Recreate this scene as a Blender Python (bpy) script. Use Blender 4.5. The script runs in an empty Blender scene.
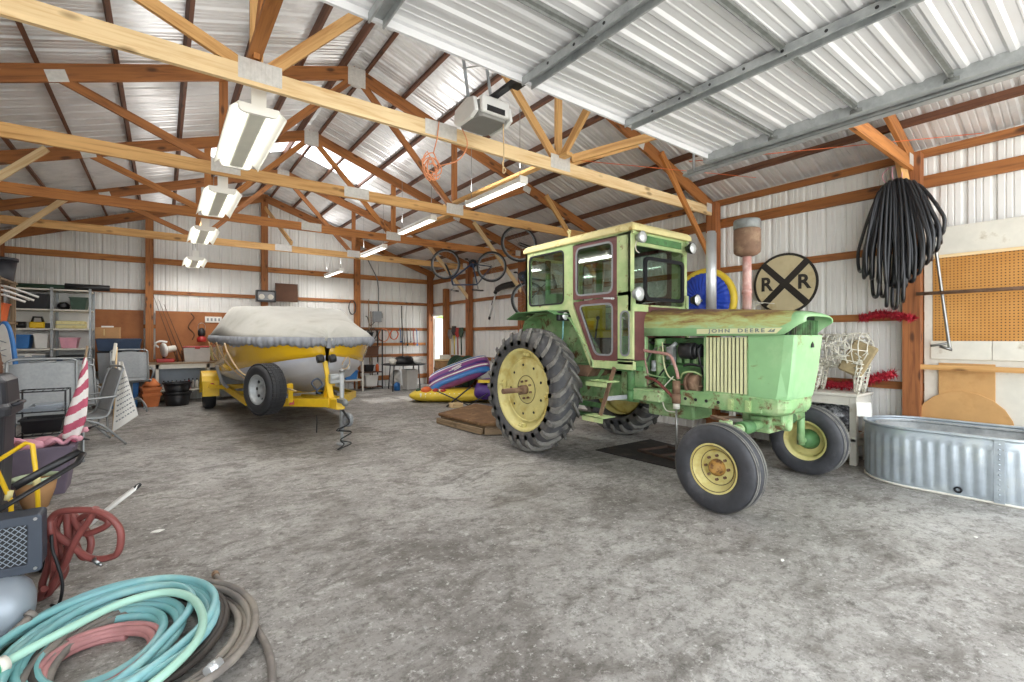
import bpy, bmesh, math, random
from mathutils import Vector, Matrix
random.seed(7)
C = bpy.context.scene.collection
PI = math.pi
V = Vector
sc = bpy.context.scene

# ------------------------------------------------------------------ mesh helpers
def catmull(pts, n=6, closed=False):
    P = [V(p) for p in pts]; out = []
    N = len(P)
    rng = range(N if closed else N - 1)
    for i in rng:
        p0 = P[(i - 1) % N] if closed or i > 0 else P[0] * 2 - P[1]
        p1 = P[i]; p2 = P[(i + 1) % N]
        p3 = P[(i + 2) % N] if closed or i + 2 < N else P[-1] * 2 - P[-2]
        for k in range(n):
            t = k / n
            out.append(0.5 * ((2 * p1) + (p2 - p0) * t + (2 * p0 - 5 * p1 + 4 * p2 - p3) * t * t + (3 * p1 - p0 - 3 * p2 + p3) * t ** 3))
    if not closed: out.append(P[-1].copy())
    return out

class MB:
    def __init__(s):
        s.bm = bmesh.new(); s.uv = s.bm.loops.layers.uv.new('UVMap')
    def face(s, vs, smooth=False):
        try:
            f = s.bm.faces.new(vs); f.smooth = smooth; return f
        except ValueError:
            return None
    def vert(s, p): return s.bm.verts.new(V(p))
    def hexa(s, pts, uvs=None):
        v = [s.vert(p) for p in pts]
        for q in ((0,3,2,1),(4,5,6,7),(0,1,5,4),(1,2,6,5),(2,3,7,6),(3,0,4,7)):
            f = s.face([v[i] for i in q])
            if f and uvs:
                for l, i in zip(f.loops, q): l[s.uv].uv = uvs[i]
        return s
    def box(s, x0, x1, y0, y1, z0, z1):
        L = (x1-x0, y1-y0, z1-z0)
        p = [(x0,y0,z0),(x1,y0,z0),(x1,y1,z0),(x0,y1,z0),(x0,y0,z1),(x1,y0,z1),(x1,y1,z1),(x0,y1,z1)]
        ax = L.index(max(L)); o = random.random()*9; o2 = random.random()*9
        oth = [i for i in range(3) if i != ax]
        return s.hexa(p, [(q[ax]+o, q[oth[0]]+.9*q[oth[1]]+o2) for q in p])
    def beam(s, p0, p1, w, h, up=(0,0,1)):
        """box from p0 to p1, w across, h along up, centred on the line"""
        p0, p1 = V(p0), V(p1); d = (p1-p0); L = d.length; d.normalize()
        a = d.cross(V(up))
        if a.length < 1e-4: a = d.cross(V((1,0,0)))
        a.normalize(); b = a.cross(d); b.normalize()
        p = []; uv = []; o = random.random()*9; o2 = random.random()*9
        for e, l in ((p0,0),(p1,L)):
            for i, j in ((-1,-1),(1,-1),(1,1),(-1,1)):
                p.append(e + a*(w/2*i) + b*(h/2*j)); uv.append((o+l, o2 + i*w/2 + .8*j*h/2))
        return s.hexa(p, uv)
    def obox(s, c, size, rz=0, rx=0, ry=0):
        M = Matrix.Translation(V(c)) @ Matrix.Rotation(rz,4,'Z') @ Matrix.Rotation(ry,4,'Y') @ Matrix.Rotation(rx,4,'X')
        x,y,z = [q/2 for q in size]
        return s.hexa([M @ V(q) for q in ((-x,-y,-z),(x,-y,-z),(x,y,-z),(-x,y,-z),(-x,-y,z),(x,-y,z),(x,y,z),(-x,y,z))],
                      [(q[0]+c[0],q[1]+q[2]+c[1]) for q in ((-x,-y,-z),(x,-y,-z),(x,y,-z),(-x,y,-z),(-x,-y,z),(x,-y,z),(x,y,z),(-x,y,z))])
    def tube(s, pts, r, n=8, closed=False, caps=True, smooth=True, sub=0, flat=1.0):
        P = catmull(pts, sub, closed) if sub else [V(p) for p in pts]
        N = len(P); rings = []; nrm = None
        for i in range(N):
            if closed: t = P[(i+1)%N]-P[i-1]
            else: t = P[min(i+1,N-1)]-P[max(i-1,0)]
            if t.length < 1e-9: t = V((0,0,1))
            t.normalize()
            if nrm is None:
                nrm = t.orthogonal().normalized() if abs(t.z) > .95 else V((0,0,1)).cross(t).normalized()
            nrm = nrm - t*nrm.dot(t)
            if nrm.length < 1e-6: nrm = t.orthogonal()
            nrm.normalize(); b = t.cross(nrm)
            rr = r[i*(len(r)-1)//max(N-1,1)] if isinstance(r,(list,tuple)) else r
            rings.append([s.vert(P[i] + nrm*(rr*math.cos(2*PI*k/n)) + b*(rr*flat*math.sin(2*PI*k/n))) for k in range(n)])
        for i in range(N if closed else N-1):
            A, B = rings[i], rings[(i+1)%N]
            for k in range(n): s.face([A[k],A[(k+1)%n],B[(k+1)%n],B[k]], smooth)
        if caps and not closed:
            s.face(rings[0][::-1]); s.face(rings[-1])
        return s
    def cyl(s, p0, p1, r0, r1=None, n=16, smooth=True):
        r1 = r0 if r1 is None else r1
        p0, p1 = V(p0), V(p1); d = (p1-p0).normalized(); a = d.orthogonal().normalized(); b = d.cross(a)
        A = [s.vert(p0 + a*(r0*math.cos(2*PI*k/n)) + b*(r0*math.sin(2*PI*k/n))) for k in range(n)]
        B = [s.vert(p1 + a*(r1*math.cos(2*PI*k/n)) + b*(r1*math.sin(2*PI*k/n))) for k in range(n)]
        for k in range(n): s.face([A[k],A[(k+1)%n],B[(k+1)%n],B[k]], smooth)
        s.face(A[::-1]); s.face(B); return s
    def lathe(s, prof, o=(0,0,0), axis=(0,0,1), n=32, smooth=True, sx=1.0, ref=None, closed=False):
        """profile [(radius, height)] turned about axis through o"""
        o = V(o); d = V(axis).normalized()
        a = V(ref).normalized() if ref else d.orthogonal().normalized()
        b = d.cross(a); rings = []
        for r, h in prof:
            if r < 1e-6: rings.append([s.vert(o + d*h)])
            else: rings.append([s.vert(o + d*h + a*(r*sx*math.cos(2*PI*k/n)) + b*(r*math.sin(2*PI*k/n))) for k in range(n)])
        m = len(rings)
        for i in range(m if closed else m-1):
            A, B = rings[i], rings[(i+1)%m]
            if len(A) == 1 and len(B) == 1: continue
            for k in range(n):
                k2 = (k+1)%n
                if len(A) == 1: s.face([A[0],B[k2],B[k]], smooth)
                elif len(B) == 1: s.face([A[k],A[k2],B[0]], smooth)
                else: s.face([A[k],A[k2],B[k2],B[k]], smooth)
        return s
    def prism(s, poly, o, u, v, t):
        """2-D polygon in axes u, v at o, thickened by vector t"""
        o, u, v, t = V(o), V(u), V(v), V(t)
        A = [s.vert(o + u*p[0] + v*p[1]) for p in poly]; B = [s.vert(o + u*p[0] + v*p[1] + t) for p in poly]
        s.face(A[::-1]); s.face(B); n = len(poly)
        for k in range(n): s.face([A[k],A[(k+1)%n],B[(k+1)%n],B[k]])
        return s
    def ring(s, outer, inner, o, u, v, t):
        """frame between two equal-length polygons, thickened"""
        o, u, v, t = V(o), V(u), V(v), V(t); n = len(outer)
        q = lambda P, e: [s.vert(o + u*p[0] + v*p[1] + e) for p in P]
        A, B, A2, B2 = q(outer, V()), q(inner, V()), q(outer, t), q(inner, t)
        for k in range(n):
            j = (k+1)%n
            s.face([A[k],B[k],B[j],A[j]]); s.face([A2[k],A2[j],B2[j],B2[k]])
            s.face([A[k],A[j],A2[j],A2[k]]); s.face([B[k],B2[k],B2[j],B[j]])
        return s
    def loft(s, secs, closed=False, smooth=True, caps=False):
        R = [[s.vert(p) for p in q] for q in secs]; n = len(R[0])
        for A, B in zip(R, R[1:]):
            for k in range(n if closed else n-1):
                s.face([A[k],A[(k+1)%n],B[(k+1)%n],B[k]], smooth)
        if caps: s.face(R[0][::-1]); s.face(R[-1])
        return s
    def ball(s, c, r, n=12, m=8, sc_=(1,1,1), M=None):
        c = V(c); M = M or Matrix.Identity(3); R = []
        for i in range(m+1):
            th = PI*i/m
            if i in (0,m): R.append([s.vert(c + M @ V((0,0,r*sc_[2]*math.cos(th))))])
            else: R.append([s.vert(c + M @ V((r*sc_[0]*math.sin(th)*math.cos(2*PI*k/n), r*sc_[1]*math.sin(th)*math.sin(2*PI*k/n), r*sc_[2]*math.cos(th)))) for k in range(n)])
        for A, B in zip(R, R[1:]):
            for k in range(n):
                j = (k+1)%n
                if len(A) == 1: s.face([A[0],B[k],B[j]], True)
                elif len(B) == 1: s.face([A[k],B[0],A[j]], True)
                else: s.face([A[k],B[k],B[j],A[j]], True)
        return s
    def add_mesh(s, me, M):
        vs = [s.vert(M @ v.co) for v in me.vertices]
        for p in me.polygons: s.face([vs[i] for i in p.vertices])
        return s
    def build(s, name, m, parent=None, bevel=0.0, thick=0.0, sharp=False, segs=1):
        """link as one mesh object; vertices were given in world space"""
        bm = s.bm
        bmesh.ops.recalc_face_normals(bm, faces=bm.faces)
        if parent is not None:
            T = parent.get('_T'); W = Matrix.Translation(V(parent['_o']))
        else:
            xs = [v.co for v in bm.verts]
            o = V(((min(p.x for p in xs)+max(p.x for p in xs))/2, (min(p.y for p in xs)+max(p.y for p in xs))/2, min(p.z for p in xs)))
            W = Matrix.Translation(o)
        bm.transform(W.inverted())
        me = bpy.data.meshes.new(name); bm.to_mesh(me); bm.free()
        ob = bpy.data.objects.new(name, me); C.objects.link(ob)
        for k in (m if isinstance(m, (list, tuple)) else [m]): me.materials.append(k)
        if parent is not None:
            ob.parent = parent; ob['_o'] = list(parent['_o'])
        else:
            ob.location = W.translation; ob['_o'] = list(W.translation)
        if thick:
            q = ob.modifiers.new('thickness', 'SOLIDIFY'); q.thickness = thick; q.offset = 0
        if bevel:
            q = ob.modifiers.new('soft edges', 'BEVEL'); q.width = bevel; q.segments = segs; q.limit_method = 'ANGLE'; q.angle_limit = math.radians(40)
        return ob

def sub(parent_part):
    return parent_part          # a part can hold sub-parts: same origin

def thing(name, label, cat, loc, group=None, kind=None):
    o = bpy.data.objects.new(name, None); C.objects.link(o); o.empty_display_size = .1
    o.location = loc; o['_o'] = list(loc)
    return tag(o, label, cat, group, kind)

def tag(o, label=None, cat=None, group=None, kind=None):
    if label: o['label'] = label
    if cat: o['category'] = cat
    if group: o['group'] = group
    if kind: o['kind'] = kind
    return o

def text_mesh(body, size, extrude=.001, spacing=1.0, bold=0.0):
    cu = bpy.data.curves.new('t', 'FONT'); cu.body = body; cu.size = size; cu.extrude = extrude; cu.space_character = spacing
    cu.align_x = 'CENTER'; cu.align_y = 'CENTER'; cu.offset = bold; cu.resolution_u = 3
    ob = bpy.data.objects.new('t', cu); C.objects.link(ob)
    dg = bpy.context.evaluated_depsgraph_get()
    me = bpy.data.meshes.new_from_object(ob.evaluated_get(dg))
    bpy.data.objects.remove(ob); bpy.data.curves.remove(cu)
    return me

# ------------------------------------------------------------------ materials
def rgb(h):
    h = h.lstrip('#'); c = [int(h[i:i+2],16)/255 for i in (0,2,4)]
    return tuple((x/12.92 if x <= .04045 else ((x+.055)/1.055)**2.4) for x in c) + (1,)
def mul(c, k): return tuple(min(1, x*k) for x in c[:3]) + (1,)

class NT:
    def __init__(s, name):
        s.m = bpy.data.materials.new(name); s.m.use_nodes = True
        s.t = s.m.node_tree; s.t.nodes.clear()
        s.out = s.n('ShaderNodeOutputMaterial'); s.b = s.n('ShaderNodeBsdfPrincipled')
        s.l(s.b.outputs[0], s.out.inputs[0])
    def n(s, t, **k):
        q = s.t.nodes.new(t)
        for a, b in k.items(): setattr(q, a, b)
        return q
    def l(s, a, b): s.t.links.new(a, b)
    def coord(s, kind='Object', scale=(1,1,1), rot=(0,0,0), loc=(0,0,0)):
        c = s.n('ShaderNodeTexCoord'); mp = s.n('ShaderNodeMapping')
        mp.inputs['Scale'].default_value = scale; mp.inputs['Rotation'].default_value = rot; mp.inputs['Location'].default_value = loc
        s.l(c.outputs[kind], mp.inputs[0]); return mp.outputs[0]
    def noise(s, vec, scale, detail=4, rough=.6, dist=0):
        q = s.n('ShaderNodeTexNoise'); q.inputs['Scale'].default_value = scale; q.inputs['Detail'].default_value = detail
        q.inputs['Roughness'].default_value = rough; q.inputs['Distortion'].default_value = dist
        s.l(vec, q.inputs['Vector']); return q.outputs['Fac']
    def ramp(s, fac, stops, interp='LINEAR'):
        q = s.n('ShaderNodeValToRGB'); e = q.color_ramp.elements; q.color_ramp.interpolation = interp
        while len(e) < len(stops): e.new(.5)
        for a, (p, c) in zip(e, stops):
            a.position = p; a.color = c if isinstance(c, (tuple, list)) else (c,c,c,1)
        s.l(fac, q.inputs[0]); return q.outputs[0]
    def mix(s, fac, a, b, mode='MIX'):
        q = s.n('ShaderNodeMix', data_type='RGBA', blend_type=mode)
        for v, i in ((fac,0),(a,6),(b,7)):
            if hasattr(v, 'links') or hasattr(v, 'is_linked'): s.l(v, q.inputs[i])
            else: q.inputs[i].default_value = v
        return q.outputs[2]
    def bump(s, h, strength=.3, dist=.01):
        q = s.n('ShaderNodeBump'); q.inputs['Strength'].default_value = strength; q.inputs['Distance'].default_value = dist
        s.l(h, q.inputs['Height']); s.l(q.outputs[0], s.b.inputs['Normal'])
    def set(s, **k):
        for a, v in k.items():
            i = s.b.inputs[a.replace('_',' ')]
            if hasattr(v, 'links') or hasattr(v, 'is_linked'): s.l(v, i)
            else: i.default_value = v
        return s

def paint(name, col, rough=.5, metal=0.0, var=.12, vs=6, patch=None, pscale=3, plo=.56, phi=.62, patch2=None, p2=(9,.62,.68), bump=0, coat=0):
    """surface of one colour with mottling, and worn patches of other colours"""
    col = rgb(col) if isinstance(col, str) else col
    t = NT(name); v = t.coord('Object')
    c = t.ramp(t.noise(v, vs, 3), [(.3, mul(col, 1-var)), (.7, mul(col, 1+var))])
    if patch:
        c = t.mix(t.ramp(t.noise(v, pscale, 7, .65), [(plo,0.0),(phi,1.0)]), c, rgb(patch))
    if patch2:
        c = t.mix(t.ramp(t.noise(v, p2[0], 8, .7, .3), [(p2[1],0.0),(p2[2],1.0)]), c, rgb(patch2))
    t.set(Base_Color=c, Roughness=rough, Metallic=metal)
    if coat: t.set(Coat_Weight=coat)
    if bump: t.bump(t.noise(v, 60, 3), bump, .004)
    return t.m

def wood(name, light, dark, rough=.65, knots=True, grain=22):
    light, dark = rgb(light), rgb(dark)
    t = NT(name); v = t.coord('UV', (1.2, grain, 1))
    big = t.noise(t.coord('UV', (.5, 4, 1)), 1.0, 2)
    g = t.noise(v, 1.4, 5, .6, .6)
    c = t.ramp(g, [(.28, dark), (.52, light), (.8, mul(light, 1.12))])
    c = t.mix(t.ramp(big, [(.35,0.0),(.75,.5)]), c, mul(dark, .9))
    if knots:
        q = t.n('ShaderNodeTexVoronoi'); q.inputs['Scale'].default_value = 1.0; q.inputs['Randomness'].default_value = 1
        t.l(t.coord('UV', (2.6, 8, 1)), q.inputs['Vector'])
        c = t.mix(t.ramp(q.outputs['Distance'], [(.09, .9),(.20, 0.0)]), c, mul(dark, .45))
    t.set(Base_Color=c, Roughness=rough); t.bump(g, .15, .003)
    return t.m

def emit(name, col, strength):
    t = NT(name); col = rgb(col)
    t.set(Base_Color=col, Emission_Color=col, Emission_Strength=strength); return t.m

def glass(name, tint='#e8f2ee', alpha=.14, rough=.03):
    t = NT(name); t.t.nodes.remove(t.b)
    tr = t.n('ShaderNodeBsdfTransparent'); tr.inputs[0].default_value = rgb(tint)
    gl = t.n('ShaderNodeBsdfGlossy'); gl.inputs['Roughness'].default_value = rough
    mx = t.n('ShaderNodeMixShader'); mx.inputs[0].default_value = alpha
    t.l(tr.outputs[0], mx.inputs[1]); t.l(gl.outputs[0], mx.inputs[2]); t.l(mx.outputs[0], t.out.inputs[0]); return t.m

M = {}
M['wood_gold'] = wood('pine golden', '#dcae70', '#b07c42')
M['wood_pale'] = wood('pine pale', '#ead0a2', '#d0a872')
M['wood_honey'] = wood('pine honey', '#bd7d40', '#8a5024')
M['wood_brown'] = wood('pine browned', '#a66a36', '#6f4120')
M['wood_dark'] = wood('pine dark', '#6e4630', '#432818')
M['wood_post'] = wood('post timber', '#a5673a', '#6e3e20')
M['wood_grey'] = wood('weathered timber', '#9a8468', '#65513a')
M['plate'] = paint('zinc truss plate', '#cfccc6', .45, .15, .1, 30)
M['wall'] = paint('painted wall sheet', '#e2e1dd', .5, 0, .04, 2, '#d3cfc6', 2.5, .6, .8)
M['roofm'] = paint('roof sheet', '#e2e2e2', .3, .4, .06, 2, '#c2c4c5', 1.5, .5, .75)
M['doorm'] = paint('door sheet', '#dcdde0', .42, .1, .04, 3)
M['galv'] = paint('galvanised steel', '#a9adae', .45, .35, .14, 14, '#8b9092', 6, .5, .7)
M['galv_dark'] = paint('galvanised dark', '#7d807e', .5, .3, .2, 18)
M['tank'] = paint('stock tank zinc', '#b4bec6', .4, .45, .13, 5, '#c2cacc', 3, .5, .65, '#8a7f6c', (7,.66,.74))
M['steel'] = paint('bare steel', '#9a9a98', .35, .9, .15, 10)
M['chrome'] = paint('bright pipe', '#d0d3d5', .35, .55, .06, 8)
M['black'] = paint('black plastic', '#1c1c1e', .45, 0, .2, 8)
M['blackmetal'] = paint('black metal', '#24262a', .4, .3, .2, 8)
M['rubber'] = paint('tyre rubber', '#48484a', .75, 0, .22, 9, '#68655f', 3, .48, .66)
M['rubber_new'] = paint('tyre rubber black', '#232427', .6, 0, .15, 12)
M['rubber_front'] = paint('tyre rubber worn', '#3b3c40', .6, 0, .2, 10, '#55555a', 4, .55, .75)
M['green'] = paint('tractor green', '#83ab74', .5, 0, .18, 4, '#a9c08f', 3.2, .48, .62, '#6f5036', (6,.54,.63))
M['green_hood'] = paint('tractor green faded', '#8fbd88', .42, 0, .10, 3, '#a5cb98', 2.2, .48, .7, '#7d6a3a', (5,.60,.70))
M['green_cab'] = paint('cab green yellowed', '#a5bd82', .5, 0, .12, 4, '#c9cf9a', 2.5, .45, .65, '#7a5a34', (8,.60,.68))
M['green_dark'] = paint('tractor green grimy', '#4f7a4a', .65, 0, .3, 6, '#3b3a2c', 4, .5, .66)
M['hood_top'] = paint('hood top worn', '#9aa868', .5, 0, .15, 4, '#8a7038', 4.5, .44, .56, '#5f3f33', (3.2,.56,.66))
M['maroon'] = paint('primer maroon', '#6b4240', .65, 0, .15, 6, '#855a4c', 5, .55, .7)
M['cream'] = paint('cab roof cream', '#ddd296', .55, 0, .1, 4, '#b59a55', 4, .56, .66)
M['rim'] = paint('wheel yellow', '#d9cf8b', .5, 0, .12, 5, '#c2ac5c', 4, .5, .66, '#6d4a30', (11,.66,.72))
M['rust'] = paint('rusty steel', '#7a5f4c', .8, .2, .25, 9, '#9a8168', 5, .5, .65)
M['rust_red'] = paint('faded red pipe', '#b98b82', .6, 0, .2, 10, '#d3b3aa', 6, .5, .65)
M['cream_strip'] = paint('cream strip', '#dcdcae', .5, 0, .08, 8)
M['silver_letter'] = paint('lettering grey', '#7d8a86', .4, .3, .05, 8)
M['rust_dark'] = paint('dark rusty steel', '#4a3a30', .8, .2, .25, 9)
M['lamp_channel'] = paint('lamp channel', '#e4e5d8', .5, 0, .04, 6)
M['rubber_lug'] = paint('dusty and highlit tread', '#77756f', .8, 0, .2, 9, '#4a4a4b', 7, .5, .66)  # dust on the rear lugs, painted highlight on the front ribs
M['hub_rust'] = paint('rusty yellow hub', '#b58a48', .6, .1, .2, 12, '#6d4a30', 14, .5, .6)
M['lens'] = paint('lamp lens', '#d5d9d8', .15, .3, .1, 20)
M['seat_yellow'] = paint('seat yellow', '#d9c332', .5, 0, .1, 6)
M['cabglass'] = glass('cab glass', '#f0f8f4', .14)
M['yellow'] = paint('trailer yellow', '#e6bd20', .4, 0, .08, 5)
M['boat_yellow'] = paint('gelcoat yellow', '#ddb01c', .25, 0, .06, 2, coat=.5)
M['boat_white'] = paint('gelcoat grey', '#b8bac0', .35, 0, .08, 3, coat=.3)
M['canvas'] = paint('boat cover canvas', '#b9b7af', .9, 0, .06, 6, '#a7a49a', 3, .5, .7, bump=.1)
M['canvas_grey'] = paint('boat cover band', '#8f9298', .85, 0, .14, 12)
M['rope'] = paint('tan rope', '#c9ad85', .9, 0, .15, 20)
M['red'] = paint('red plastic', '#a32a26', .4, 0, .12, 8)
M['white'] = paint('white paint', '#e4e2dc', .5, 0, .05, 6)
M['white_dirty'] = paint('white paint worn', '#d8d4c8', .6, 0, .08, 5, '#b0a48e', 5, .6, .75)
M['hardboard'] = paint('brown hardboard', '#9c6338', .7, 0, .12, 3, '#87512c', 2, .5, .7)
M['plywood'] = paint('tan board', '#c79a63', .75, 0, .08, 4, '#b3854e', 3, .5, .7)
M['card'] = paint('cardboard', '#b58a5e', .85, 0, .08, 6)
M['terracotta'] = paint('terracotta', '#c4713f', .8, 0, .12, 6)
M['blue'] = paint('blue plastic', '#2f6fb0', .4, 0, .1, 6)
M['navy'] = paint('dark blue plastic', '#2b3d57', .45, 0, .15, 6)
M['blue_fabric'] = paint('royal blue vinyl', '#2447b8', .5, 0, .15, 8)
M['tube_yellow'] = paint('yellow vinyl', '#e0c23a', .45, 0, .08, 6)
M['sling'] = paint('grey sling mesh', '#9da1a3', .8, 0, .08, 30)
M['sling_frame'] = paint('grey chair tube', '#9a9e9f', .4, .5, .08, 12)
M['teal'] = paint('teal hose', '#76b0b0', .38, 0, .14, 4, '#8abac2', 3, .4, .7, '#a8cfc4', (2.5,.55,.75))
M['hose_grey'] = paint('grey brown hose', '#77706a', .6, 0, .18, 8, '#8d857a', 4, .5, .65)
M['hose_dark'] = paint('dark hose', '#3a332e', .6, 0, .2, 8)
M['hose_pink'] = paint('faded red hose', '#b37d7c', .6, 0, .15, 8)
M['hose_red'] = paint('red air hose', '#7e423d', .5, 0, .12, 8)
M['hose_black'] = paint('black poly pipe', '#202124', .32, 0, .15, 8)
M['pink'] = paint('pink plastic', '#d79aa8', .5, 0, .1, 8)
M['flag_red'] = paint('flag faded red', '#b8586e', .85, 0, .1, 10)
M['flag_white'] = paint('flag white', '#e8e2de', .85, 0, .05, 10)
M['planter'] = paint('purple grey planter', '#6c6170', .7, 0, .15, 5)
M['binblack'] = paint('dark bin plastic', '#2c2d33', .45, 0, .12, 5)
M['barrier'] = paint('belt guard blue black', '#39404b', .5, .2, .12, 6)
M['silver'] = paint('silver tank paint', '#98a1aa', .4, .2, .08, 5)
M['orange'] = paint('orange plastic', '#d9642c', .5, 0, .1, 6)
M['cordorange'] = paint('peach extension cord', '#e0956a', .6, 0, .1, 8)
M['lime'] = paint('pale green glaze', '#a9b89a', .5, 0, .1, 6)
M['darkgreen'] = paint('dark green plastic', '#2d4a38', .5, 0, .15, 6)
M['greyplastic'] = paint('grey plastic', '#8a8d8f', .5, 0, .1, 6)
M['opener'] = paint('opener white', '#e2e2de', .4, 0, .03, 6)
M['opener_grey'] = paint('opener grey', '#8b8a86', .45, .2, .06, 6)
M['brownboard'] = paint('dark brown board', '#5a3a26', .7, 0, .15, 5)
M['wicker'] = paint('brown barrel', '#8c6a44', .8, 0, .2, 9)
M['purple'] = paint('purple vinyl', '#4b2a7a', .45, 0, .1, 6)
M['magenta'] = paint('magenta vinyl', '#8a4a86', .45, 0, .15, 6)
M['tinsel'] = paint('red tinsel', '#b02a3a', .4, .3, .3, 40)
M['wire_white'] = paint('white wire', '#d9d5c6', .5, 0, .1, 20)
M['burlap'] = paint('burlap', '#9a8a68', .9, 0, .15, 30)
M['clear'] = glass('clear plastic', '#e6e6e6', .3, .25)
M['clear_tote'] = paint('frosted plastic', '#b9b5b0', .4, 0, .1, 6)
M['sign_cream'] = paint('sign cream', '#cbbd98', .6, 0, .1, 3, '#b8a57a', 4, .52, .7)
M['signblack'] = paint('sign black', '#2a2622', .6, 0, .15, 8)
M['mat'] = paint('black rubber mat', '#2d2926', .85, 0, .25, 12, '#453d36', 5, .52, .66)
M['hide'] = paint('worn plywood deck', '#6e5034', .9, 0, .25, 7, '#8d6f4c', 5, .5, .65, '#4a3020', (6,.58,.66))
M['bright_tube'] = emit('lit tube', '#fffdf4', 3)
M['light_white'] = paint('lamp reflector', '#f0efe8', .4, 0, .02, 6)
M['leafgreen'] = paint('foliage', '#6f9a4a', .8, 0, .3, 5)

def concrete():
    t = NT('concrete slab'); v = t.coord('Object')
    big = t.noise(v, .5, 6, .66, .6)
    c = t.ramp(big, [(.30, rgb('#76726d')), (.44, rgb('#918d88')), (.56, rgb('#a5a29d')), (.72, rgb('#bcbab6'))])
    st = t.noise(t.coord('Object', (1.5, 2.3, 1), (0,0,.64)), 1.0, 8, .74, .9)
    c = t.mix(t.ramp(st, [(.49,0.0),(.60,.6),(.75,.8)]), c, rgb('#57514a'))
    st2 = t.noise(t.coord('Object', (1.3, 2.2, 1), (0,0,.62), (4.1,2.2,0)), .9, 7, .72, .8)
    c = t.mix(t.ramp(st2, [(.54,0.0),(.70,.5)]), c, rgb('#c4c1ba'))
    fine = t.noise(t.coord('Object', (1, 1.5, 1), (0,0,.64)), 8, 10, .8, .3)
    c = t.mix(t.ramp(fine, [(.50,0.0),(.64,.72)]), c, rgb('#4a453f'))
    lite = t.noise(v, 9, 8, .75)
    c = t.mix(t.ramp(lite, [(.55,0.0),(.68,.55)]), c, rgb('#cfccc7'))
    f2 = t.noise(v, 21, 8, .78)
    c = t.mix(t.ramp(f2, [(.53,0.0),(.63,.5)]), c, rgb('#4a4640'))
    f3 = t.noise(t.coord('Object', (1,1,1), (0,0,0), (7,3,0)), 26, 6, .75)
    c = t.mix(t.ramp(f3, [(.58,0.0),(.66,.6)]), c, rgb('#d8d6d1'))
    sp = t.noise(v, 46, 5, .7)
    c = t.mix(t.ramp(sp, [(.54,0.0),(.66,.5)]), c, rgb('#45403a'))
    oil = t.noise(t.coord('Object', (1,1,1), (0,0,0), (3.3,1.7,0)), .7, 7, .72, .4)
    c = t.mix(t.ramp(oil, [(.56,0.0),(.70,.5)]), c, rgb('#5f5850'))
    vo = t.n('ShaderNodeTexVoronoi', feature='DISTANCE_TO_EDGE'); vo.inputs['Scale'].default_value = .24
    wn = t.n('ShaderNodeTexNoise'); wn.inputs['Scale'].default_value = 2.5; wn.inputs['Detail'].default_value = 6
    t.l(v, wn.inputs['Vector'])
    wob = t.mix(.10, v, wn.outputs['Color'])
    t.l(wob, vo.inputs['Vector'])
    brk = t.ramp(t.noise(v, .8, 2), [(.5,0.0),(.56,1.0)])
    ck = t.mix(brk, (0,0,0,1), t.ramp(vo.outputs['Distance'], [(.0,.55),(.003,0.0)]))
    c = t.mix(ck, c, rgb('#4d4a45'))
    r = t.ramp(fine, [(.3,.5),(.7,.72)])
    t.set(Base_Color=c, Roughness=r); t.bump(t.noise(v, 18, 6, .7), .25, .01)
    return t.m
M['concrete'] = concrete()

def pegboard_mat():
    t = NT('pegboard'); v = t.coord('Object', (1,1,1))
    sx = t.n('ShaderNodeSeparateXYZ'); t.l(v, sx.inputs[0])
    def cell(o):
        a = t.n('ShaderNodeMath', operation='MULTIPLY'); a.inputs[1].default_value = 1/.0305; t.l(o, a.inputs[0])
        b = t.n('ShaderNodeMath', operation='FRACT'); t.l(a.outputs[0], b.inputs[0])
        d = t.n('ShaderNodeMath', operation='SUBTRACT'); d.inputs[1].default_value = .5; t.l(b.outputs[0], d.inputs[0])
        e = t.n('ShaderNodeMath', operation='POWER'); e.inputs[1].default_value = 2; t.l(d.outputs[0], e.inputs[0]); return e.outputs[0]
    s = t.n('ShaderNodeMath', operation='ADD'); t.l(cell(sx.outputs[1]), s.inputs[0]); t.l(cell(sx.outputs[2]), s.inputs[1])
    base = t.ramp(t.noise(t.coord('Object'), 1.5, 4), [(.3, rgb('#b47a34')),(.7, rgb('#cc9650'))])
    c = t.mix(t.ramp(s.outputs[0], [(.03,1.0),(.05,0.0)]), base, rgb('#4a3214'))
    t.set(Base_Color=c, Roughness=.6); return t.m
M['pegboard'] = pegboard_mat()

def perforated():
    t = NT('woven mesh'); v = t.coord('Object', (1,1,1), (0, PI/4, 0))
    sx = t.n('ShaderNodeSeparateXYZ'); t.l(v, sx.inputs[0])
    def cell(o):
        a = t.n('ShaderNodeMath', operation='MULTIPLY'); a.inputs[1].default_value = 1/.02; t.l(o, a.inputs[0])
        b = t.n('ShaderNodeMath', operation='FRACT'); t.l(a.outputs[0], b.inputs[0]); return b.outputs[0]
    mx = t.n('ShaderNodeMath', operation='MINIMUM'); t.l(cell(sx.outputs[0]), mx.inputs[0]); t.l(cell(sx.outputs[2]), mx.inputs[1])
    t.set(Base_Color=t.ramp(mx.outputs[0], [(.16, rgb('#7d858f')),(.22, rgb('#14161a'))]), Roughness=.5, Metallic=.2); return t.m
M['meshpanel'] = perforated()
# ------------------------------------------------------------------ the building shell
XL, XR, YF, YB = -2.8, 7.1, -.86, 14.0            # inner faces of the sheeting
RX, RZ, PITCH = 2.15, 5.36, .335                  # ridge
roof_z = lambda x: RZ - PITCH*abs(x-RX)
TRUSS_Y = [1.59, 4.05, 6.50, 8.96, 11.41]
BACK_Y = 13.86

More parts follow.
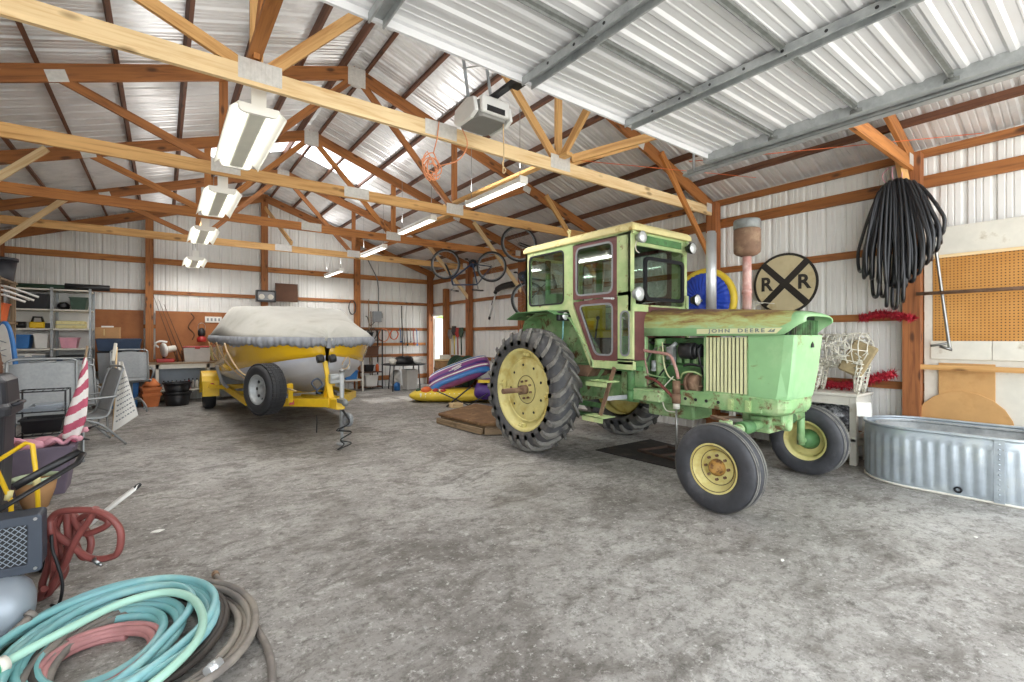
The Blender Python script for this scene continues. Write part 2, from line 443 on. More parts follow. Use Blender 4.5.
def rib_profile(u0, u1):
    """sheet profile: a wide rib every 229 mm with two small stiffeners between"""
    P = .2286; out = []
    k = math.floor(u0/P)
    shape = [(0,0),(.018,.026),(.044,.026),(.062,0),(.108,0),(.114,.007),(.122,.007),(.128,0),(.165,0),(.171,.007),(.179,.007),(.185,0)]
    pts = []
    while k*P < u1:
        pts += [(k*P+a, b) for a, b in shape]; k += 1
    pts = [p for p in pts if u0 < p[0] < u1]
    return [(u0,0)] + pts + [(u1,0)]

def wall_sheet(name, pieces, build):
    mb = MB()
    for (u0,u1,z0,z1) in pieces:
        pr = rib_profile(u0,u1)
        z_at = z1 if callable(z1) else (lambda u: z1)
        lo = [mb.vert(build(u,d,z0)) for u,d in pr]; hi = [mb.vert(build(u,d,z_at(u))) for u,d in pr]
        for i in range(len(pr)-1): mb.face([lo[i],lo[i+1],hi[i+1],hi[i]])
    return mb.build(name, M['wall'])
o = wall_sheet('wall_right', [(YF,12.90,0,3.72),(12.90,13.80,2.2,3.72),(13.80,YB,0,3.72)], lambda u,d,z: (XR+d,u,z))
tag(o, 'white ribbed steel side wall behind the tractor', None, None, 'structure')
o = wall_sheet('wall_left', [(YF,YB,0,3.72)], lambda u,d,z: (XL-d,u,z))
tag(o, 'white ribbed steel side wall behind the shelving', None, None, 'structure')
o = wall_sheet('wall_back', [(XL,XR,0,lambda u: roof_z(u)+.035)], lambda u,d,z: (u,YB+d,z))
tag(o, 'white ribbed steel gable end wall behind the boat', None, None, 'structure')

mb = MB(); mb.box(XL-.15,XR+.15,YF-1.5,YB+.15,-.15,0)
tag(mb.build('floor', M['concrete']), 'stained grey concrete slab floor', None, None, 'structure')
mb = MB(); mb.box(-40,45,-40,50,-.4,-.16)
tag(mb.build('ground_outside', paint('yard gravel', '#d0ccc2', .9, 0, .1, 3)), 'pale yard outside the building', None, None, 'structure')

SKY = (9.5, 10.42, 1.45)                            # clear roof panel: Y from, Y to, reach down the slope
for side, nm, lb in ((-1,'ceiling_left','ribbed steel roof slope above the shelving'),(1,'ceiling_right','ribbed steel roof slope above the tractor')):
    mb = MB()
    end = (RX-XL+.15) if side < 0 else (XR-RX+.15)
    def P(u, d, dx): return (RX+side*dx, u, RZ - PITCH*dx + d)
    for (a,b,d0,d1) in ((YF-.3,SKY[0],0,end),(SKY[0],SKY[1],SKY[2],end),(SKY[1],YB+.1,0,end)):
        pr = rib_profile(a,b)
        A = [mb.vert(P(u,d,d0)) for u,d in pr]; B = [mb.vert(P(u,d,d1)) for u,d in pr]
        for i in range(len(pr)-1): mb.face([A[i],A[i+1],B[i+1],B[i]])
    tag(mb.build(nm, M['roofm']), lb, None, None, 'structure')
# clear roof panels
t = NT('translucent roof panel'); t.t.nodes.remove(t.b)
a = t.n('ShaderNodeBsdfTranslucent'); a.inputs[0].default_value = (.95,.97,1,1)
b = t.n('ShaderNodeBsdfTransparent'); b.inputs[0].default_value = (.95,.97,1,1)
mx = t.n('ShaderNodeMixShader'); mx.inputs[0].default_value = .3
t.l(a.outputs[0], mx.inputs[1]); t.l(b.outputs[0], mx.inputs[2]); t.l(mx.outputs[0], t.out.inputs[0]); M['skypanel'] = t.m
for side, lb in ((-1,'bright clear roof panel on the slope above the shelving'),(1,'bright clear roof panel on the slope above the tractor')):
    mb = MB()
    pr = rib_profile(SKY[0]-.03,SKY[1]+.03)
    A = [mb.vert((RX+side*0, u, RZ+d+.004)) for u,d in pr]; B = [mb.vert((RX+side*(SKY[2]+.04), u, RZ-PITCH*(SKY[2]+.04)+d+.004)) for u,d in pr]
    for i in range(len(pr)-1): mb.face([A[i],A[i+1],B[i+1],B[i]])
    tag(mb.build('window_1' if side < 0 else 'window_2', M['skypanel']), lb, 'skylight', None, 'structure')

ORD = ['first','second','third','fourth','fifth','sixth','seventh','eighth','ninth','tenth']
def struct_beam(name, p0, p1, w, h, m, label, up=(0,0,1), cat='beam', group=None):
    mb = MB(); mb.beam(p0,p1,w,h,up)
    return tag(mb.build(name, m), label, cat, group, 'structure')

# purlins on top of the trusses
for side in (-1,1):
    for k in range(8):
        dx = [.16,.72,1.33,1.94,2.55,3.16,3.77,4.38][k]
        x = RX+side*dx; z = RZ-PITCH*dx-.047
        struct_beam('roof_purlin', (x,YF,z), (x,YB,z), .04, .088, M['wood_dark'],
            'dark roof purlin on the slope above the %s, %s down from the ridge' % ('shelving' if side < 0 else 'tractor', ORD[k]),
            up=(side*PITCH,0,1), group='roof purlins')
    x = XR-.02 if side > 0 else XL+.02
    struct_beam('eave_girt', (x-side*.02,YF,3.625), (x-side*.02,YB,3.625), .04, .09, M['wood_brown'], 'timber eave girt along the top of the wall %s' % ('behind the tractor' if side>0 else 'behind the shelving'))
# wall girts
for z, h, nm in ((3.30,.14,'uppermost'),(2.56,.09,'second from the top'),(1.75,.09,'third from the top'),(.93,.09,'fourth from the top'),(.25,.14,'lowest')):
    if z > 2.3: segs = [(YF,YB)]
    else: segs = [(1.5,12.95)]
    for a,b in segs:
        struct_beam('wall_girt', (XR-.022,a,z),(XR-.022,b,z), .04, h, M['wood_brown'], 'timber girt on the wall behind the tractor, '+nm, group='side wall girts')
    struct_beam('wall_girt', (XL+.1,YB-.022,z+.02),(XR-.05,YB-.022,z+.02), .04, h, M['wood_brown'] if z<2.6 else M['wood_honey'], 'timber girt on the end wall behind the boat, '+nm, group='end wall girts')
    struct_beam('wall_girt', (XL+.022,YF,z),(XL+.022,YB-.1,z), .04, h, M['wood_brown'], 'timber girt on the wall behind the shelving, '+nm, group='shelving wall girts')
# posts
names_r = ['holding the black pipe coil','behind the chrome exhaust stack','hidden behind the tractor cab','behind the tractor cab rear','beside the hanging bicycle']
def post(x, y, h, label, m='wood_post'):
    mb = MB(); mb.box(x-.075,x+.075,y-.08,y+.08,0,h)
    return tag(mb.build('timber_post', M[m]), label, 'post', 'wall posts', 'structure')
for k, y in enumerate(TRUSS_Y):
    post(XR-.125, y, 3.62, 'square timber post %s' % names_r[k])
    if k > 1: post(XL+.125, y, 3.62, 'square timber post on the shelving wall, %s from the open front' % ORD[k])
for x, lb in ((-.25,'square timber post between the brown hardboards at the end wall'),(2.15,'square timber post under the ridge behind the boat'),(4.6,'square timber post at the end wall beside the boat bow')):
    post(x, BACK_Y-.02, roof_z(x)-.09, lb, 'wood_brown')
post(XR-.125, BACK_Y-.02, 3.62, 'corner timber post beside the bright doorway')
post(XL+.125, BACK_Y-.02, 3.62, 'corner timber post behind the dark bin')
post(XR-.125, 12.76, 3.0, 'timber stud at the near side of the bright doorway', 'wood_brown')
# gable rafters
for side in (-1,1):
    e = XL if side < 0 else XR
    struct_beam('gable_rafter', (RX,BACK_Y-.08,roof_z(RX)-.19), (e,BACK_Y-.08,roof_z(e)-.19), .04, .19, M['wood_brown'], 'rafter up the end wall on the %s side' % ('shelving' if side<0 else 'tractor'))
# side doorway in the far corner (structure)
mb = MB()
for (y0,y1,z0,z1) in ((12.86,12.91,0,2.24),(13.79,13.84,0,2.24),(12.86,13.84,2.2,2.25)): mb.box(7.02,7.16,y0,y1,z0,z1)
d = tag(mb.build('door_1', M['white']), 'white framed bright doorway in the far corner', 'doorway', None, 'structure')
mb = MB(); mb.obox((7.45,13.72,1.08),(.75,.04,2.1)); l = mb.build('door_leaf', M['white'], d)
mb = MB(); mb.ball((7.75,13.69,1.0),.035); mb.build('door_handle', M['steel'], l)
mb = MB()
for i in range(150):
    a = random.random()*2*PI; r = 1.3*math.sqrt(random.random()); z = -.12+random.random()*3.0
    mb.ball((10.6+r*math.cos(a)*.7, 18.6+r*math.sin(a), z), .12+.16*random.random(), 6, 4)
tag(mb.build('garden_bush', M['leafgreen']), 'green bush seen outside through the bright doorway', 'bush')

# ------------------------------------------------------------------ trusses
def gusset(T, x, y, z, w, h, name='gusset_plate', ang=0, teeth=False):
    mb = MB()
    for s in (-1,1): mb.obox((x,y+s*.0215,z),(w,.003,h),0,0,ang)
    if teeth:
        n = 12
        for i in range(n): mb.obox((x-w/2+w*(i+.5)/n,y-.0245,z),(w/n*.45,.004,h*.9))
    return mb.build(name, M['plate'], T)
def truss(y, label, mats, knee=(True,True), extra=False):
    T = thing('roof_truss', label, 'truss', (RX,y,3.416), 'timber roof trusses')
    bc, tc, wb, kn = mats
    mb = MB(); mb.beam((XL+.1,y,3.487),(XR-.1,y,3.487),.04,.142); mb.build('bottom_chord', M[bc], T)
    for s in (-1,1):
        e = RX+s*4.86
        mb = MB(); dz = .10
        mb.beam((RX,y,5.16),(e,y,5.16-.335*4.86),.04,.17); mb.build('top_chord', M[tc], T)
        jx = RX+s*1.55
        mb = MB(); mb.beam((jx,y,3.5),(RX+s*.06,y,5.06),.038,.09,(1,0,0)); mb.build('web', M[wb], T)
        mb = MB(); mb.beam((jx,y,3.5),(RX+s*3.0,y,4.12),.038,.09); mb.build('web', M[wb], T)
        mb = MB(); mb.beam((jx+s*.02,y+.04,3.52),(jx+s*.02,y+.04,4.66),.09,.038,(0,1,0)); mb.build('web', M[wb], T)
        gusset(T, jx, y, 3.53, .3, .16, teeth=(s<0))
        gusset(T, RX+s*3.0, y, 4.12, .16, .12, ang=s*.32)
        gusset(T, e-s*.12, y, 3.53, .26, .13)
        if knee[0 if s<0 else 1]:
            mb = MB(); mb.beam((RX+s*3.42,y-.042,4.08),(RX+s*4.78,y-.042,2.62),.038,.09); mb.build('knee_brace', M[kn], T)
    gusset(T, RX, y, 5.1, .24, .26)
    gusset(T, RX, y, 3.50, .34, .14)
    return T
truss(TRUSS_Y[0], 'timber truss above the raised overhead door, over the pipe coil', ('wood_honey','wood_brown','wood_honey','wood_honey'), (False,False))
truss(TRUSS_Y[1], 'nearest full timber truss, pale golden chord passing behind the door opener', ('wood_pale','wood_brown','wood_gold','wood_honey'), (False,True))
truss(TRUSS_Y[2], 'second timber truss back, its chord passing just above the hanging bicycle wheel', ('wood_gold','wood_brown','wood_brown','wood_gold'))
truss(TRUSS_Y[3], 'third timber truss back, carrying the upside down bicycle', ('wood_honey','wood_brown','wood_honey','wood_pale'))
truss(TRUSS_Y[4], 'farthest timber truss before the end wall, above the boat', ('wood_gold','wood_brown','wood_brown','wood_pale'))

# longitudinal braces along the truss joints
for (x,y0,y1,z,m,lb) in ((.56,1.7,4.2,3.60,'wood_honey','short timber runner lying on the nearest truss chord at the lamp row'),
                        (3.72,3.9,6.9,3.60,'wood_gold','timber runner laid from the nearest truss to the second one above the strip lamp'),
                        (3.95,6.6,9.1,3.60,'wood_gold','timber runner laid from the second truss to the third one'),
                        (.60,9.0,11.5,3.60,'wood_gold','timber runner laid from the third truss to the farthest one over the lamp row')):
    struct_beam('truss_runner', (x,y0,z),(x,y1,z+.05),.09,.04,M[m],lb)
# diagonal sway braces seen above the nearest truss
for (a,b,m,lb) in (((3.72,4.0,3.62),(3.72,2.9,4.70),'wood_gold','timber sway brace rising from the nearest truss toward the door, beside the opener arm'),
                  ((3.85,4.0,3.60),(5.15,3.0,4.05),'wood_gold','timber sway brace rising from the nearest truss under the door edge'),
                  ((.56,4.0,3.62),(.62,3.1,4.80),'wood_honey','timber sway brace rising steeply from the nearest truss plate'),
                  ((2.3,11.3,3.6),(2.15,13.7,4.9),'wood_gold','timber sway brace from the farthest truss up to the ridge')):
    struct_beam('sway_brace', a, b, .04, .09, M[m], lb)

# ------------------------------------------------------------------ raised overhead door and its opener
DZ = 3.3; DX0, DX1, DY0, DY1 = -.05, 4.33, -.55, 2.57
D = thing('overhead_door', 'white ribbed steel overhead door raised flat under the trusses', 'garage door', (2.14,1.0,DZ))
mb = MB()
pr = rib_profile(DY0,DY1)
A = [mb.vert((DX0,u,DZ+.03-.55*d)) for u,d in pr]; B = [mb.vert((DX1,u,DZ+.03-.55*d)) for u,d in pr]
for i in range(len(pr)-1): mb.face([A[i],A[i+1],B[i+1],B[i]])
mb.build('door_skin', M['doorm'], D, thick=.004)
for x in (.96,2.04,3.12):
    mb = MB(); mb.box(x-.048,x+.048,DY0,DY1,DZ-.008,DZ+.005); mb.box(x-.048,x-.036,DY0,DY1,DZ-.055,DZ); mb.box(x+.036,x+.048,DY0,DY1,DZ-.055,DZ)
    st = mb.build('stile', M['galv'], D, bevel=.004)
    mb = MB()
    for j in range(12): mb.cyl((x-.0485,DY0+.2+j*.24,DZ-.028),(x-.0505,DY0+.2+j*.24,DZ-.028),.010,n=10)
    mb.build('bolt_hole', M['black'], st)
for y in (-.38,.20,.78,1.33,1.95):
    mb = MB(); mb.box(DX0+.05,DX1-.03,y-.016,y+.012,DZ-.012,DZ+.012); mb.box(DX0+.05,DX1-.03,y+.009,y+.012,DZ-.03,DZ); mb.build('cross_rail', M['galv_dark'], D)
mb = MB(); mb.box(DX1-.01,DX1+.07,DY0,DY1+.05,DZ-.06,DZ+.05); mb.box(DX1+.07,DX1+.085,DY0,DY1+.05,DZ-.02,DZ+.09)
e = mb.build('edge_stile', M['galv'], D, bevel=.006)
mb = MB(); mb.box(DX0-.07,DX0+.01,DY0,DY1+.05,DZ-.06,DZ+.05); mb.build('edge_stile', M['galv'], D, bevel=.006)
mb = MB(); mb.box(DX0,DX1,DY1-.008,DY1+.012,DZ-.03,DZ+.045); mb.build('edge_trim', M['doorm'], D)
for y in (-.38,.20,.78,1.33,1.95):
    mb = MB(); mb.cyl((DX1-.05,y,DZ-.02),(DX1+.07,y,DZ-.02),.014,n=10)
    for q in range(3): mb.tube([(DX1+.02+.05*math.cos(a+q),y+.05*math.sin(a+q),DZ-.05+.01*q) for a in [i*.5 for i in range(12)]],.004,5)
    mb.build('hinge_pin', M['galv_dark'], D)
T = thing('door_track', 'galvanised horizontal track along the edge of the overhead door', 'door track', (4.45,1.0,DZ))
mb = MB(); mb.box(4.40,4.48,-.8,2.9,DZ-.095,DZ-.085); mb.box(4.475,4.485,-.8,2.9,DZ-.095,DZ-.015); mb.box(4.40,4.41,-.8,2.9,DZ-.095,DZ-.075); mb.build('rail', M['galv'], T, bevel=.003)
mb = MB(); mb.beam((4.45,2.8,DZ-.05),(4.45,2.8,DZ+.62),.04,.006,(0,1,0)); mb.build('hanger', M['galv'], T)
mb = MB(); mb.beam((4.45,.6,DZ-.02),(4.45,.6,DZ+.85),.04,.006,(0,1,0)); mb.build('hanger', M['galv'], T)

OX, OY, OZ = 2.36, 3.62, 3.50
O = thing('door_opener', 'white and grey electric door opener hung from the truss', 'door opener', (OX,OY,OZ))
secs = []
for (y, k) in ((OY-.18,.72),(OY-.15,.9),(OY-.08,1.0),(OY+.10,1.0),(OY+.17,.85)):
    w, z0, z1 = .17*k, OZ-.06, OZ+.02+.10*k
    secs.append([(OX-w,y,z0+.05),(OX-w*.9,y,z0),(OX+w*.9,y,z0),(OX+w,y,z0+.05),(OX+w,y,z1-.04),(OX+w*.75,y,z1),(OX-w*.75,y,z1),(OX-w,y,z1-.04)])
mb = MB(); mb.loft(secs, closed=True, smooth=False, caps=True); body = mb.build('housing', M['opener_grey'], O, bevel=.01, segs=2)
for s in (-1,1):
    mb = MB(); mb.loft([[(OX+s*.165+s*d,y,z) for (y,z) in ((OY-.19,OZ-.03),(OY-.10,OZ-.065),(OY+.13,OZ-.065),(OY+.18,OZ-.02),(OY+.16,OZ+.09),(OY-.05,OZ+.13),(OY-.16,OZ+.10))] for d in (0,.025,.04)], closed=True, smooth=False, caps=True)
    mb.build('light_cover', M['opener'], O, bevel=.008, segs=2)
mb = MB(); mb.box(OX-.15,OX+.15,OY-.22,OY-.16,OZ-.03,OZ+.12); fp = mb.build('front_panel', M['opener'], O, bevel=.025, segs=3)
mb = MB(); mb.box(OX-.10,OX+.09,OY-.224,OY-.218,OZ-.02,OZ+.03); mb.build('vent', M['black'], fp)
mb = MB(); mb.box(OX-.03,OX+.03,.9,OY+.1,OZ+.125,OZ+.155); mb.build('rail', M['blackmetal'], O)
mb = MB(); mb.box(OX-.045,OX+.045,2.85,3.15,OZ+.085,OZ+.13); mb.build('trolley', M['black'], O)
mb = MB(); mb.beam((OX,2.95,OZ+.09),(OX-.1,2.66,OZ+.05),.03,.012); mb.beam((OX-.1,2.66,OZ+.05),(OX-.2,2.56,DZ+.02),.03,.012); mb.build('door_arm', M['blackmetal'], O)
for s in (-1,1):
    mb = MB(); mb.beam((OX+s*.13,OY+.02,OZ+.08),(OX+s*.13,OY+.33,5.0),.035,.004,(0,1,0)); mb.build('hanger_strap', M['galv'], O)
mb = MB(); mb.beam((OX-.13,OY+.15,4.0),(OX+.45,OY-.6,4.0),.02,.003); mb.build('hanger_strap', M['galv'], O)
mb = MB(); mb.tube([(OX+.12,OY-.15,OZ-.03),(OX+.13,OY-.15,OZ-.35),(OX+.11,OY-.15,OZ-.42),(OX+.15,OY-.15,OZ-.47),(OX+.12,OY-.15,OZ-.50),(OX+.125,OY-.15,OZ-.38)],.006,6,sub=4)
mb.build('release_cord', M['rope'], O)

# ------------------------------------------------------------------ lamps
def hood_lamp(x, y, z, L, label):
    T = thing('fluorescent_light', label, 'ceiling light', (x,y,z), 'two tube lamps over the boat')
    mb = MB(); w = .21
    for (y0,y1) in ((y,y+L),):
        mb.loft([[(x-w,yy,z-.035),(x-w+.005,yy,z-.02),(x-.145,yy,z+.035),(x+.145,yy,z+.035),(x+w-.005,yy,z-.02),(x+w,yy,z-.035)] for yy in (y0,y1)], smooth=False)
    mb.build('reflector', M['light_white'], T, thick=.006)
    for yy in (y,y+L):
        mb = MB(); mb.prism([(-.15,0)]+[(math.copysign(.10,math.cos(a))+.05*math.cos(a),-.075*math.sin(a)**.7) for a in [PI-i*PI/9 for i in range(1,9)]]+[(.15,0)], (x,yy-.015,z+.035), (1,0,0),(0,0,1),(0,.03,0)); mb.build('end_cap', M['light_white'], T)
    mb = MB(); mb.box(x-.055,x+.055,y-.01,y+.0,z+.02,z+.17); mb.build('hanger_plate', M['light_white'], T)
    mb = MB(); mb.box(x-.065,x+.065,y+.03,y+L-.03,z-.03,z+.03); mb.build('ballast_channel', M['lamp_channel'], T, bevel=.01)
    for s in (-1,1):
        mb = MB(); mb.cyl((x+s*.105,y+.02,z-.005),(x+s*.105,y+L-.02,z-.005),.019,n=10); mb.build('tube', M['bright_tube'], T)
    for yy in (y+.1,y+L-.1):
        mb = MB(); mb.cyl((x,yy,z+.03),(x,yy,4.0),.004,n=5); mb.build('hanging_chain', M['steel'], T)
    lamp(x, y+L/2, z-.06, .3, L, 26)
def lamp(x,y,z,w,l,power):
    upk = .55 if x > 2 else .32
    li = bpy.data.lights.new('lamp_light','AREA'); li.shape = 'RECTANGLE'; li.size = w; li.size_y = l; li.energy = power; li.color = (1,.98,.95)
    ob = bpy.data.objects.new('lamp_light', li); ob.location = (x,y,z); C.objects.link(ob)
    up = bpy.data.lights.new('roof_fill_light','AREA'); up.shape = 'RECTANGLE'; up.size = w; up.size_y = l; up.energy = power*upk; up.color = (1,.99,.97)  # fill light added above each fixture to brighten the roof
    ob = bpy.data.objects.new('roof_fill_light', up); ob.location = (x,y,z+.22); ob.rotation_euler = (PI,0,0); C.objects.link(ob)
hood_lamp(.63,4.32,3.36,1.5,'white hooded lamp nearest of the row, between the two nearest trusses')
hood_lamp(.60,6.85,3.34,1.4,'white hooded lamp second along the row, behind the second truss')
hood_lamp(.57,9.42,3.34,1.4,'white hooded lamp third along the row, behind the third truss')
hood_lamp(.56,12.0,3.18,1.3,'white hooded lamp farthest along the row, near the end wall')
def strip_lamp(x, y, z, L, label):
    T = thing('strip_light', label, 'ceiling light', (x,y,z), 'strip lamps over the tractor side')
    mb = MB(); mb.loft([[(x-.05,yy,z-.02),(x-.055,yy,z+.02),(x-.03,yy,z+.05),(x+.03,yy,z+.05),(x+.055,yy,z+.02),(x+.05,yy,z-.02)] for yy in (y,y+L)], closed=True, smooth=False, caps=True); mb.build('body', M['light_white'], T)
    mb = MB(); mb.box(x-.045,x+.045,y+.02,y+L-.02,z-.035,z-.018); mb.build('diffuser', M['bright_tube'], T)
    for yy in (y+.01,y+L-.01):
        mb = MB(); mb.box(x-.056,x+.056,yy-.012,yy+.012,z-.035,z+.052); mb.build('end_cap', M['light_white'], T)
    for yy in (y+.08,y+L-.08):
        mb = MB(); mb.cyl((x,yy,z+.05),(x,yy,z+.9),.004,n=5); mb.build('hanging_chain', M['steel'], T)
    lamp(x, y+L/2, z-.05, .12, L, 26)
strip_lamp(3.46,4.41,3.38,1.27,'slim strip lamp nearest of its row, hanging below the door opener')
strip_lamp(3.44,6.7,3.40,1.3,'slim strip lamp second along its row, behind the second truss')
strip_lamp(3.70,9.4,3.40,1.35,'slim strip lamp third along its row, behind the third truss')
strip_lamp(3.60,12.0,3.20,1.4,'slim strip lamp farthest along its row, near the end wall')
# ------------------------------------------------------------------ tractor (axis along Y, nose toward the open front)
AX = 4.80
T = thing('tractor', 'faded green cab tractor with yellow wheels parked on the slab', 'tractor', (AX,3.5,0))
def tyre_profile(R, w, rb):
    return [(rb,-w*.40),(rb+.03,-w*.47),(rb+(R-rb)*.35,-w*.52),(rb+(R-rb)*.7,-w*.50),(R-.03,-w*.42),(R,-w*.30),(R+.004,0),(R,w*.30),(R-.03,w*.42),(rb+(R-rb)*.7,w*.50),(rb+(R-rb)*.35,w*.52),(rb+.03,w*.47),(rb,w*.40)]
def rear_wheel(x, s):
    """s = -1: outer face toward -X"""
    y, z, R, w, rb = 4.90, .812, .772, .40, .545
    mb = MB(); mb.lathe(tyre_profile(R,w,rb)+[(rb,0)], (x,y,z), (1,0,0), 64, closed=True)
    nl = 24; n0 = len(mb.bm.faces)
    for side in (-1,1):
        for i in range(nl):
            a0 = 2*PI*(i + (.5 if side>0 else 0))/nl
            A = []
            for (f, da, rr, hw) in ((.0,0.0,R+.046,.022),(.3,.085,R+.045,.023),(.62,.175,R+.038,.025),(.95,.255,R+.005,.026),(1.10,.275,R-.06,.028),(1.10,.29,R-.12,.028)):
                a = a0+da; q = []
                for (dr, e) in ((-.06,-hw*1.25),(0,-hw),(0,hw),(-.06,hw*1.25)):
                    aa = a + e/R; rad = rr+dr
                    q.append((x+side*f*w*.5, y+rad*math.cos(aa), z+rad*math.sin(aa)))
                A.append(q)
            mb.loft(A, closed=True, smooth=False, caps=True)
    mb.bm.faces.ensure_lookup_table()
    for f in mb.bm.faces[n0:]: f.material_index = 1
    wh = mb.build('rear_tyre', [M['rubber'], M['rubber_lug']], T)
    mb = MB()
    mb.lathe([(rb+.005,-w*.43),(rb-.012,-w*.44),(rb-.03,-w*.40),(rb-.045,-w*.25),(rb-.07,-w*.20),(.44,-w*.16),(.40,-w*.22),(.26,-w*.25),(.20,-w*.22),(.16,-w*.20),(.09,-w*.24),(0,-w*.24)] if s<0 else
             [(rb+.005,w*.43),(rb-.03,w*.40),(rb-.05,w*.2),(.36,w*.1),(.26,-w*.05),(.15,-w*.1),(0,-w*.1)], (x,y,z), (1,0,0), 48)
    mb.lathe([(rb+.005,w*.43),(rb-.03,w*.40),(rb-.05,0),(rb-.045,-w*.25)], (x,y,z),(1,0,0),48)
    rim = mb.build('rear_rim', M['rim'], wh)
    if s < 0:
        mb = MB()
        for i in range(8):
            a = 2*PI*i/8+.2
            mb.cyl((x-w*.25,y+.12*math.cos(a),z+.12*math.sin(a)),(x-w*.31,y+.12*math.cos(a),z+.12*math.sin(a)),.016,n=6)
        mb.build('wheel_bolt', M['rust'], rim)
        mb = MB(); mb.cyl((x-w*.2,y,z),(x-w*.5-.27,y,z),.035,n=14); mb.cyl((x-w*.2,y,z),(x-w*.42,y,z),.062,n=16); mb.build('axle_stub', M['rust'], wh)
        for k in range(4):
            a = PI/2*k+.1
            mb = MB(); c = V((x-w*.30,y+.475*math.cos(a),z+.475*math.sin(a))); mb.obox(c,(.05,.10,.055),rx=a+PI/2)
            mb.cyl(c+V((-.02,0,0)),c+V((-.06,0,0)),.016,n=6); mb.build('rim_clamp', M['rim'], rim, bevel=.006)
        for r,h in ((.535,-.42),(.36,-.165),(.185,-.215)):  # thin dark rings tracing the steps of the disc
            mb = MB(); mb.lathe([(r-.004,w*h),(r,w*h-.007),(r+.004,w*h)],(x,y,z),(1,0,0),40); mb.build('dark_ring', M['rust_dark'], rim)
        # cast ridge pressed in the disc
        mb = MB()
        for r in (.30,.42): mb.lathe([(r-.012,-w*.20),(r,-w*.255),(r+.012,-w*.20)], (x,y,z),(1,0,0),40)
        mb.build('disc_ridge', M['rim'], rim)
        mb = MB()
        for i in range(9):
            a = 2*PI*i/9; mb.cyl((x-w*.20,y+.33*math.cos(a),z+.33*math.sin(a)),(x-w*.245,y+.33*math.cos(a),z+.33*math.sin(a)),.018,n=8)
        mb.build('disc_hole', M['blackmetal'], rim)
    return wh
rear_wheel(3.97,-1); rear_wheel(5.80,1)
def front_wheel(x, y, s, steer=0.0):
    z, R, w, rb = .378, .378, .21, .213
    mb = MB()
    prof = [(rb,-w*.38),(rb+.015,-w*.47),(rb+.05,-w*.54),(R-.05,-w*.52),(R-.018,-w*.44),(R-.008,-w*.36),(R-.008,-w*.33),(R-.02,-w*.31),(R-.02,-w*.24),(R-.003,-w*.22),(R-.003,-w*.16),(R-.016,-w*.14),(R-.016,-w*.07),(R,-w*.05)]
    prof = prof + [(r,-h) for r,h in prof[::-1]] + [(rb,0)]
    ax = V((math.cos(steer), math.sin(steer), 0))
    mb.lathe(prof,(x,y,z),ax,56,closed=True)
    mb.bm.faces.ensure_lookup_table(); n0 = len(mb.bm.faces)
    for h0 in (-.345,-.19,.19,.345): mb.lathe([(R-.003,w*(h0-.028)),(R+.0015,w*(h0-.02)),(R+.0015,w*(h0+.02)),(R-.003,w*(h0+.028))],(x,y,z),ax,56)  # pale rings put the highlight along the tread ribs into the colour
    mb.bm.faces.ensure_lookup_table()
    for f in mb.bm.faces[n0:]: f.material_index = 1
    wh = mb.build('front_tyre', [M['rubber_front'], M['rubber_lug']], T)
    mb = MB()
    mb.lathe([(rb+.004,-w*.42),(rb-.008,-w*.43),(rb-.02,-w*.38),(rb-.035,-w*.20),(rb-.05,-w*.16),(.155,-w*.10),(.14,-w*.03),(.13,-w*.02),(.115,-w*.06),(.07,-w*.06),(.0,-w*.06)] if s < 0 else
             [(rb+.004,-w*.42),(rb-.02,-w*.38),(rb-.035,-w*.1),(rb-.04,w*.1),(.16,w*.2),(.10,w*.2),(0,w*.2)],(x,y,z),ax,40)
    mb.lathe([(rb+.004,w*.42),(rb-.02,w*.38),(rb-.035,0),(rb-.035,-w*.2)],(x,y,z),ax,40)
    rim = mb.build('front_rim', M['rim'], wh)
    if s < 0:
        for r,h in ((rb-.016,-.405),(.150,-.085)):  # thin dark rings at the rim edge and inner step
            mb = MB(); mb.lathe([(r-.003,w*h),(r,w*h-.005),(r+.003,w*h)],(x,y,z),ax,40); mb.build('dark_ring', M['rust_dark'], rim)
        mb = MB(); mb.lathe([(.075,-w*.05),(.07,-w*.20),(.05,-w*.26),(.042,-w*.42),(.03,-w*.46),(0,-w*.46)],(x,y,z),ax,24); hub = mb.build('hub', M['hub_rust'], wh)
        mb = MB()
        for i in range(8):
            a = 2*PI*i/8; mb.cyl((x-w*.05,y+.103*math.cos(a),z+.103*math.sin(a)),(x-w*.17,y+.103*math.cos(a),z+.103*math.sin(a)),.0125,n=6)
        mb.build('wheel_bolt', M['rust'], hub)
    else:
        mb = MB(); mb.lathe([(.0,-w*.55),(.06,-w*.5),(.075,-w*.3),(.10,-w*.1),(.11,w*.15)],(x,y,z),ax,24); hub = mb.build('hub', M['green_dark'], wh)
    return wh
front_wheel(3.87,2.20,-1); front_wheel(5.72,2.21,1)

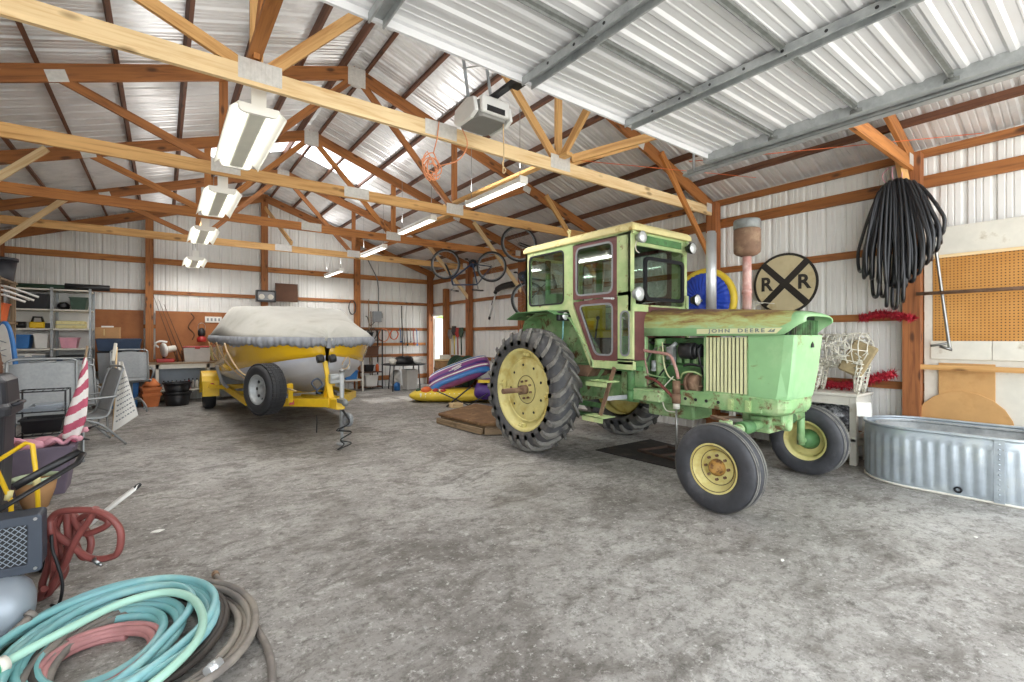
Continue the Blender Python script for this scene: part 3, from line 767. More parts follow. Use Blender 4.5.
# --- front axle
mb = MB(); mb.box(AX-.16,AX+.16,2.12,2.32,.58,.74); mb.box(AX-.11,AX+.11,2.02,2.42,.66,.78); mb.cyl((AX,2.0,.66),(AX,2.44,.66),.055,n=16); mb.build('axle_bolster', M['green'], T, bevel=.02, segs=2)
for s in (-1,1):
    mb = MB(); mb.cyl((AX+s*.15,2.22,.66),(AX+s*.76,2.22,.66),.045,n=14); ex = mb.build('axle_tube', M['green'], T)
    mb = MB(); mb.cyl((AX+s*.34,2.22,.66),(AX+s*.52,2.22,.66),.064,n=14); mb.build('axle_sleeve', M['green_dark'], ex)
    mb = MB(); mb.cyl((AX+s*.77,2.22,.34),(AX+s*.77,2.22,.74),.04,.036,n=14); mb.cyl((AX+s*.77,2.22,.70),(AX+s*.77,2.22,.76),.055,n=14); mb.cyl((AX+s*.77,2.22,.385),(AX+s*.9,2.20,.385),.035,n=12); mb.build('spindle', M['green'], T)
    mb = MB(); mb.tube([(AX+s*.77,2.24,.75),(AX+s*.66,2.42,.75),(AX+s*.12,2.42,.70)],.014,8); mb.beam((AX+s*.77,2.22,.76),(AX+s*.64,2.42,.76),.05,.025); mb.build('tie_rod', M['rust'], T)
# --- frame rails and chassis
for s in (-1,1):
    mb = MB(); mb.prism([(3.55,.76),(3.55,.90),(3.0,.94),(2.12,.94),(2.12,.79),(2.3,.775),(3.0,.775)],(AX+s*.285,0,0),(0,1,0),(0,0,1),(s*.03,0,0)); fr = mb.build('frame_rail', M['green'], T, bevel=.008)
    if s < 0:
        mb = MB()
        for y in (2.55,2.68,2.80,2.92): mb.cyl((AX-.320,y,.85),(AX-.313,y,.85),.017,n=12)
        mb.build('rail_hole', M['black'], fr)
        for y in (2.42,2.25):
            mb = MB(); mb.box(AX-.322,AX-.313,y-.03,y+.03,.79,.90)
            for z in (.82,.87): mb.cyl((AX-.335,y,z),(AX-.310,y,z),.022,n=10)
            mb.build('bolt_plate', M['green_cab'], fr)
sec = []
for z,e in ((.775,.075),(.785,.045),(.81,.018),(.85,.004),(.935,.0)):
    sec.append([(AX-.318+e*.4,2.40,z),(AX-.318+e*.5,2.08,z),(AX-.308+e,1.985+e*.4,z),(AX-.275+e,1.935+e,z),(AX-.22+e,1.905+e,z),(AX+.22-e,1.905+e,z),(AX+.275-e,1.935+e,z),(AX+.308-e,1.985+e*.4,z),(AX+.318-e*.5,2.08,z),(AX+.318-e*.4,2.40,z)])
mb = MB(); mb.loft(sec, closed=True, smooth=False, caps=True); mb.build('front_casting', M['green'], T, bevel=.006)
mb = MB(); mb.box(AX-.25,AX+.25,3.45,5.15,.72,1.04); mb.box(AX-.19,AX+.19,2.9,3.5,.60,.86); mb.box(AX-.30,AX+.30,4.55,5.2,.64,1.1); mb.build('transmission', M['green'], T, bevel=.03, segs=2)
mb = MB(); mb.cyl((4.12,4.90,.805),(5.7,4.90,.805),.11,n=18); mb.cyl((4.4,4.9,.805),(4.6,4.9,.805),.19,n=18); mb.build('rear_axle', M['green_dark'], T)
mb = MB(); mb.box(AX-.06,AX+.06,4.5,5.7,.40,.45); mb.beam((4.36,3.95,.66),(4.36,4.7,.66),.03,.06); mb.build('drawbar', M['green_dark'], T)
# --- engine
mb = MB(); mb.box(AX-.20,AX+.20,2.78,3.50,.80,1.20); mb.box(AX-.16,AX+.16,2.80,3.48,1.2,1.50); mb.box(AX-.24,AX-.16,2.95,3.35,.86,1.06)
en = mb.build('engine_block', M['green_dark'], T, bevel=.02, segs=2)
mb = MB()
for i in range(6): mb.box(AX-.215,AX-.19,2.84+i*.1,2.90+i*.1,1.22,1.42)
mb.build('valve_cover', M['green'], en, bevel=.008)
mb = MB(); mb.cyl((AX-.27,3.27,.98),(AX-.27,3.27,1.44),.045,n=16); mb.cyl((AX-.27,3.27,1.42),(AX-.27,3.27,1.49),.06,n=16); mb.build('filter_canister', M['green'], T)
mb = MB(); mb.cyl((AX-.27,3.10,1.20),(AX-.27,3.10,1.30),.03,n=12); mb.box(AX-.31,AX-.24,3.08,3.16,1.26,1.40); mb.cyl((AX-.29,3.16,1.36),(AX-.29,3.05,1.44),.022,n=10); mb.build('injection_pump', M['galv'], T)
mb = MB(); mb.cyl((AX-.26,3.00,1.36),(AX-.26,2.84,1.36),.088,n=20); mb.cyl((AX-.26,2.84,1.36),(AX-.26,2.80,1.36),.07,n=20); al = mb.build('alternator', M['black'], T, bevel=.006)
mb = MB(); mb.cyl((AX-.26,2.79,1.36),(AX-.26,2.755,1.36),.06,n=20); mb.cyl((AX-.05,2.79,1.05),(AX-.05,2.76,1.05),.13,n=24); mb.build('pulley', M['blackmetal'], al)
mb = MB(); mb.tube([(AX-.26,2.77,1.43),(AX-.05,2.77,1.19),(AX+.07,2.77,1.02),(AX-.05,2.77,.91),(AX-.18,2.77,1.0),(AX-.32,2.77,1.35),(AX-.26,2.77,1.43)],.012,6); mb.build('fan_belt', M['black'], T)
for pts, r, m, nm in (([(4.45,3.52,1.43),(4.45,3.45,1.36),(4.45,3.2,1.33),(4.45,3.08,1.30),(4.44,3.0,1.15),(4.43,2.97,1.06)],.017,'rust_red','hydraulic_hose'),
                  ([(4.44,3.40,1.05),(4.42,3.25,1.02),(4.40,3.1,.93),(4.40,3.0,.85)],.017,'hose_red','hydraulic_hose'),
                  ([(4.5,3.22,1.45),(4.48,3.18,1.2),(4.47,3.12,1.08),(4.5,3.05,1.03)],.008,'cream_strip','fuel_line'),
                  ([(4.46,3.05,1.08),(4.40,3.15,.92),(4.41,3.12,.72),(4.43,3.0,.70)],.006,'wire_white','control_wire'),
                  ([(4.5,2.95,1.2),(4.48,2.85,1.22),(4.5,2.72,1.2)],.012,'black','wire_loom'),
                  ([(4.5,3.5,1.10),(4.46,3.3,1.07),(4.46,3.15,1.06)],.011,'green','fuel_line'),
                  ([(4.55,3.45,1.47),(4.5,3.35,1.44),(4.52,3.1,1.42)],.011,'black','wire_loom')):
    mb = MB(); mb.tube(pts, r, 8, sub=6); mb.build(nm, M[m], T)
mb = MB(); mb.cyl((4.41,2.98,.90),(4.41,2.98,1.04),.04,n=14); mb.cyl((4.41,2.98,.80),(4.41,2.98,.90),.046,n=14); cy = mb.build('hanging_cylinder', M['rust'], T)
mb = MB(); mb.cyl((4.41,2.98,.74),(4.41,2.98,.80),.034,n=14); mb.build('cylinder_cap', M['white_dirty'], cy)
mb = MB(); mb.cyl((4.41,2.98,.30),(4.41,2.98,.74),.011,n=10); mb.build('cylinder_rod', M['steel'], cy)
mb = MB(); mb.box(4.30,4.50,3.12,3.56,.80,.92); mb.box(4.29,4.51,3.11,3.57,.905,.93); mb.build('battery_box', M['green'], T, bevel=.008)
mb = MB(); mb.box(4.46,4.52,3.42,3.78,.80,1.52); mb.build('pedestal_panel', M['green'], T, bevel=.01)
mb = MB(); mb.box(AX-.28,AX+.28,3.42,3.80,.9,1.5); mb.build('pedestal', M['green_dark'], T, bevel=.02)
for (a,b,r,m,nm) in (((4.56,3.42,.98),(4.56,3.22,.98),.055,'green','starter_motor'),((4.52,3.34,1.12),(4.52,3.34,1.24),.035,'galv','fuel_pump'),((4.55,2.92,1.02),(4.55,2.80,1.02),.09,'rust','fan_hub')):
    mb = MB(); mb.cyl(a,b,r,n=16); mb.cyl(a,V(a).lerp(V(b),.2),r*1.2,n=16); mb.build(nm, M[m], T)
for pts,m in (([(4.5,3.44,1.2),(4.47,3.38,1.28),(4.49,3.3,1.38),(4.5,3.2,1.40)],'steel'),([(4.5,3.4,.96),(4.46,3.3,1.0),(4.47,3.2,1.12),(4.5,3.14,1.2)],'black'),([(4.52,3.0,1.05),(4.47,2.94,1.12),(4.5,2.84,1.14),(4.54,2.76,1.10)],'green_cab'),([(4.53,3.06,.98),(4.48,2.98,1.0),(4.5,2.86,.98),(4.55,2.76,.99)],'rust'),([(4.5,3.46,1.34),(4.46,3.42,1.22),(4.48,3.4,1.08),(4.5,3.42,.95)],'rust_red')):
    mb = MB(); mb.tube(pts,.009,6,sub=5); mb.build('engine_pipe', M[m], T)
# --- lower hood: side grille and nose
def hood_x(y): return .30
mb = MB(); mb.box(AX-.275,AX+.275,2.0,2.72,.94,1.50); mb.build('radiator', M['blackmetal'], T)
for s in (-1,1):
    n = 11
    mb = MB()
    for i in range(n):
        y = 2.265 + (2.70-2.265)*(i+.5)/n
        mb.box(AX+s*.292-.008,AX+s*.292+.008,y-.011,y+.011,.955,1.505)
    g = mb.build('side_grille', M['cream_strip'], T)
    mb = MB(); mb.box(AX+s*.285-.01,AX+s*.285+.01,2.70,2.72,.94,1.52); mb.box(AX+s*.285-.01,AX+s*.285+.01,2.25,2.27,.94,1.52); mb.box(AX+s*.285-.012,AX+s*.285+.012,2.25,2.72,.935,.955); mb.build('grille_frame', M['green'], g)
mb = MB()
sec = []
for z, yf, hw in ((.935,1.925,.262),(.97,1.915,.27),(1.2,1.88,.285),(1.45,1.855,.292),(1.525,1.85,.292)):
    sec.append([(AX-.302,2.255,z),(AX-.305,yf+.08,z),(AX-hw,yf+.005,z),(AX-hw+.03,yf-.012,z),(AX+hw-.03,yf-.012,z),(AX+hw,yf+.005,z),(AX+.305,yf+.08,z),(AX+.302,2.255,z)])
mb.loft(sec, smooth=False); nose = mb.build('nose_panel', M['green_hood'], T, thick=.008, bevel=.006)
mb = MB(); mb.box(AX-.27,AX+.27,1.90,2.25,1.50,1.70); mb.build('upper_grille_backing', M['blackmetal'], nose)
mb = MB()
for i in range(15):
    x = AX-.25+i*.0357; mb.box(x-.006,x+.006,1.865,1.89,1.52,1.665)
for s in (-1,1):
    for i in range(7): mb.box(AX+s*.285-.004,AX+s*.285+.004,1.90+i*.035,1.912+i*.035,1.52,1.60+.012*i if i<6 else 1.66)
mb.build('upper_grille', M['green_dark'], nose)
mb = MB(); mb.prism([(-.03,-.02),(.03,-.02),(.02,.015),(.008,.02),(0,.035),(-.008,.02),(-.02,.015)],(AX+.05,1.835,1.43),(1,0,0),(0,0,1),(0,-.006,0)); mb.build('emblem', M['blackmetal'], nose)
# --- upper cowl with overhanging brow
sec = []
for y, hw, zt, zb, lift in ((3.60,.345,1.835,1.52,0),(3.2,.34,1.82,1.52,0),(2.6,.333,1.79,1.52,0),(2.2,.33,1.765,1.52,0),(2.08,.328,1.757,1.522,0),(2.0,.326,1.75,1.522,0),(1.93,.326,1.747,1.53,0),(1.885,.325,1.743,1.555,0),(1.85,.322,1.738,1.585,0),(1.81,.317,1.730,1.612,0),(1.775,.306,1.714,1.632,0),(1.755,.29,1.697,1.645,0)):
    r = zt-zb; p = []
    for s in (-1,1):
        q = [(AX+s*hw,y,zb),(AX+s*hw,y,zb+r*.45),(AX+s*(hw-.012),y,zb+r*.66),(AX+s*(hw-.05),y,zb+r*.86),(AX+s*(hw-.12),y,zb+r*.96),(AX+s*.08,y,zt)]
        p += q if s < 0 else q[::-1]
    sec.append(p)
mb = MB(); mb.loft(sec, smooth=True); cowl = mb.build('hood_cowl', M['green_hood'], T, thick=.012)
# worn top skin of the cowl follows the crown of the hood
sec = []
for y, hw, zt, zb in ((3.60,.345,1.835,1.50),(3.2,.34,1.82,1.50),(2.6,.333,1.79,1.50),(2.2,.33,1.765,1.50),(1.96,.326,1.749,1.52),(1.86,.323,1.740,1.60)):
    r = zt-zb
    sec.append([(AX-hw-.009,y,zb+r*.34),(AX-hw-.0095,y,zb+r*.46),(AX-hw+.002,y,zb+r*.68+.005),(AX-hw+.043,y,zb+r*.865+.009),(AX-hw+.118,y,zb+r*.965+.010),(AX-.08,y,zt+.010),(AX+.08,y,zt+.010),(AX+hw-.118,y,zb+r*.965+.010),(AX+hw-.043,y,zb+r*.865+.009)])
mb = MB(); mb.loft(sec[:], smooth=True)
t = NT('hood weathering'); v = t.coord('Object', (1,.45,2.2))
g = t.n('ShaderNodeTexCoord'); sp = t.n('ShaderNodeSeparateXYZ'); t.l(g.outputs['Object'], sp.inputs[0])
mr = t.n('ShaderNodeMapRange'); mr.inputs['From Min'].default_value = 1.60; mr.inputs['From Max'].default_value = 1.83; mr.inputs['To Min'].default_value = -.17; mr.inputs['To Max'].default_value = .20; t.l(sp.outputs[2], mr.inputs[0])
ad = t.n('ShaderNodeMath', operation='ADD'); t.l(t.noise(v, 6, 8, .72, .5), ad.inputs[0]); t.l(mr.outputs[0], ad.inputs[1])
c = t.ramp(ad.outputs[0], [(.30, rgb('#a9c895')),(.41, rgb('#b0b878')),(.52, rgb('#a09558')),(.58, rgb('#8d7444')),(.68, rgb('#6b4d44'))])
t.set(Base_Color=c, Roughness=.5); M['hood_wear'] = t.m
mb.build('worn_top_skin', M['hood_wear'], cowl)
mb = MB()
mb.prism([(3.0,1.54),(2.93,1.592),(1.93,1.592),(1.985,1.54)],(AX-.335,0,0),(0,1,0),(0,0,1),(-.006,0,0)); strip = mb.build('name_strip', M['cream_strip'], cowl)
tm = text_mesh('JOHN  DEERE', .05, .002, 1.35, .0012)
lw = max(v.co.x for v in tm.vertices)-min(v.co.x for v in tm.vertices)
for q in tm.vertices: q.co.x *= .56/lw
R_ = Matrix(((0,0,-1,AX-.343),(-1,0,0,2.36),(0,1,0,1.568),(0,0,0,1)))
mb = MB(); mb.add_mesh(tm, R_); mb.build('lettering', M['silver_letter'], strip)
mb = MB(); mb.prism([(2.06,1.555),(2.02,1.585),(2.03,1.56),(1.99,1.585),(2.0,1.552)],(AX-.341,0,0),(0,1,0),(0,0,1),(-.003,0,0)); mb.build('chevron_mark', M['silver_letter'], strip)
# --- stacks
mb = MB(); mb.cyl((AX,2.81,1.76),(AX,2.81,2.64),.053,n=24); mb.cyl((AX,2.81,2.62),(AX,2.81,2.66),.048,.042,n=24); mb.build('exhaust_stack', M['chrome'], T)
mb = MB(); mb.cyl((AX,2.42,1.74),(AX,2.42,2.38),.042,n=20); mb.cyl((AX,2.42,1.95),(AX,2.42,1.99),.048,n=20); ip = mb.build('intake_pipe', M['rust_red'], T)
mb = MB(); mb.lathe([(.05,2.33),(.10,2.35),(.123,2.37),(.127,2.40),(.127,2.60),(.118,2.615),(0,2.615)],(AX,2.42,0),(0,0,1),32); pc = mb.build('precleaner', M['rust'], ip)
mb = MB(); mb.lathe([(.12,2.61),(.128,2.615),(.128,2.69),(.12,2.705),(0,2.71)],(AX,2.42,0),(0,0,1),32); mb.build('precleaner_cap', M['galv_dark'], ip)

# --- cab
CX0, CX1, CYF, CYR = 4.19, 5.27, 3.42, 5.30
def rrect(x0,x1,y0,y1,r,n=4):
    out = []
    for cx,cy,a0 in ((x1-r,y1-r,0),(x0+r,y1-r,PI/2),(x0+r,y0+r,PI),(x1-r,y0+r,1.5*PI)):
        for i in range(n+1):
            a = a0+PI/2*i/n; out.append((cx+r*math.cos(a),cy+r*math.sin(a)))
    return out
def rpoly(pts, r, n=4):
    out = []; N = len(pts)
    for i in range(N):
        p = V(pts[i]+(0,)); a = (V(pts[i-1]+(0,))-p).normalized(); b = (V(pts[(i+1)%N]+(0,))-p).normalized()
        p0, p1 = p+a*r, p+b*r
        for k in range(n+1):
            t_ = k/n; q = p0*(1-t_)**2 + p*2*t_*(1-t_) + p1*t_**2; out.append((q.x,q.y))
    return out
def shrink(poly, d):
    c = V((sum(p[0] for p in poly)/len(poly), sum(p[1] for p in poly)/len(poly), 0)); out = []
    N = len(poly)
    for i in range(N):
        p = V(poly[i]+(0,)); e = (V(poly[(i+1)%N]+(0,))-V(poly[i-1]+(0,))).normalized(); nrm = V((-e.y,e.x,0))
        if nrm.dot(c-p) < 0: nrm = -nrm
        q = p + nrm*d; out.append((q.x,q.y))
    return out
mb = MB()
mb.loft([[(x,y,z) for x,y in ((CX0-.03+e,CYF-.06+e),(CX1+.03-e,CYF-.06+e),(CX1+.03-e,CYR+.03-e),(CX0-.03+e,CYR+.03-e))] for z,e in ((2.70,0),(2.755,0),(2.79,.03),(2.82,.12))], closed=True, smooth=False, caps=True)
roof = mb.build('cab_roof', M['cream'], T, bevel=.012, segs=2)
mb = MB(); mb.cyl((CX0+.02,4.42,2.78),(CX0+.02,4.42,2.86),.014,n=8); mb.lathe([(.012,-.01),(.028,-.01),(.028,.01),(.012,.01)],(CX0+.02,4.42,2.87),(1,0,0),12,closed=True); mb.build('lifting_eye', M['cream'], roof)
for s, X in ((-1,CX0),(1,CX1)):
    u, vv, t_ = (0,1,0),(0,0,1),(-s*.03,0,0)
    # rear side window frame, door frame, front pillar - each with a real opening
    rear_o = [(4.42,1.90),(4.42,2.70),(5.29,2.70),(5.29,1.90)]; rear_i = rrect(4.50,5.20,1.955,2.63,.07)
    mb = MB(); q = [(4.44,1.86),(5.30,1.86),(5.30,2.71),(4.44,2.71)]
    mb.ring(rrect(4.44,5.30,1.86,2.71,.002), rrect(4.50,5.22,1.945,2.645,.07),(X,0,0),u,vv,t_); fr = mb.build('rear_side_frame', M['green_cab'], T)
    mb = MB(); mb.ring(rrect(4.495,5.225,1.94,2.65,.07), rrect(4.515,5.205,1.96,2.63,.06),(X+s*.006,0,0),u,vv,(-s*.02,0,0)); mb.build('seal', M['blackmetal'], fr)
    mb = MB(); mb.prism(rrect(4.505,5.215,1.95,2.64,.065),(X-s*.014,0,0),u,vv,(-s*.004,0,0)); mb.build('pane', M['cabglass'], fr)
    # door: maroon frame with two panes
    dpoly = [(3.60,1.22),(4.0,1.22),(4.33,1.92),(4.33,2.68),(3.60,2.68)]
    up = rpoly([(3.68,2.03),(4.27,2.03),(4.27,2.62),(3.68,2.62)],.08); lo = rpoly([(3.68,1.30),(3.945,1.30),(4.22,1.90),(3.68,1.90)],.07)
    mb = MB()
    mb.ring(rpoly([(3.61,1.98),(4.33,1.98),(4.33,2.68),(3.61,2.68)],.03), up,(X,0,0),u,vv,t_)
    mb.ring(rpoly([(3.61,1.23),(3.99,1.23),(4.33,1.95),(3.61,1.98)],.03), lo,(X,0,0),u,vv,t_)
    dr = mb.build('cab_door', M['maroon'], T)
    for pl in (up,lo):
        mb = MB(); mb.ring(shrink(pl,-.012), shrink(pl,.010),(X+s*.005,0,0),u,vv,(-s*.012,0,0)); mb.build('seal', M['greyplastic'], dr)
        mb = MB(); mb.prism(pl,(X-s*.014,0,0),u,vv,(-s*.004,0,0)); mb.build('pane', M['cabglass'], dr)
    mb = MB(); mb.cyl((X+s*.0,3.66,1.955),(X+s*.03,3.66,1.955),.015,n=8); mb.beam((X+s*.035,3.66,1.955),(X+s*.035,3.78,1.965),.014,.02); mb.build('door_handle', M['chrome'], dr)
    # green frame around the door
    mb = MB()
    mb.beam((X-s*.02,4.385,1.86),(X-s*.02,4.385,2.71),.05,.11,(0,1,0))
    mb.prism([(4.44,1.90),(4.33,1.90),(3.985,1.18),(4.03,1.15)],(X,0,0),u,vv,t_)
    mb.box(min(X,X-s*.05),max(X,X-s*.05),3.38,4.03,1.14,1.23)
    mb.prism([(3.60,1.2),(3.385,1.2),(3.385,1.26),(3.60,1.26)],(X,0,0),u,vv,t_)
    mb.ring(rrect(3.385,3.60,1.24,1.87,.002), rrect(3.435,3.555,1.30,1.80,.055),(X,0,0),u,vv,t_)
    mb.box(min(X,X-s*.05),max(X,X-s*.05),3.385,3.60,1.87,2.02)
    mb.prism([(3.46,1.98),(3.61,1.98),(3.61,2.69),(3.46,2.69)],(X,0,0),u,vv,t_)
    mb.box(min(X,X-s*.05),max(X,X-s*.05),CYF,CYF+.05,1.98,2.69)
    mb.box(min(X,X-s*.05),max(X,X-s*.05),3.385,4.44,2.665,2.72)
    pf = mb.build('cab_frame', M['green_cab'], T)
    mb = MB(); mb.prism(rrect(3.43,3.56,1.295,1.805,.055),(X-s*.014,0,0),u,vv,(-s*.004,0,0)); mb.build('pane', M['cabglass'], pf)
    mb = MB(); mb.ring(rrect(3.425,3.565,1.29,1.81,.06), rrect(3.443,3.547,1.308,1.792,.05),(X+s*.004,0,0),u,vv,(-s*.012,0,0)); mb.build('seal', M['greyplastic'], pf)
    # fender over the rear wheel
    fx0, fx1 = (CX0-.02,AX-.40) if s<0 else (AX+.40,CX1+.02)
    arc = [(5.42,1.15),(5.40,1.50),(5.30,1.74),(5.05,1.84),(4.6,1.84),(4.38,1.74),(4.12,1.42),(3.98,1.20),(3.98,1.15)]
    mb = MB(); mb.loft([[(x,y,z) for x in (fx0,fx1)] for y,z in arc[:]], smooth=False)
    mb.prism([(5.40,.75)]+arc[1:]+[(4.0,1.08),(4.35,.75)],((fx1 if s<0 else fx0),0,0),u,vv,(s*.006,0,0))
    mb.build('fender', M['green'], T, thick=.008)
    mb = MB(); mb.loft([[(x,y,z) for x in ((CX0-.25,CX0+.1) if s<0 else (CX1-.1,CX1+.25))] for y,z in ((5.42,1.76),(5.2,1.845),(4.55,1.85),(4.42,1.80))], smooth=False); mb.build('fender_crown', M['green_dark'], T, thick=.012)
# front wall of the cab
mb = MB(); mb.ring(rrect(CX0,CX1,1.80,2.71,.002), rrect(CX0+.06,CX1-.06,1.88,2.55,.05),(0,CYF-.01,0),(1,0,0),(0,0,1),(0,.04,0)); ff = mb.build('windshield_frame', M['green_cab'], T)
mb = MB(); mb.ring(rrect(CX0+.24,CX1-.07,1.93,2.44,.06), rrect(CX0+.28,CX1-.11,1.97,2.40,.05),(0,CYF-.02,0),(1,0,0),(0,0,1),(0,.03,0)); mb.build('seal', M['blackmetal'], ff)
mb = MB(); mb.prism(rrect(CX0+.055,CX1-.055,1.875,2.555,.05),(0,CYF+.01,0),(1,0,0),(0,0,1),(0,.004,0)); mb.build('pane', M['cabglass'], ff)
mb = MB(); mb.box(CX0+.14,CX1-.14,CYF-.025,CYF-.01,2.59,2.67); mb.build('vent_louvre', M['green_dark'], ff)
mb = MB(); mb.box(CX0+.06,AX-.26,CYF+.01,CYF+.05,1.24,1.82); mb.box(AX+.26,CX1-.06,CYF-.02,CYF+.02,1.24,1.82); mb.box(AX-.30,AX+.30,CYF-.02,CYF+.02,1.50,1.86); mb.build('firewall', M['maroon'], T, bevel=.006)
# rear wall of the cab
mb = MB(); mb.ring(rrect(CX0,CX1,1.80,2.71,.002), rrect(CX0+.08,CX1-.08,1.92,2.62,.06),(0,CYR-.04,0),(1,0,0),(0,0,1),(0,.04,0)); rf = mb.build('rear_window_frame', M['green_cab'], T)
mb = MB(); mb.prism(rrect(CX0+.07,CX1-.07,1.91,2.63,.06),(0,CYR-.02,0),(1,0,0),(0,0,1),(0,.004,0)); mb.build('pane', M['cabglass'], rf)
mb = MB(); mb.box(CX0+.03,CX1-.03,3.42,5.28,2.66,2.70); mb.build('headliner', M['green_dark'], T)
mb = MB(); mb.box(CX0+.05,CX1-.05,3.45,5.28,1.12,1.17); mb.build('cab_deck', M['green_dark'], T)
# seat, wheel, levers inside
mb = MB(); mb.box(AX-.27,AX+.27,4.15,4.62,1.50,1.60); sq = mb.build('seat', M['seat_yellow'], T, bevel=.03, segs=2)
mb = MB(); mb.box(AX-.27,AX+.27,4.56,4.66,1.6,1.98); mb.box(AX-.34,AX-.27,4.2,4.6,1.66,1.76); mb.build('seat_back', M['seat_yellow'], sq, bevel=.03, segs=2)
mb = MB(); mb.box(AX-.15,AX+.15,4.25,4.5,1.15,1.5); mb.build('seat_stand', M['black'], sq)
mb = MB(); mb.cyl((AX,3.62,1.5),(AX,3.86,1.93),.03,n=10); sw = mb.build('steering_column', M['green_dark'], T)
mb = MB(); c = V((AX,3.88,1.96)); n_ = V((0,.45,.9)).normalized(); e1 = V((1,0,0)); e2 = n_.cross(e1)
mb.tube([c+e1*(.2*math.cos(a))+e2*(.2*math.sin(a)) for a in [2*PI*i/28 for i in range(28)]],.014,8,closed=True)
for i in range(3):
    a = 2*PI*i/3; mb.cyl(c-n_*.03,c+e1*(.2*math.cos(a))+e2*(.2*math.sin(a)),.008,n=6)
mb.build('steering_wheel', M['black'], sw)
for x,y,z in ((AX-.4,4.1,1.75),(AX+.42,4.0,1.8),(AX+.38,4.12,1.78)):
    mb = MB(); mb.cyl((x,y+.1,1.17),(x,y,z),.012,n=8); mb.ball((x,y,z),.025); mb.build('lever', M['black'], T)
mb = MB(); mb.cyl((CX0+.25,5.1,1.2),(CX0+.25,5.1,2.6),.04,n=10); mb.cyl((CX1-.2,4.7,1.2),(CX1-.2,4.7,2.6),.05,n=10); mb.box(CX0+.1,CX0+.3,4.75,4.95,1.85,2.1); mb.build('roll_bar', M['green_dark'], T)
# lamps on the cab front
def head_lamp(x, y, z, r, m='galv'):
    mb = MB(); mb.lathe([(0,.09),(r*.6,.08),(r,.02),(r*1.05,0),(r*.96,-.005)],(x,y,z),(0,1,0),24); h = mb.build('work_lamp', M[m], T)
    mb = MB(); mb.lathe([(r*.95,-.002),(r*.6,-.02),(0,-.026)],(x,y,z),(0,1,0),24); mb.build('lens', M['lens'], h)
    mb = MB(); mb.cyl((x,y+.05,z),(x,y+.1,z+.03),.012,n=8); mb.build('lamp_bracket', M['blackmetal'], h)
head_lamp(CX0+.10,CYF-.10,2.625,.065); head_lamp(CX1-.04,CYF-.12,2.60,.07,'black')
head_lamp(CX0+.02,CYF-.12,1.985,.075); head_lamp(CX1+.06,CYF-.12,1.97,.07,'black')
mb = MB(); mb.tube([(CX0+.08,CYF-.03,2.6),(CX0+.03,CYF-.05,2.52),(CX0+.05,CYF-.05,2.47),(CX0+.12,CYF-.03,2.46)],.006,6,sub=4); mb.build('lamp_wire', M['wire_white'], T)
# rear lamp on the fender
mb = MB(); mb.box(CX0-.14,CX0+.08,4.44,4.50,1.72,1.84); rl = mb.build('fender_lamp', M['blackmetal'], T, bevel=.015, segs=2)
mb = MB(); mb.lathe([(.05,0),(.03,-.012),(0,-.014)],(CX0-.03,4.438,1.78),(0,1,0),16); mb.build('lens', M['lens'], rl)
mb = MB(); mb.tube([(CX0-.05,4.46,1.72),(CX0-.02,4.5,1.5),(CX0,4.6,1.3)],.01,6); mb.build('lamp_wire', M['teal'], rl)
# steps
for (y,z,nm) in ((3.76,1.0,1),(3.82,.585,2)):
    mb = MB(); mb.box(4.00,4.22,y-.16,y+.16,z-.008,z); mb.box(4.00,4.008,y-.16,y+.16,z-.06,z); 
    for i in range(5): mb.box(4.03,4.19,y-.13+i*.06,y-.10+i*.06,z,z+.006)
    mb.build('step_plate', M['green_cab'], T)
mb = MB(); mb.beam((4.16,3.62,1.16),(4.14,3.82,.585),.045,.02,(1,0,0)); mb.build('step_post', M['rust'], T)
mb = MB(); mb.cyl((4.30,3.50,.9),(4.30,3.50,1.2),.045,n=14); mb.cyl((4.30,3.5,.78),(4.30,3.5,.9),.04,n=14); mb.build('step_support', M['green_dark'], T)
mb = MB(); mb.beam((4.2,3.8,.78),(4.5,3.4,.84),.02,.05); mb.build('step_brace', M['galv'], T)
mb = MB(); mb.prism([(4.0,1.16),(4.5,1.16),(4.4,1.02),(4.1,1.02)],(CX0+.03,0,0),(0,1,0),(0,0,1),(.5,0,0)); mb.build('tool_box', M['rust'], T)
# three point arms and hitch at the rear
for s in (-1,1):
    mb = MB(); mb.beam((AX+s*.35,5.2,.62),(AX+s*.42,5.75,.5),.03,.07); mb.build('lift_arm', M['green_dark'], T)
# ------------------------------------------------------------------ along the wall behind the tractor
# railroad crossing sign
SX = XR-.10
S = thing('crossing_sign', 'round railroad crossing sign with a black X between two letters', 'sign', (SX,2.98,1.84))
c = V((SX,3.0,2.26)); R_s = .425
circ = lambda r, n=48: [(r*math.cos(2*PI*i/n), r*math.sin(2*PI*i/n)) for i in range(n)]
mb = MB(); mb.prism(circ(R_s), c, (0,-1,0),(0,0,1),(.006,0,0)); mb.build('disc', M['sign_cream'], S)
mb = MB(); mb.ring(circ(R_s+.004), circ(R_s-.03), c+V((-.003,0,0)), (0,-1,0),(0,0,1),(.004,0,0)); mb.build('rim', M['signblack'], S)
mb = MB()
for a in (PI/4,-PI/4):
    d = V((0,-math.cos(a),math.sin(a))); n_ = V((0,math.sin(a),math.cos(a)))
    L, w_ = R_s-.02, .045
    mb.prism([(-L,-w_),(L,-w_),(L,w_),(-L,w_)], c+V((-.004 if a>0 else -.0045,0,0)), d, n_, (.003,0,0))
mb.build('cross', M['signblack'], S)
tm = text_mesh('R', .27, .001, 1, .008)
for dy in (.245,-.245):
    mb = MB(); mb.add_mesh(tm, Matrix(((0,0,-1,SX-.004),(-1,0,0,3.0+dy),(0,1,0,2.26),(0,0,0,1)))); mb.build('letter', M['signblack'], S)
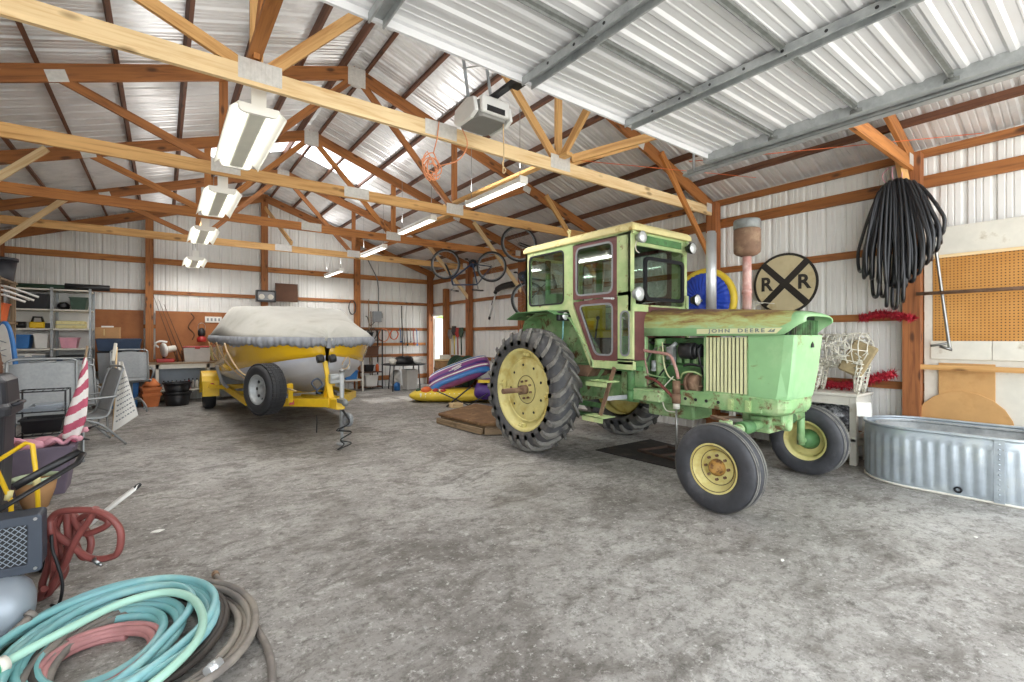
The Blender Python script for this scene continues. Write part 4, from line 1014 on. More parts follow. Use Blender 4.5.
# round blue and yellow tow tube hung on the post
B = thing('towable_tube', 'round blue vinyl tube with a yellow rim hanging behind the exhaust stack', 'tow tube', (6.72,4.1,1.6))
c = V((6.76,4.06,2.07)); n = 64; Ro = .51
mb = MB(); mb.lathe([(Ro-.055+.055*math.cos(a), .06*math.sin(a)) for a in [2*PI*i/10 for i in range(10)]], c, (1,0,0), n, closed=True); mb.build('rim', M['tube_yellow'], B)
mb = MB(); prof = []
rings = []
for r, h in ((.02,-.10),(.1,-.115),(.24,-.11),(.37,-.075),(.45,-.03)):
    rings.append([c+V((h-.010*(k%2)*(r>.05), r*math.cos(2*PI*k/n), r*math.sin(2*PI*k/n))) for k in range(n)])
mb.loft([q+[q[0]] for q in rings], smooth=False); mb.build('pleated_cover', M['blue_fabric'], B, thick=.004)
for z in (-.16,-.2): 
    mb = MB(); mb.tube([c+V((-.12+.25*y*y*2,y,z+.05*math.sin(y*3))) for y in [-.42+i*.07 for i in range(13)]],.012,6); mb.build('strap', M['black'], B)
# big coil of black poly pipe on the near post
H = thing('pipe_coil', 'big coil of black poly pipe hanging from the timber post', 'pipe coil', (6.62,1.62,1.85))
hx, hy, hz = 6.70, 1.66, 3.20
def ip(t, T_, Z_):
    for a_, b_, za, zb in zip(T_, T_[1:], Z_, Z_[1:]):
        if t <= b_: return za+(zb-za)*(t-a_)/(b_-a_)
    return Z_[-1]
for i in range(30):
    t_ = i/29*2-1
    bot = ip(t_, (-1,-.6,-.2,.1,.5,1), (2.30,2.14,2.06,2.10,2.24,2.55)) + random.uniform(-.05,.05) - (.24 if i in (11,14,17) else .12 if i in (6,9,20) else 0)
    top = hz + .10 - .09*t_*t_ - .03*random.random(); dt, db = -t_*.15, -t_*.36-.02; wdt = .09+.07*random.random(); sep = random.uniform(.02,.07)
    pts = []
    for k in range(22):
        a = 2*PI*k/22; z = (top+bot)/2 + (top-bot)/2*math.cos(a); f = (1-math.cos(a))/2
        g = min(1, f*1.35)**.75
        sn_ = math.copysign(abs(math.sin(a))**.55, math.sin(a)); pts.append((hx-.03-.05*(1-t_*t_)*f + wdt*sn_*(.45+.5*f), hy + dt+(db-dt)*g + sep*sn_*(.4+f)*.75 + .02*math.sin(i*2.1+a), z))
    mb = MB(); mb.tube(pts,.0185,8,closed=True,sub=3); mb.build('loop', M['hose_black'], H)
mb = MB(); mb.tube([(hx,hy+.03,hz+.02),(hx-.02,hy+.05,hz+.22),(hx+.05,hy+.02,3.46),(hx+.02,hy-.03,hz+.2),(hx,hy-.03,hz+.02)],.005,6,sub=4); mb.tube([(hx,hy+.06,hz),(hx-.06,hy+.13,hz+.15),(hx,hy+.08,3.46)],.004,6,sub=4); mb.build('tie_string', M['pink'], H)
struct_beam('hanging_arm', (6.70,1.66,3.62),(6.82,1.60,3.12),.05,.09,M['wood_gold'],'pale timber arm at the post that carries the black pipe coil')
# steel rod with a hooked foot
mb = MB(); mb.tube([(6.88,1.40,2.62),(6.92,1.385,2.56),(6.86,1.26,1.46),(6.84,1.25,1.40),(6.83,1.23,1.37),(6.85,1.33,1.405)],.016,8); 
mb.tube([(6.86,1.262,1.45),(6.85,1.29,1.435),(6.80,1.40,1.41)],.013,8)
tag(mb.build('marking_rod', M['steel']), 'thin steel rod with a hooked foot hung beside the pegboard', 'rod')
# pegboard panel and boards on the wall
PX = XR-.06
def board(name, y0,y1,z0,z1, m, label, x=PX, t_=.02, cat='board', bevel=.003, group=None):
    mb = MB(); mb.box(x-t_,x,y0,y1,z0,z1); return tag(mb.build(name, M[m], bevel=bevel), label, cat, group)
pb = board('pegboard', .18,1.43,1.46,2.40,'pegboard','brown perforated pegboard panel on the wall above the stock tank')
board('long_board', -.1,1.50,2.43,2.74,'white_dirty','long white board fixed flat above the pegboard')
board('edge_board', 1.42,1.50,.95,2.43,'white_dirty','narrow white upright board at the edge of the pegboard')
board('ledge_strip', -.1,1.45,2.395,2.43,'wood_pale','thin raw timber strip under the long white board', x=PX-.021, t_=.02)
board('panel_sheet', -.1,1.50,.0,1.38,'white_dirty','white sheet panel leaning behind the round brown board', x=PX-.005, t_=.016)
board('plank', .95,1.44,1.26,1.465,'white_dirty','short white plank on top of the white sheet, near the post', x=PX-.022, t_=.016)
board('plank', -.1,.945,1.26,1.465,'white_dirty','longer white plank on top of the white sheet, away from the post', x=PX-.022, t_=.016)
board('square_board', .92,1.37,.0,1.22,'plywood','square tan board standing behind the timber rail', x=PX-.04, t_=.012)
board('cover_plate', .36,.62,.0,.98,'galv_dark','small grey metal plate against the white sheet', x=PX-.03, t_=.012)
struct_beam('wall_rail', (6.93,1.60,1.17),(6.93,-.2,1.17),.03,.055,M['wood_gold'],'timber rail across the white sheet behind the stock tank')
mb = MB(); mb.cyl((6.84,1.53,1.995),(6.90,-.2,1.995),.02,n=10); tag(mb.build('pipe_rail', M['rust']), 'rusty pipe rail across the pegboard', 'pipe')
mb = MB(); q = [(.40*math.cos(a),.40*math.sin(a)) for a in [PI*i/20*2 for i in range(20)]]
mb.prism(q,(6.962,1.17,.52),(0,1,0),(.012,0,1.0),(.012,0,-.0002)); tag(mb.build('round_board', M['plywood'], bevel=.004), 'round brown board leaning upright behind the stock tank', 'round board')
# stock tank
K = thing('stock_tank', 'oval galvanised stock tank with fluted side standing on the slab by the wall', 'stock tank', (6.25,1.0,0))
def stadium(W, L, n=24, flute=0.0, cx=6.455, cy=1.08, rot=.07):
    out = []; r = W/2; s_ = L/2-r
    per = 2*PI*r+4*s_; N = n
    for i in range(N):
        d = per*i/N
        if d < PI*r: a = d/r; x,y,nx,ny = r*math.cos(a), s_+r*math.sin(a), math.cos(a), math.sin(a)
        elif d < PI*r+2*s_: x,y,nx,ny = -r, s_-(d-PI*r), -1,0
        elif d < 2*PI*r+2*s_: a = PI+(d-PI*r-2*s_)/r; x,y,nx,ny = r*math.cos(a), -s_+r*math.sin(a), math.cos(a), math.sin(a)
        else: x,y,nx,ny = r, -s_+(d-2*PI*r-2*s_),1,0
        f = flute*math.cos(2*PI*i/6) if flute else 0
        x += nx*f; y += ny*f
        out.append((cx+x*math.cos(rot)-y*math.sin(rot), cy+x*math.sin(rot)+y*math.cos(rot)))
    return out
TW, TL = .925, 1.58
secs = []
NN = 48*6
for z, e, fl in ((.0,-.006,0),(.012,0,0),(.05,.0,0),(.065,.004,.006),(.47,.004,.006),(.50,.0,0),(.535,.006,0),(.55,0,0),(.585,.004,0)):
    secs.append([(x,y,z) for x,y in stadium(TW+2*e,TL+2*e,NN,fl)])
mb = MB(); mb.loft(secs, closed=True, smooth=True); mb.face([mb.vert((x,y,.03)) for x,y in stadium(TW-.02,TL-.02,80)]); kt = mb.build('wall', M['tank'], K, thick=.004)
mb = MB(); mb.tube([(x,y,.59) for x,y in stadium(TW+.015,TL+.015,96)],.016,8,closed=True); mb.build('rolled_rim', M['tank'], K)
mb = MB(); mb.tube([(x,y,.012) for x,y in stadium(TW+.006,TL+.006,96)],.012,8,closed=True); mb.build('bottom_seam', M['white_dirty'], K)
p = [q for q in stadium(TW+.03,TL+.03,96) if q[0] < 6.15]; p = min(p, key=lambda q: abs(q[1]-.78))
mb = MB(); mb.box(p[0]-.004,p[0]+.006,p[1]-.035,p[1]+.035,.02,.58)
for i in range(12): mb.ball((p[0]-.006,p[1],.05+i*.045),.008,6,4)
mb.build('side_seam', M['tank'], K)
p = min([q for q in stadium(TW+.03,TL+.03,96) if q[0] < 6.25], key=lambda q: abs(q[1]-1.02))
mb = MB(); mb.lathe([(.03,0),(.03,.02),(.016,.02),(.016,.0)],(p[0]+.01,p[1],.075),(-1,0,.0),16); mb.build('drain_plug', M['blackmetal'], K)
# nested smaller tank inside
mb = MB(); mb.loft([[(x,y,z) for x,y in stadium(TW-.2,TL-.2,90,0,6.455,1.08)] for z in (.06,.56)], closed=True); mb.tube([(x,y,.565) for x,y in stadium(TW-.19,TL-.19,80,0,6.455,1.08)],.012,6,closed=True)
mb.face([mb.vert((x,y,.062)) for x,y in stadium(TW-.21,TL-.21,60,0,6.455,1.08)])
tag(mb.build('stock_tank_liner', M['galv'], thick=.004), 'smaller galvanised tank nested inside the oval stock tank', 'stock tank')
# white work table
W = thing('work_table', 'worn white wooden table against the wall between tractor nose and stock tank', 'table', (6.76,2.75,0))
mb = MB(); mb.box(6.48,7.04,1.98,3.55,.80,.835); mb.build('table_top', M['white_dirty'], W, bevel=.006)
mb = MB(); mb.box(6.50,6.98,2.0,2.03,.70,.80); mb.box(6.50,6.53,2.0,3.53,.70,.80); mb.box(6.50,6.98,3.50,3.53,.70,.80); mb.build('apron', M['white_dirty'], W)
for x,y in ((6.53,2.03),(6.95,2.03),(6.53,3.50),(6.95,3.50)):
    mb = MB(); mb.box(x-.035,x+.035,y-.035,y+.035,0,.80); mb.build('leg', M['white_dirty'], W, bevel=.004)
mb = MB(); mb.box(6.49,6.99,2.0,3.53,.28,.31); mb.box(6.49,6.53,2.0,3.53,.22,.36); mb.box(6.5,6.98,2.0,2.03,.22,.36); mb.build('lower_shelf', M['white_dirty'], W)
t = NT('crumpled plastic'); v = t.coord('Object'); 
c_ = t.ramp(t.noise(v,9,6,.7), [(.35,rgb('#2c2c2e')),(.5,rgb('#5c5d60')),(.62,rgb('#b9babc')),(.7,rgb('#4a4a4c'))]); t.set(Base_Color=c_,Roughness=.25); M['film'] = t.m
def bag(name, c, r, m, label, cat='bag', seed=1, group=None, amp=.16):
    rnd = random.Random(seed); mb = MB(); mb.ball(c,1,18,12,r)
    for q in mb.bm.verts:
        d = q.co-V(c); q.co = V(c)+d*(1+rnd.uniform(-amp,amp))
    return tag(mb.build(name, M[m]), label, cat, group)
bag('plastic_bag',(6.74,2.32,.50),(.2,.22,.185),'film','crumpled clear plastic bag under the white table, nearest the stock tank',seed=2)
bag('plastic_bag',(6.74,2.80,.51),(.2,.24,.19),'film','crumpled clear plastic bag under the middle of the white table',seed=3)
bag('plastic_bag',(6.74,3.26,.49),(.2,.2,.175),'film','crumpled clear plastic bag under the white table, farthest from the stock tank',seed=4)
mb = MB(); mb.obox((6.42,1.90,.68),(.02,.14,.16),.5,0,.25); 
mb2 = MB(); mb2.obox((6.56,1.93,.5),(.03,.012,.9),0,0,0)
tag(mb.build('metal_plate', M['white']), 'small pale square plate standing at the end of the stock tank', 'plate'); mb2.bm.free()
# wire deer made of white wire
WR = .006
def wire_deer(x, y, z, label, seed, facing=1, k=1.0):
    rnd = random.Random(seed)
    D_ = thing('wire_deer', label, 'lawn decoration', (x,y,z), 'white wire lawn deer')
    def shell(p0,p1,r0,r1,name,m='wire_white',n=9,den=1.0):
        p0,p1=V(p0),V(p1); d=(p1-p0); a=d.normalized().orthogonal().normalized(); b=d.normalized().cross(a)
        mb=MB(); pt=lambda t,ang: p0+d*t+(a*math.cos(ang)+b*math.sin(ang))*(r0+(r1-r0)*t)*(1 if .04<t<.96 else .6)
        for i in range(n):
            mb.tube([pt(i/(n-1),2*PI*q/12) for q in range(12)],WR,5,closed=True)
        for q in range(8): mb.tube([pt(t_/6,2*PI*q/8+.15*t_) for t_ in range(7)],WR,5)
        for q in range(int(46*den)):
            t0=rnd.random(); a0=rnd.random()*6.3; mb.tube([pt(t0,a0),pt(min(1,max(0,t0+rnd.uniform(-.3,.3))),a0+rnd.uniform(-1,1))],WR,5)
        return mb.build(name,M[m],D_)
    f=facing
    shell((x,y+.30*f,z+.50),(x,y-.30*f,z+.52),.215,.205,'body',den=2.6,n=10)
    for sx in (-1,1):
        for yy,l in ((.22,0),(-.22,0)):
            shell((x+sx*.09,y+yy*f,z+.40),(x+sx*.11,y+(yy+.03)*f,z+.008),.065,.026,'leg',n=9,den=.7)
    return D_,shell
d1,sh = wire_deer(6.72,2.22,.836,'white wire deer frame standing on the white table',5)
mb = MB(); mb.obox((6.62,2.02,1.25),(.05,.26,.40),.1,.45,.1); mb.build('burlap_panel', M['burlap'], d1, bevel=.02)
d2,sh2 = wire_deer(6.74,3.02,.836,'white wire deer frame standing behind the tractor nose',8,-1)
sh2((6.74,3.25,1.36),(6.70,3.33,1.78),.07,.055,'neck',den=.8)
sh2((6.70,3.36,1.80),(6.66,3.18,1.82),.06,.035,'head',n=6,den=.6)
for s in (-1,1):
    mb = MB()
    for br in range(3): mb.tube([(6.70+s*.03,3.36,1.85),(6.70+s*(.08+.05*br),3.38-.05*br,1.93+.04*br),(6.70+s*(.10+.06*br),3.30-.1*br,2.02-.02*br)],.005,5)
    mb.build('antler', M['wire_white'], d2)
# red tinsel garlands
def tinsel(pts, r, n, label, seed):
    rnd = random.Random(seed); P = catmull(pts,10); mb = MB()
    mb.tube(P, r*.45, 6)
    for i in range(n):
        q = P[rnd.randrange(len(P))]; d = V((rnd.gauss(0,1),rnd.gauss(0,1),rnd.gauss(0,1))).normalized()*r*rnd.uniform(.7,1.2)
        s_ = d.orthogonal().normalized()*.007
        v = [mb.vert(q+s_+V((0,rnd.uniform(-.03,.03),0))),mb.vert(q-s_),mb.vert(q+d)]; mb.face(v)
    return tag(mb.build('tinsel_garland', M['tinsel']), label, 'garland')
tinsel([(6.93,2.08,1.74),(6.90,1.95,1.77),(6.88,1.82,1.775),(6.80,1.68,1.75),(6.76,1.54,1.72)],.07,1100,'red tinsel garland hung on the wall girt beside the post',1)
tinsel([(6.93,3.3,.90),(6.90,2.9,.895),(6.9,2.5,.90),(6.88,2.2,.91),(6.9,1.95,1.0),(6.9,1.75,1.08)],.085,1700,'red tinsel garland lying along the back of the white table',2)
# floor mat with a metal frame under the tractor
mb = MB(); mb.hexa([(4.62,4.35,.001),(4.70,2.98,.001),(5.55,2.85,.001),(5.75,4.32,.001),(4.62,4.35,.012),(4.70,2.98,.012),(5.55,2.85,.012),(5.75,4.32,.012)])
tag(mb.build('floor_mat', M['mat']), 'flat black rubber mat on the slab beneath the tractor', 'mat')
mb = MB()
for a,b in (((5.0,3.95),(5.5,3.85)),((5.5,3.85),(5.42,3.2)),((5.42,3.2),(4.95,3.28)),((4.95,3.28),(5.0,3.95)),((4.98,3.6),(5.46,3.52))): mb.beam((a[0],a[1],.027),(b[0],b[1],.027),.03,.028)
tag(mb.build('floor_grating', M['rust_dark']), 'flat rectangular steel frame lying on the black mat', 'frame')
# low deck behind the rear tyre
L = thing('low_platform', 'low worn wooden platform on the slab behind the big rear tyre', 'platform', (4.55,7.2,0))
a, b = V((3.80,7.32,0)), V((3.80,6.06,0)); 
pts = [(3.86,7.36),(3.95,6.05),(4.22,5.9),(5.1,6.8),(5.05,8.0)]
mb = MB(); mb.prism(pts,(0,0,.135),(1,0,0),(0,1,0),(0,0,.05)); mb.build('deck', M['hide'], L, bevel=.012)
mb = MB(); q = shrink(pts,.05); mb.prism(q,(0,0,0),(1,0,0),(0,1,0),(0,0,.135)); mb.build('skirt', M['wood_grey'], L)
mb = MB(); mb.beam((3.84,7.34,.06),(3.93,6.06,.06),.04,.09); mb.beam((3.96,6.02,.06),(4.23,5.88,.06),.04,.09); mb.build('edge_board', M['wood_grey'], L)

# ------------------------------------------------------------------ hanging bicycles
def bicycle(label, Mx, wheels=(True,True)):
    Bk = thing('bicycle', label, 'bicycle', Mx @ V((.5,0,0)), 'hanging bicycles')
    P = lambda x,y,z: Mx @ V((x,y,z))
    ax = (Mx.to_3x3() @ V((0,1,0)))
    for x in (0,1.06):
        c = P(x,0,0); r = .325
        mb = MB(); mb.lathe([(r+.02*math.cos(a), .02*math.sin(a)) for a in [2*PI*i/8 for i in range(8)]], c, ax, 40, closed=True); wh = mb.build('tyre', M['black'], Bk)
        mb = MB(); mb.lathe([(r-.02,-.011),(r-.04,-.008),(r-.04,.008),(r-.02,.011)], c, ax, 40, closed=True); rm = mb.build('rim', M['greyplastic'], wh)
        mb = MB(); e1 = Mx.to_3x3() @ V((1,0,0)); e2 = Mx.to_3x3() @ V((0,0,1))
        for i in range(16):
            a = 2*PI*i/16; mb.cyl(c+ax*(.02*(-1)**i), c+(e1*math.cos(a)+e2*math.sin(a))*(r-.03), .0016, n=4)
        mb.cyl(c-ax*.05,c+ax*.05,.018,n=10); mb.build('spokes', M['steel'], rm)
    bb, st, hd, ht = (.44,0,-.05),(.30,0,.42),(.86,0,.46),(.90,0,.34)
    mb = MB()
    for a,b,r in ((bb,st,.017),(bb,ht,.020),(st,hd,.017),(hd,ht,.021)): mb.cyl(P(*a),P(*b),r,n=10)
    for s in (-1,1):
        mb.tube([P(*bb),P(.35,s*.05,-.03),P(0,s*.065,0)],.009,6); mb.tube([P(*st),P(.22,s*.05,.3),P(0,s*.065,0)],.008,6)
    fr = mb.build('frame', M['navy'], Bk)
    for s in (-1,1):
        mb = MB(); mb.tube([P(.90,0,.34),P(.91,s*.055,.30),P(1.0,s*.055,.12),P(1.06,s*.055,0)],.012,6); mb.build('fork_blade', M['black'], Bk)
    mb = MB(); mb.cyl(P(.86,0,.46),P(.85,0,.56),.014,n=8); mb.cyl(P(.85,0,.55),P(.91,0,.57),.014,n=8); mb.tube([P(.80,-.31,.58),P(.88,-.2,.58),P(.91,0,.57),P(.88,.2,.58),P(.80,.31,.58)],.012,8); hb = mb.build('handlebar', M['steel'], Bk)
    for s in (-1,1):
        mb = MB(); mb.cyl(P(.80,s*.31,.58),P(.84,s*.22,.58),.018,n=8); mb.build('grip', M['black'], hb)
    mb = MB(); mb.cyl(P(*st),P(.275,0,.52),.013,n=8); mb.build('seat_post', M['steel'], Bk)
    mb = MB(); mb.loft([[P(x,-w_,z),P(x,-w_*.6,z+.03),P(x,w_*.6,z+.03),P(x,w_,z)] for x,w_,z in ((.15,.06,.53),(.20,.075,.535),(.28,.055,.53),(.38,.022,.53),(.42,.015,.525))], closed=True, caps=True); mb.build('saddle', M['black'], Bk)
    mb = MB(); mb.lathe([(.095,.035),(.095,.045),(.03,.045)],P(.44,0,-.05),ax,24); mb.cyl(P(.44,-.06,-.05),P(.56,-.06,-.13),.009,n=6); mb.cyl(P(.44,.06,-.05),P(.32,.06,.03),.009,n=6); cr = mb.build('crankset', M['blackmetal'], Bk)
    for x,y,z in ((.56,-.1,-.13),(.32,.1,.03)):
        mb = MB(); q = P(x,y,z); mb.ball(q,.045,8,5,(1,.9,.4)); mb.build('pedal', M['black'], cr)
    mb = MB(); mb.tube([P(.44,.04,.045),P(.0,.04,.03),P(-.02,.04,0),P(.0,.04,-.03),P(.44,.04,-.145)],.005,5); mb.build('chain', M['steel'], Bk)
    return Bk
# upside down below the third truss
cL = V((5.20,9.42,3.17)); cR = V((5.93,8.74,3.10))
e1 = (cL-cR).normalized(); e3 = V((.05,.02,-1)); e3 = (e3 - e1*e3.dot(e1)).normalized(); e2 = e3.cross(e1)
Mb = Matrix(((e1.x,e2.x,e3.x,cR.x),(e1.y,e2.y,e3.y,cR.y),(e1.z,e2.z,e3.z,cR.z),(0,0,0,1)))
bicycle('dark bicycle hanging upside down by its wheels below the third truss', Mb)
cT = V((5.22,6.80,3.22)); e1 = V((.10,-.16,-1)).normalized()
e2 = V((-.35,-.9,0)); e2 = (e2-e1*e2.dot(e1)).normalized(); e3 = e1.cross(e2)
c0 = cT - (-e1)*0
Mb = Matrix(((-e1.x,e2.x,-e3.x,cT.x+e1.x*1.06),(-e1.y,e2.y,-e3.y,cT.y+e1.y*1.06),(-e1.z,e2.z,-e3.z,cT.z+e1.z*1.06),(0,0,0,1)))
bicycle('dark bicycle hanging on end from the second truss, half hidden by the tractor cab', Mb)
# long pole with black head on the wall
Q = thing('weed_trimmer', 'string trimmer with long black curved guard hung on the wall beside the bicycle', 'trimmer', (6.95,9.8,2.2))
mb = MB(); mb.tube([(6.93,10.05,2.66),(6.93,9.95,2.75),(6.92,9.7,2.80),(6.92,9.15,2.83)],[.05,.075,.08,.07],10,sub=4,flat=1.0); mb.build('guard', M['black'], Q)
mb = MB(); mb.cyl((6.93,10.0,2.70),(6.95,10.35,2.02),.022,n=10); mb.build('shaft', M['chrome'], Q)
mb = MB(); mb.cyl((6.94,10.15,2.47),(6.944,10.2,2.36),.03,n=10); mb.cyl((6.95,10.33,2.06),(6.95,10.36,1.99),.032,n=10); mb.build('grip', M['black'], Q)
# extension cord coil on the nearest truss and the string line
mb = MB(); rnd = random.Random(3); c = V((2.08,4.10,3.18))
P_ = []
for i in range(90):
    a = i*.42; r = .085+.03*math.sin(i*.23); P_.append(c+V((r*math.cos(a)*.9, .02*math.sin(i*.5), r*1.05*math.sin(a)-.012*(i%7))))
mb.tube(P_,.006,6); mb.tube([c+V((.02,0,.1)),(2.10,4.02,3.40),(2.11,4.0,3.56)],.006,6)
mb.tube([c+V((.09,0,0)),(2.32,4.0,3.24),(2.40,3.96,3.40),(2.28,3.9,3.55)],.006,6,sub=5)
tag(mb.build('extension_cord', M['cordorange']), 'coiled peach extension cord hanging from the nearest truss below the opener', 'cord')
mb = MB(); mb.cyl((4.0,4.02,3.62),(6.6,3.2,3.72),.004,n=5); mb.cyl((4.6,2.95,3.42),(6.95,1.0,3.66),.004,n=5)
tag(mb.build('string_line', M['orange']), 'thin orange string stretched from truss to the wall near the door track', 'string')
# ------------------------------------------------------------------ boat under its cover, on a trailer
BXc = 1.95
BO = thing('boat', 'yellow and grey speedboat on a trailer with a canvas cover', 'boat', (BXc,9.9,.62))
# stations: y, gunwale half beam, gunwale z, knuckle half beam, knuckle z, chine half beam, chine z, keel z
ST = [(7.20,.02,1.47,.02,1.24,.015,1.08,1.00),(7.30,.26,1.475,.19,1.215,.10,1.02,.88),(7.48,.55,1.48,.43,1.18,.27,.96,.78),(7.75,.80,1.485,.65,1.13,.45,.90,.70),(8.15,.98,1.49,.84,1.07,.64,.85,.62),(8.7,1.08,1.495,.96,1.00,.80,.80,.575),
      (9.5,1.12,1.505,1.02,.92,.90,.765,.555),(10.6,1.12,1.515,1.03,.86,.96,.75,.55),(11.8,1.10,1.52,1.02,.82,.97,.74,.55),(12.7,1.06,1.52,.98,.80,.93,.74,.55)]
for s in (-1,1):
    mb = MB(); mb.loft([[(BXc+s*g*(1-.45*k)+s*kn*.45*k if False else BXc+s*(g+(kn-g)*k+.015*math.sin(PI*k)),y,gz+(kz-gz)*k) for k in (0,.25,.5,.75,1)] for (y,g,gz,kn,kz,ch,cz,ke) in ST]); mb.build('topside', M['boat_yellow'], BO, thick=.012)
mb = MB(); mb.loft([[(BXc-kn,y,kz),(BXc-(kn+ch)/2-.01,y,(kz+cz)/2),(BXc-ch,y,cz),(BXc-ch*.9,y,cz-.02),(BXc,y,ke),(BXc+ch*.9,y,cz-.02),(BXc+ch,y,cz),(BXc+(kn+ch)/2+.01,y,(kz+cz)/2),(BXc+kn,y,kz)] for (y,g,gz,kn,kz,ch,cz,ke) in ST]); mb.build('hull_bottom', M['boat_white'], BO, thick=.012)
for s in (-1,1):
    mb = MB(); mb.tube([(BXc+s*(g+.012),y,gz+.0) for (y,g,gz,*_) in ST],.018,8); mb.build('rub_rail', M['galv_dark'], BO)
y,g,gz,kn,kz,ch,cz,ke = ST[-1]
mb = MB(); mb.prism([(-g,gz),(-kn,kz),(-ch,cz),(0,ke),(ch,cz),(kn,kz),(g,gz)],(BXc,y,0),(1,0,0),(0,0,1),(0,.02,0)); mb.build('transom', M['boat_yellow'], BO)
# registration-style decal strokes on the near quarter (plain chevrons)
for i in range(3):
    mb = MB(); q = [V((BXc-1.155,11.35+i*.16,1.33)),V((BXc-1.15,11.22+i*.16,1.24)),V((BXc-1.135,11.40+i*.16,1.14)),V((BXc-1.12,11.26+i*.16,1.05))]
    mb.tube(q,.014,6); mb.build('stripe_decal', M['cream'], BO)
mb = MB(); mb.tube([(BXc+.30,7.32,1.18),(BXc+.36,7.36,1.20),(BXc+.40,7.42,1.12),(BXc+.36,7.42,1.03),(BXc+.28,7.36,1.02),(BXc+.26,7.33,1.10),(BXc+.30,7.32,1.18)],.008,6,sub=3); mb.build('bow_rope_loop', M['rope'], BO)
# cover
CV = thing('boat_cover', 'pale canvas cover drawn over the yellow boat with a gathered grey band', 'boat cover', (BXc,9.9,1.3))
random.seed(11)
def cover_sec(y, g, gz, ht, flat):
    out = []; N = 28
    for i in range(N+1):
        u = -1+2*i/N; a = abs(u)
        x = u*(g+.03); 
        k = 1-a**2.2
        z = gz+.02 + (ht-gz)*(min(1,(1-a)/(1-flat))**.8 if a > flat else 1.0) + .05*k*(a<.95)
        out.append((BXc+x, y+.01*random.uniform(-1,1), z+.006*random.uniform(-1,1)*(a<.98)))
    return out
hts = [(7.16,.05,1.47,1.52,.2),(7.28,.27,1.475,1.59,.4),(7.48,.57,1.48,1.64,.5),(7.75,.82,1.48,1.69,.5),(8.15,1.00,1.485,1.76,.55),(8.7,1.10,1.495,1.86,.62),(9.2,1.13,1.50,1.97,.72),(9.5,1.14,1.505,2.01,.76),(10.0,1.14,1.51,2.03,.78),(10.6,1.14,1.515,2.01,.78),(11.3,1.13,1.52,1.96,.76),(12.0,1.11,1.525,1.88,.7),(12.5,1.08,1.525,1.78,.6),(12.75,1.06,1.52,1.55,.4)]
mb = MB(); S_ = [cover_sec(*h) for h in hts]; S_.insert(0,[V((BXc+.02*(i-14)/14,7.10,1.44)) for i in range(29)]); mb.loft(S_); mb.build('top_panel', M['canvas'], CV, thick=.006)
# gathered band all round, hanging just below the gunwale
edge = [(BXc-(g+.035),y,gz) for (y,g,gz,*_) in hts[::-1]] + [(BXc+(g+.035),y,gz) for (y,g,gz,*_) in hts]
P_ = catmull(edge, 18); c_ = V((BXc,9.9,0)); top=[]; bot=[]; mid=[]
for i,p in enumerate(P_):
    d = V((p.x-c_.x,(p.y-c_.y)*.35,0)).normalized(); w_ = .016*math.sin(i*1.35)+.010*math.sin(i*.73)
    top.append(p+V((0,0,.035))+d*.012); mid.append(p+d*(.018+w_)+V((0,0,-.05))); bot.append(p-d*(.012-w_*.6)+V((0,0,-.105-.018*math.sin(i*.21)-.010*math.sin(i*1.1))))
mb = MB(); mb.loft([top,mid,bot]); mb.build('gathered_band', M['canvas_grey'], CV, thick=.006)
mb = MB(); mb.beam((BXc,7.09,1.50),(BXc,7.12,1.35),.05,.012,(0,1,0)); mb.build('bow_strap', M['canvas_grey'], CV)
for y,y2,z2 in ((11.3,10.4,.75),(9.6,8.6,.72),(8.3,7.6,.85)):
    mb = MB(); mb.tube([(BXc-1.20,y,1.42),(BXc-1.16,y-.15,1.25),(BXc-1.02,(y+y2)/2-.1,.98),(BXc-.72,y2,z2),(BXc-.4,y2-.3,z2-.12)],.011,6,sub=4); mb.build('tie_down_rope', M['rope'], CV)
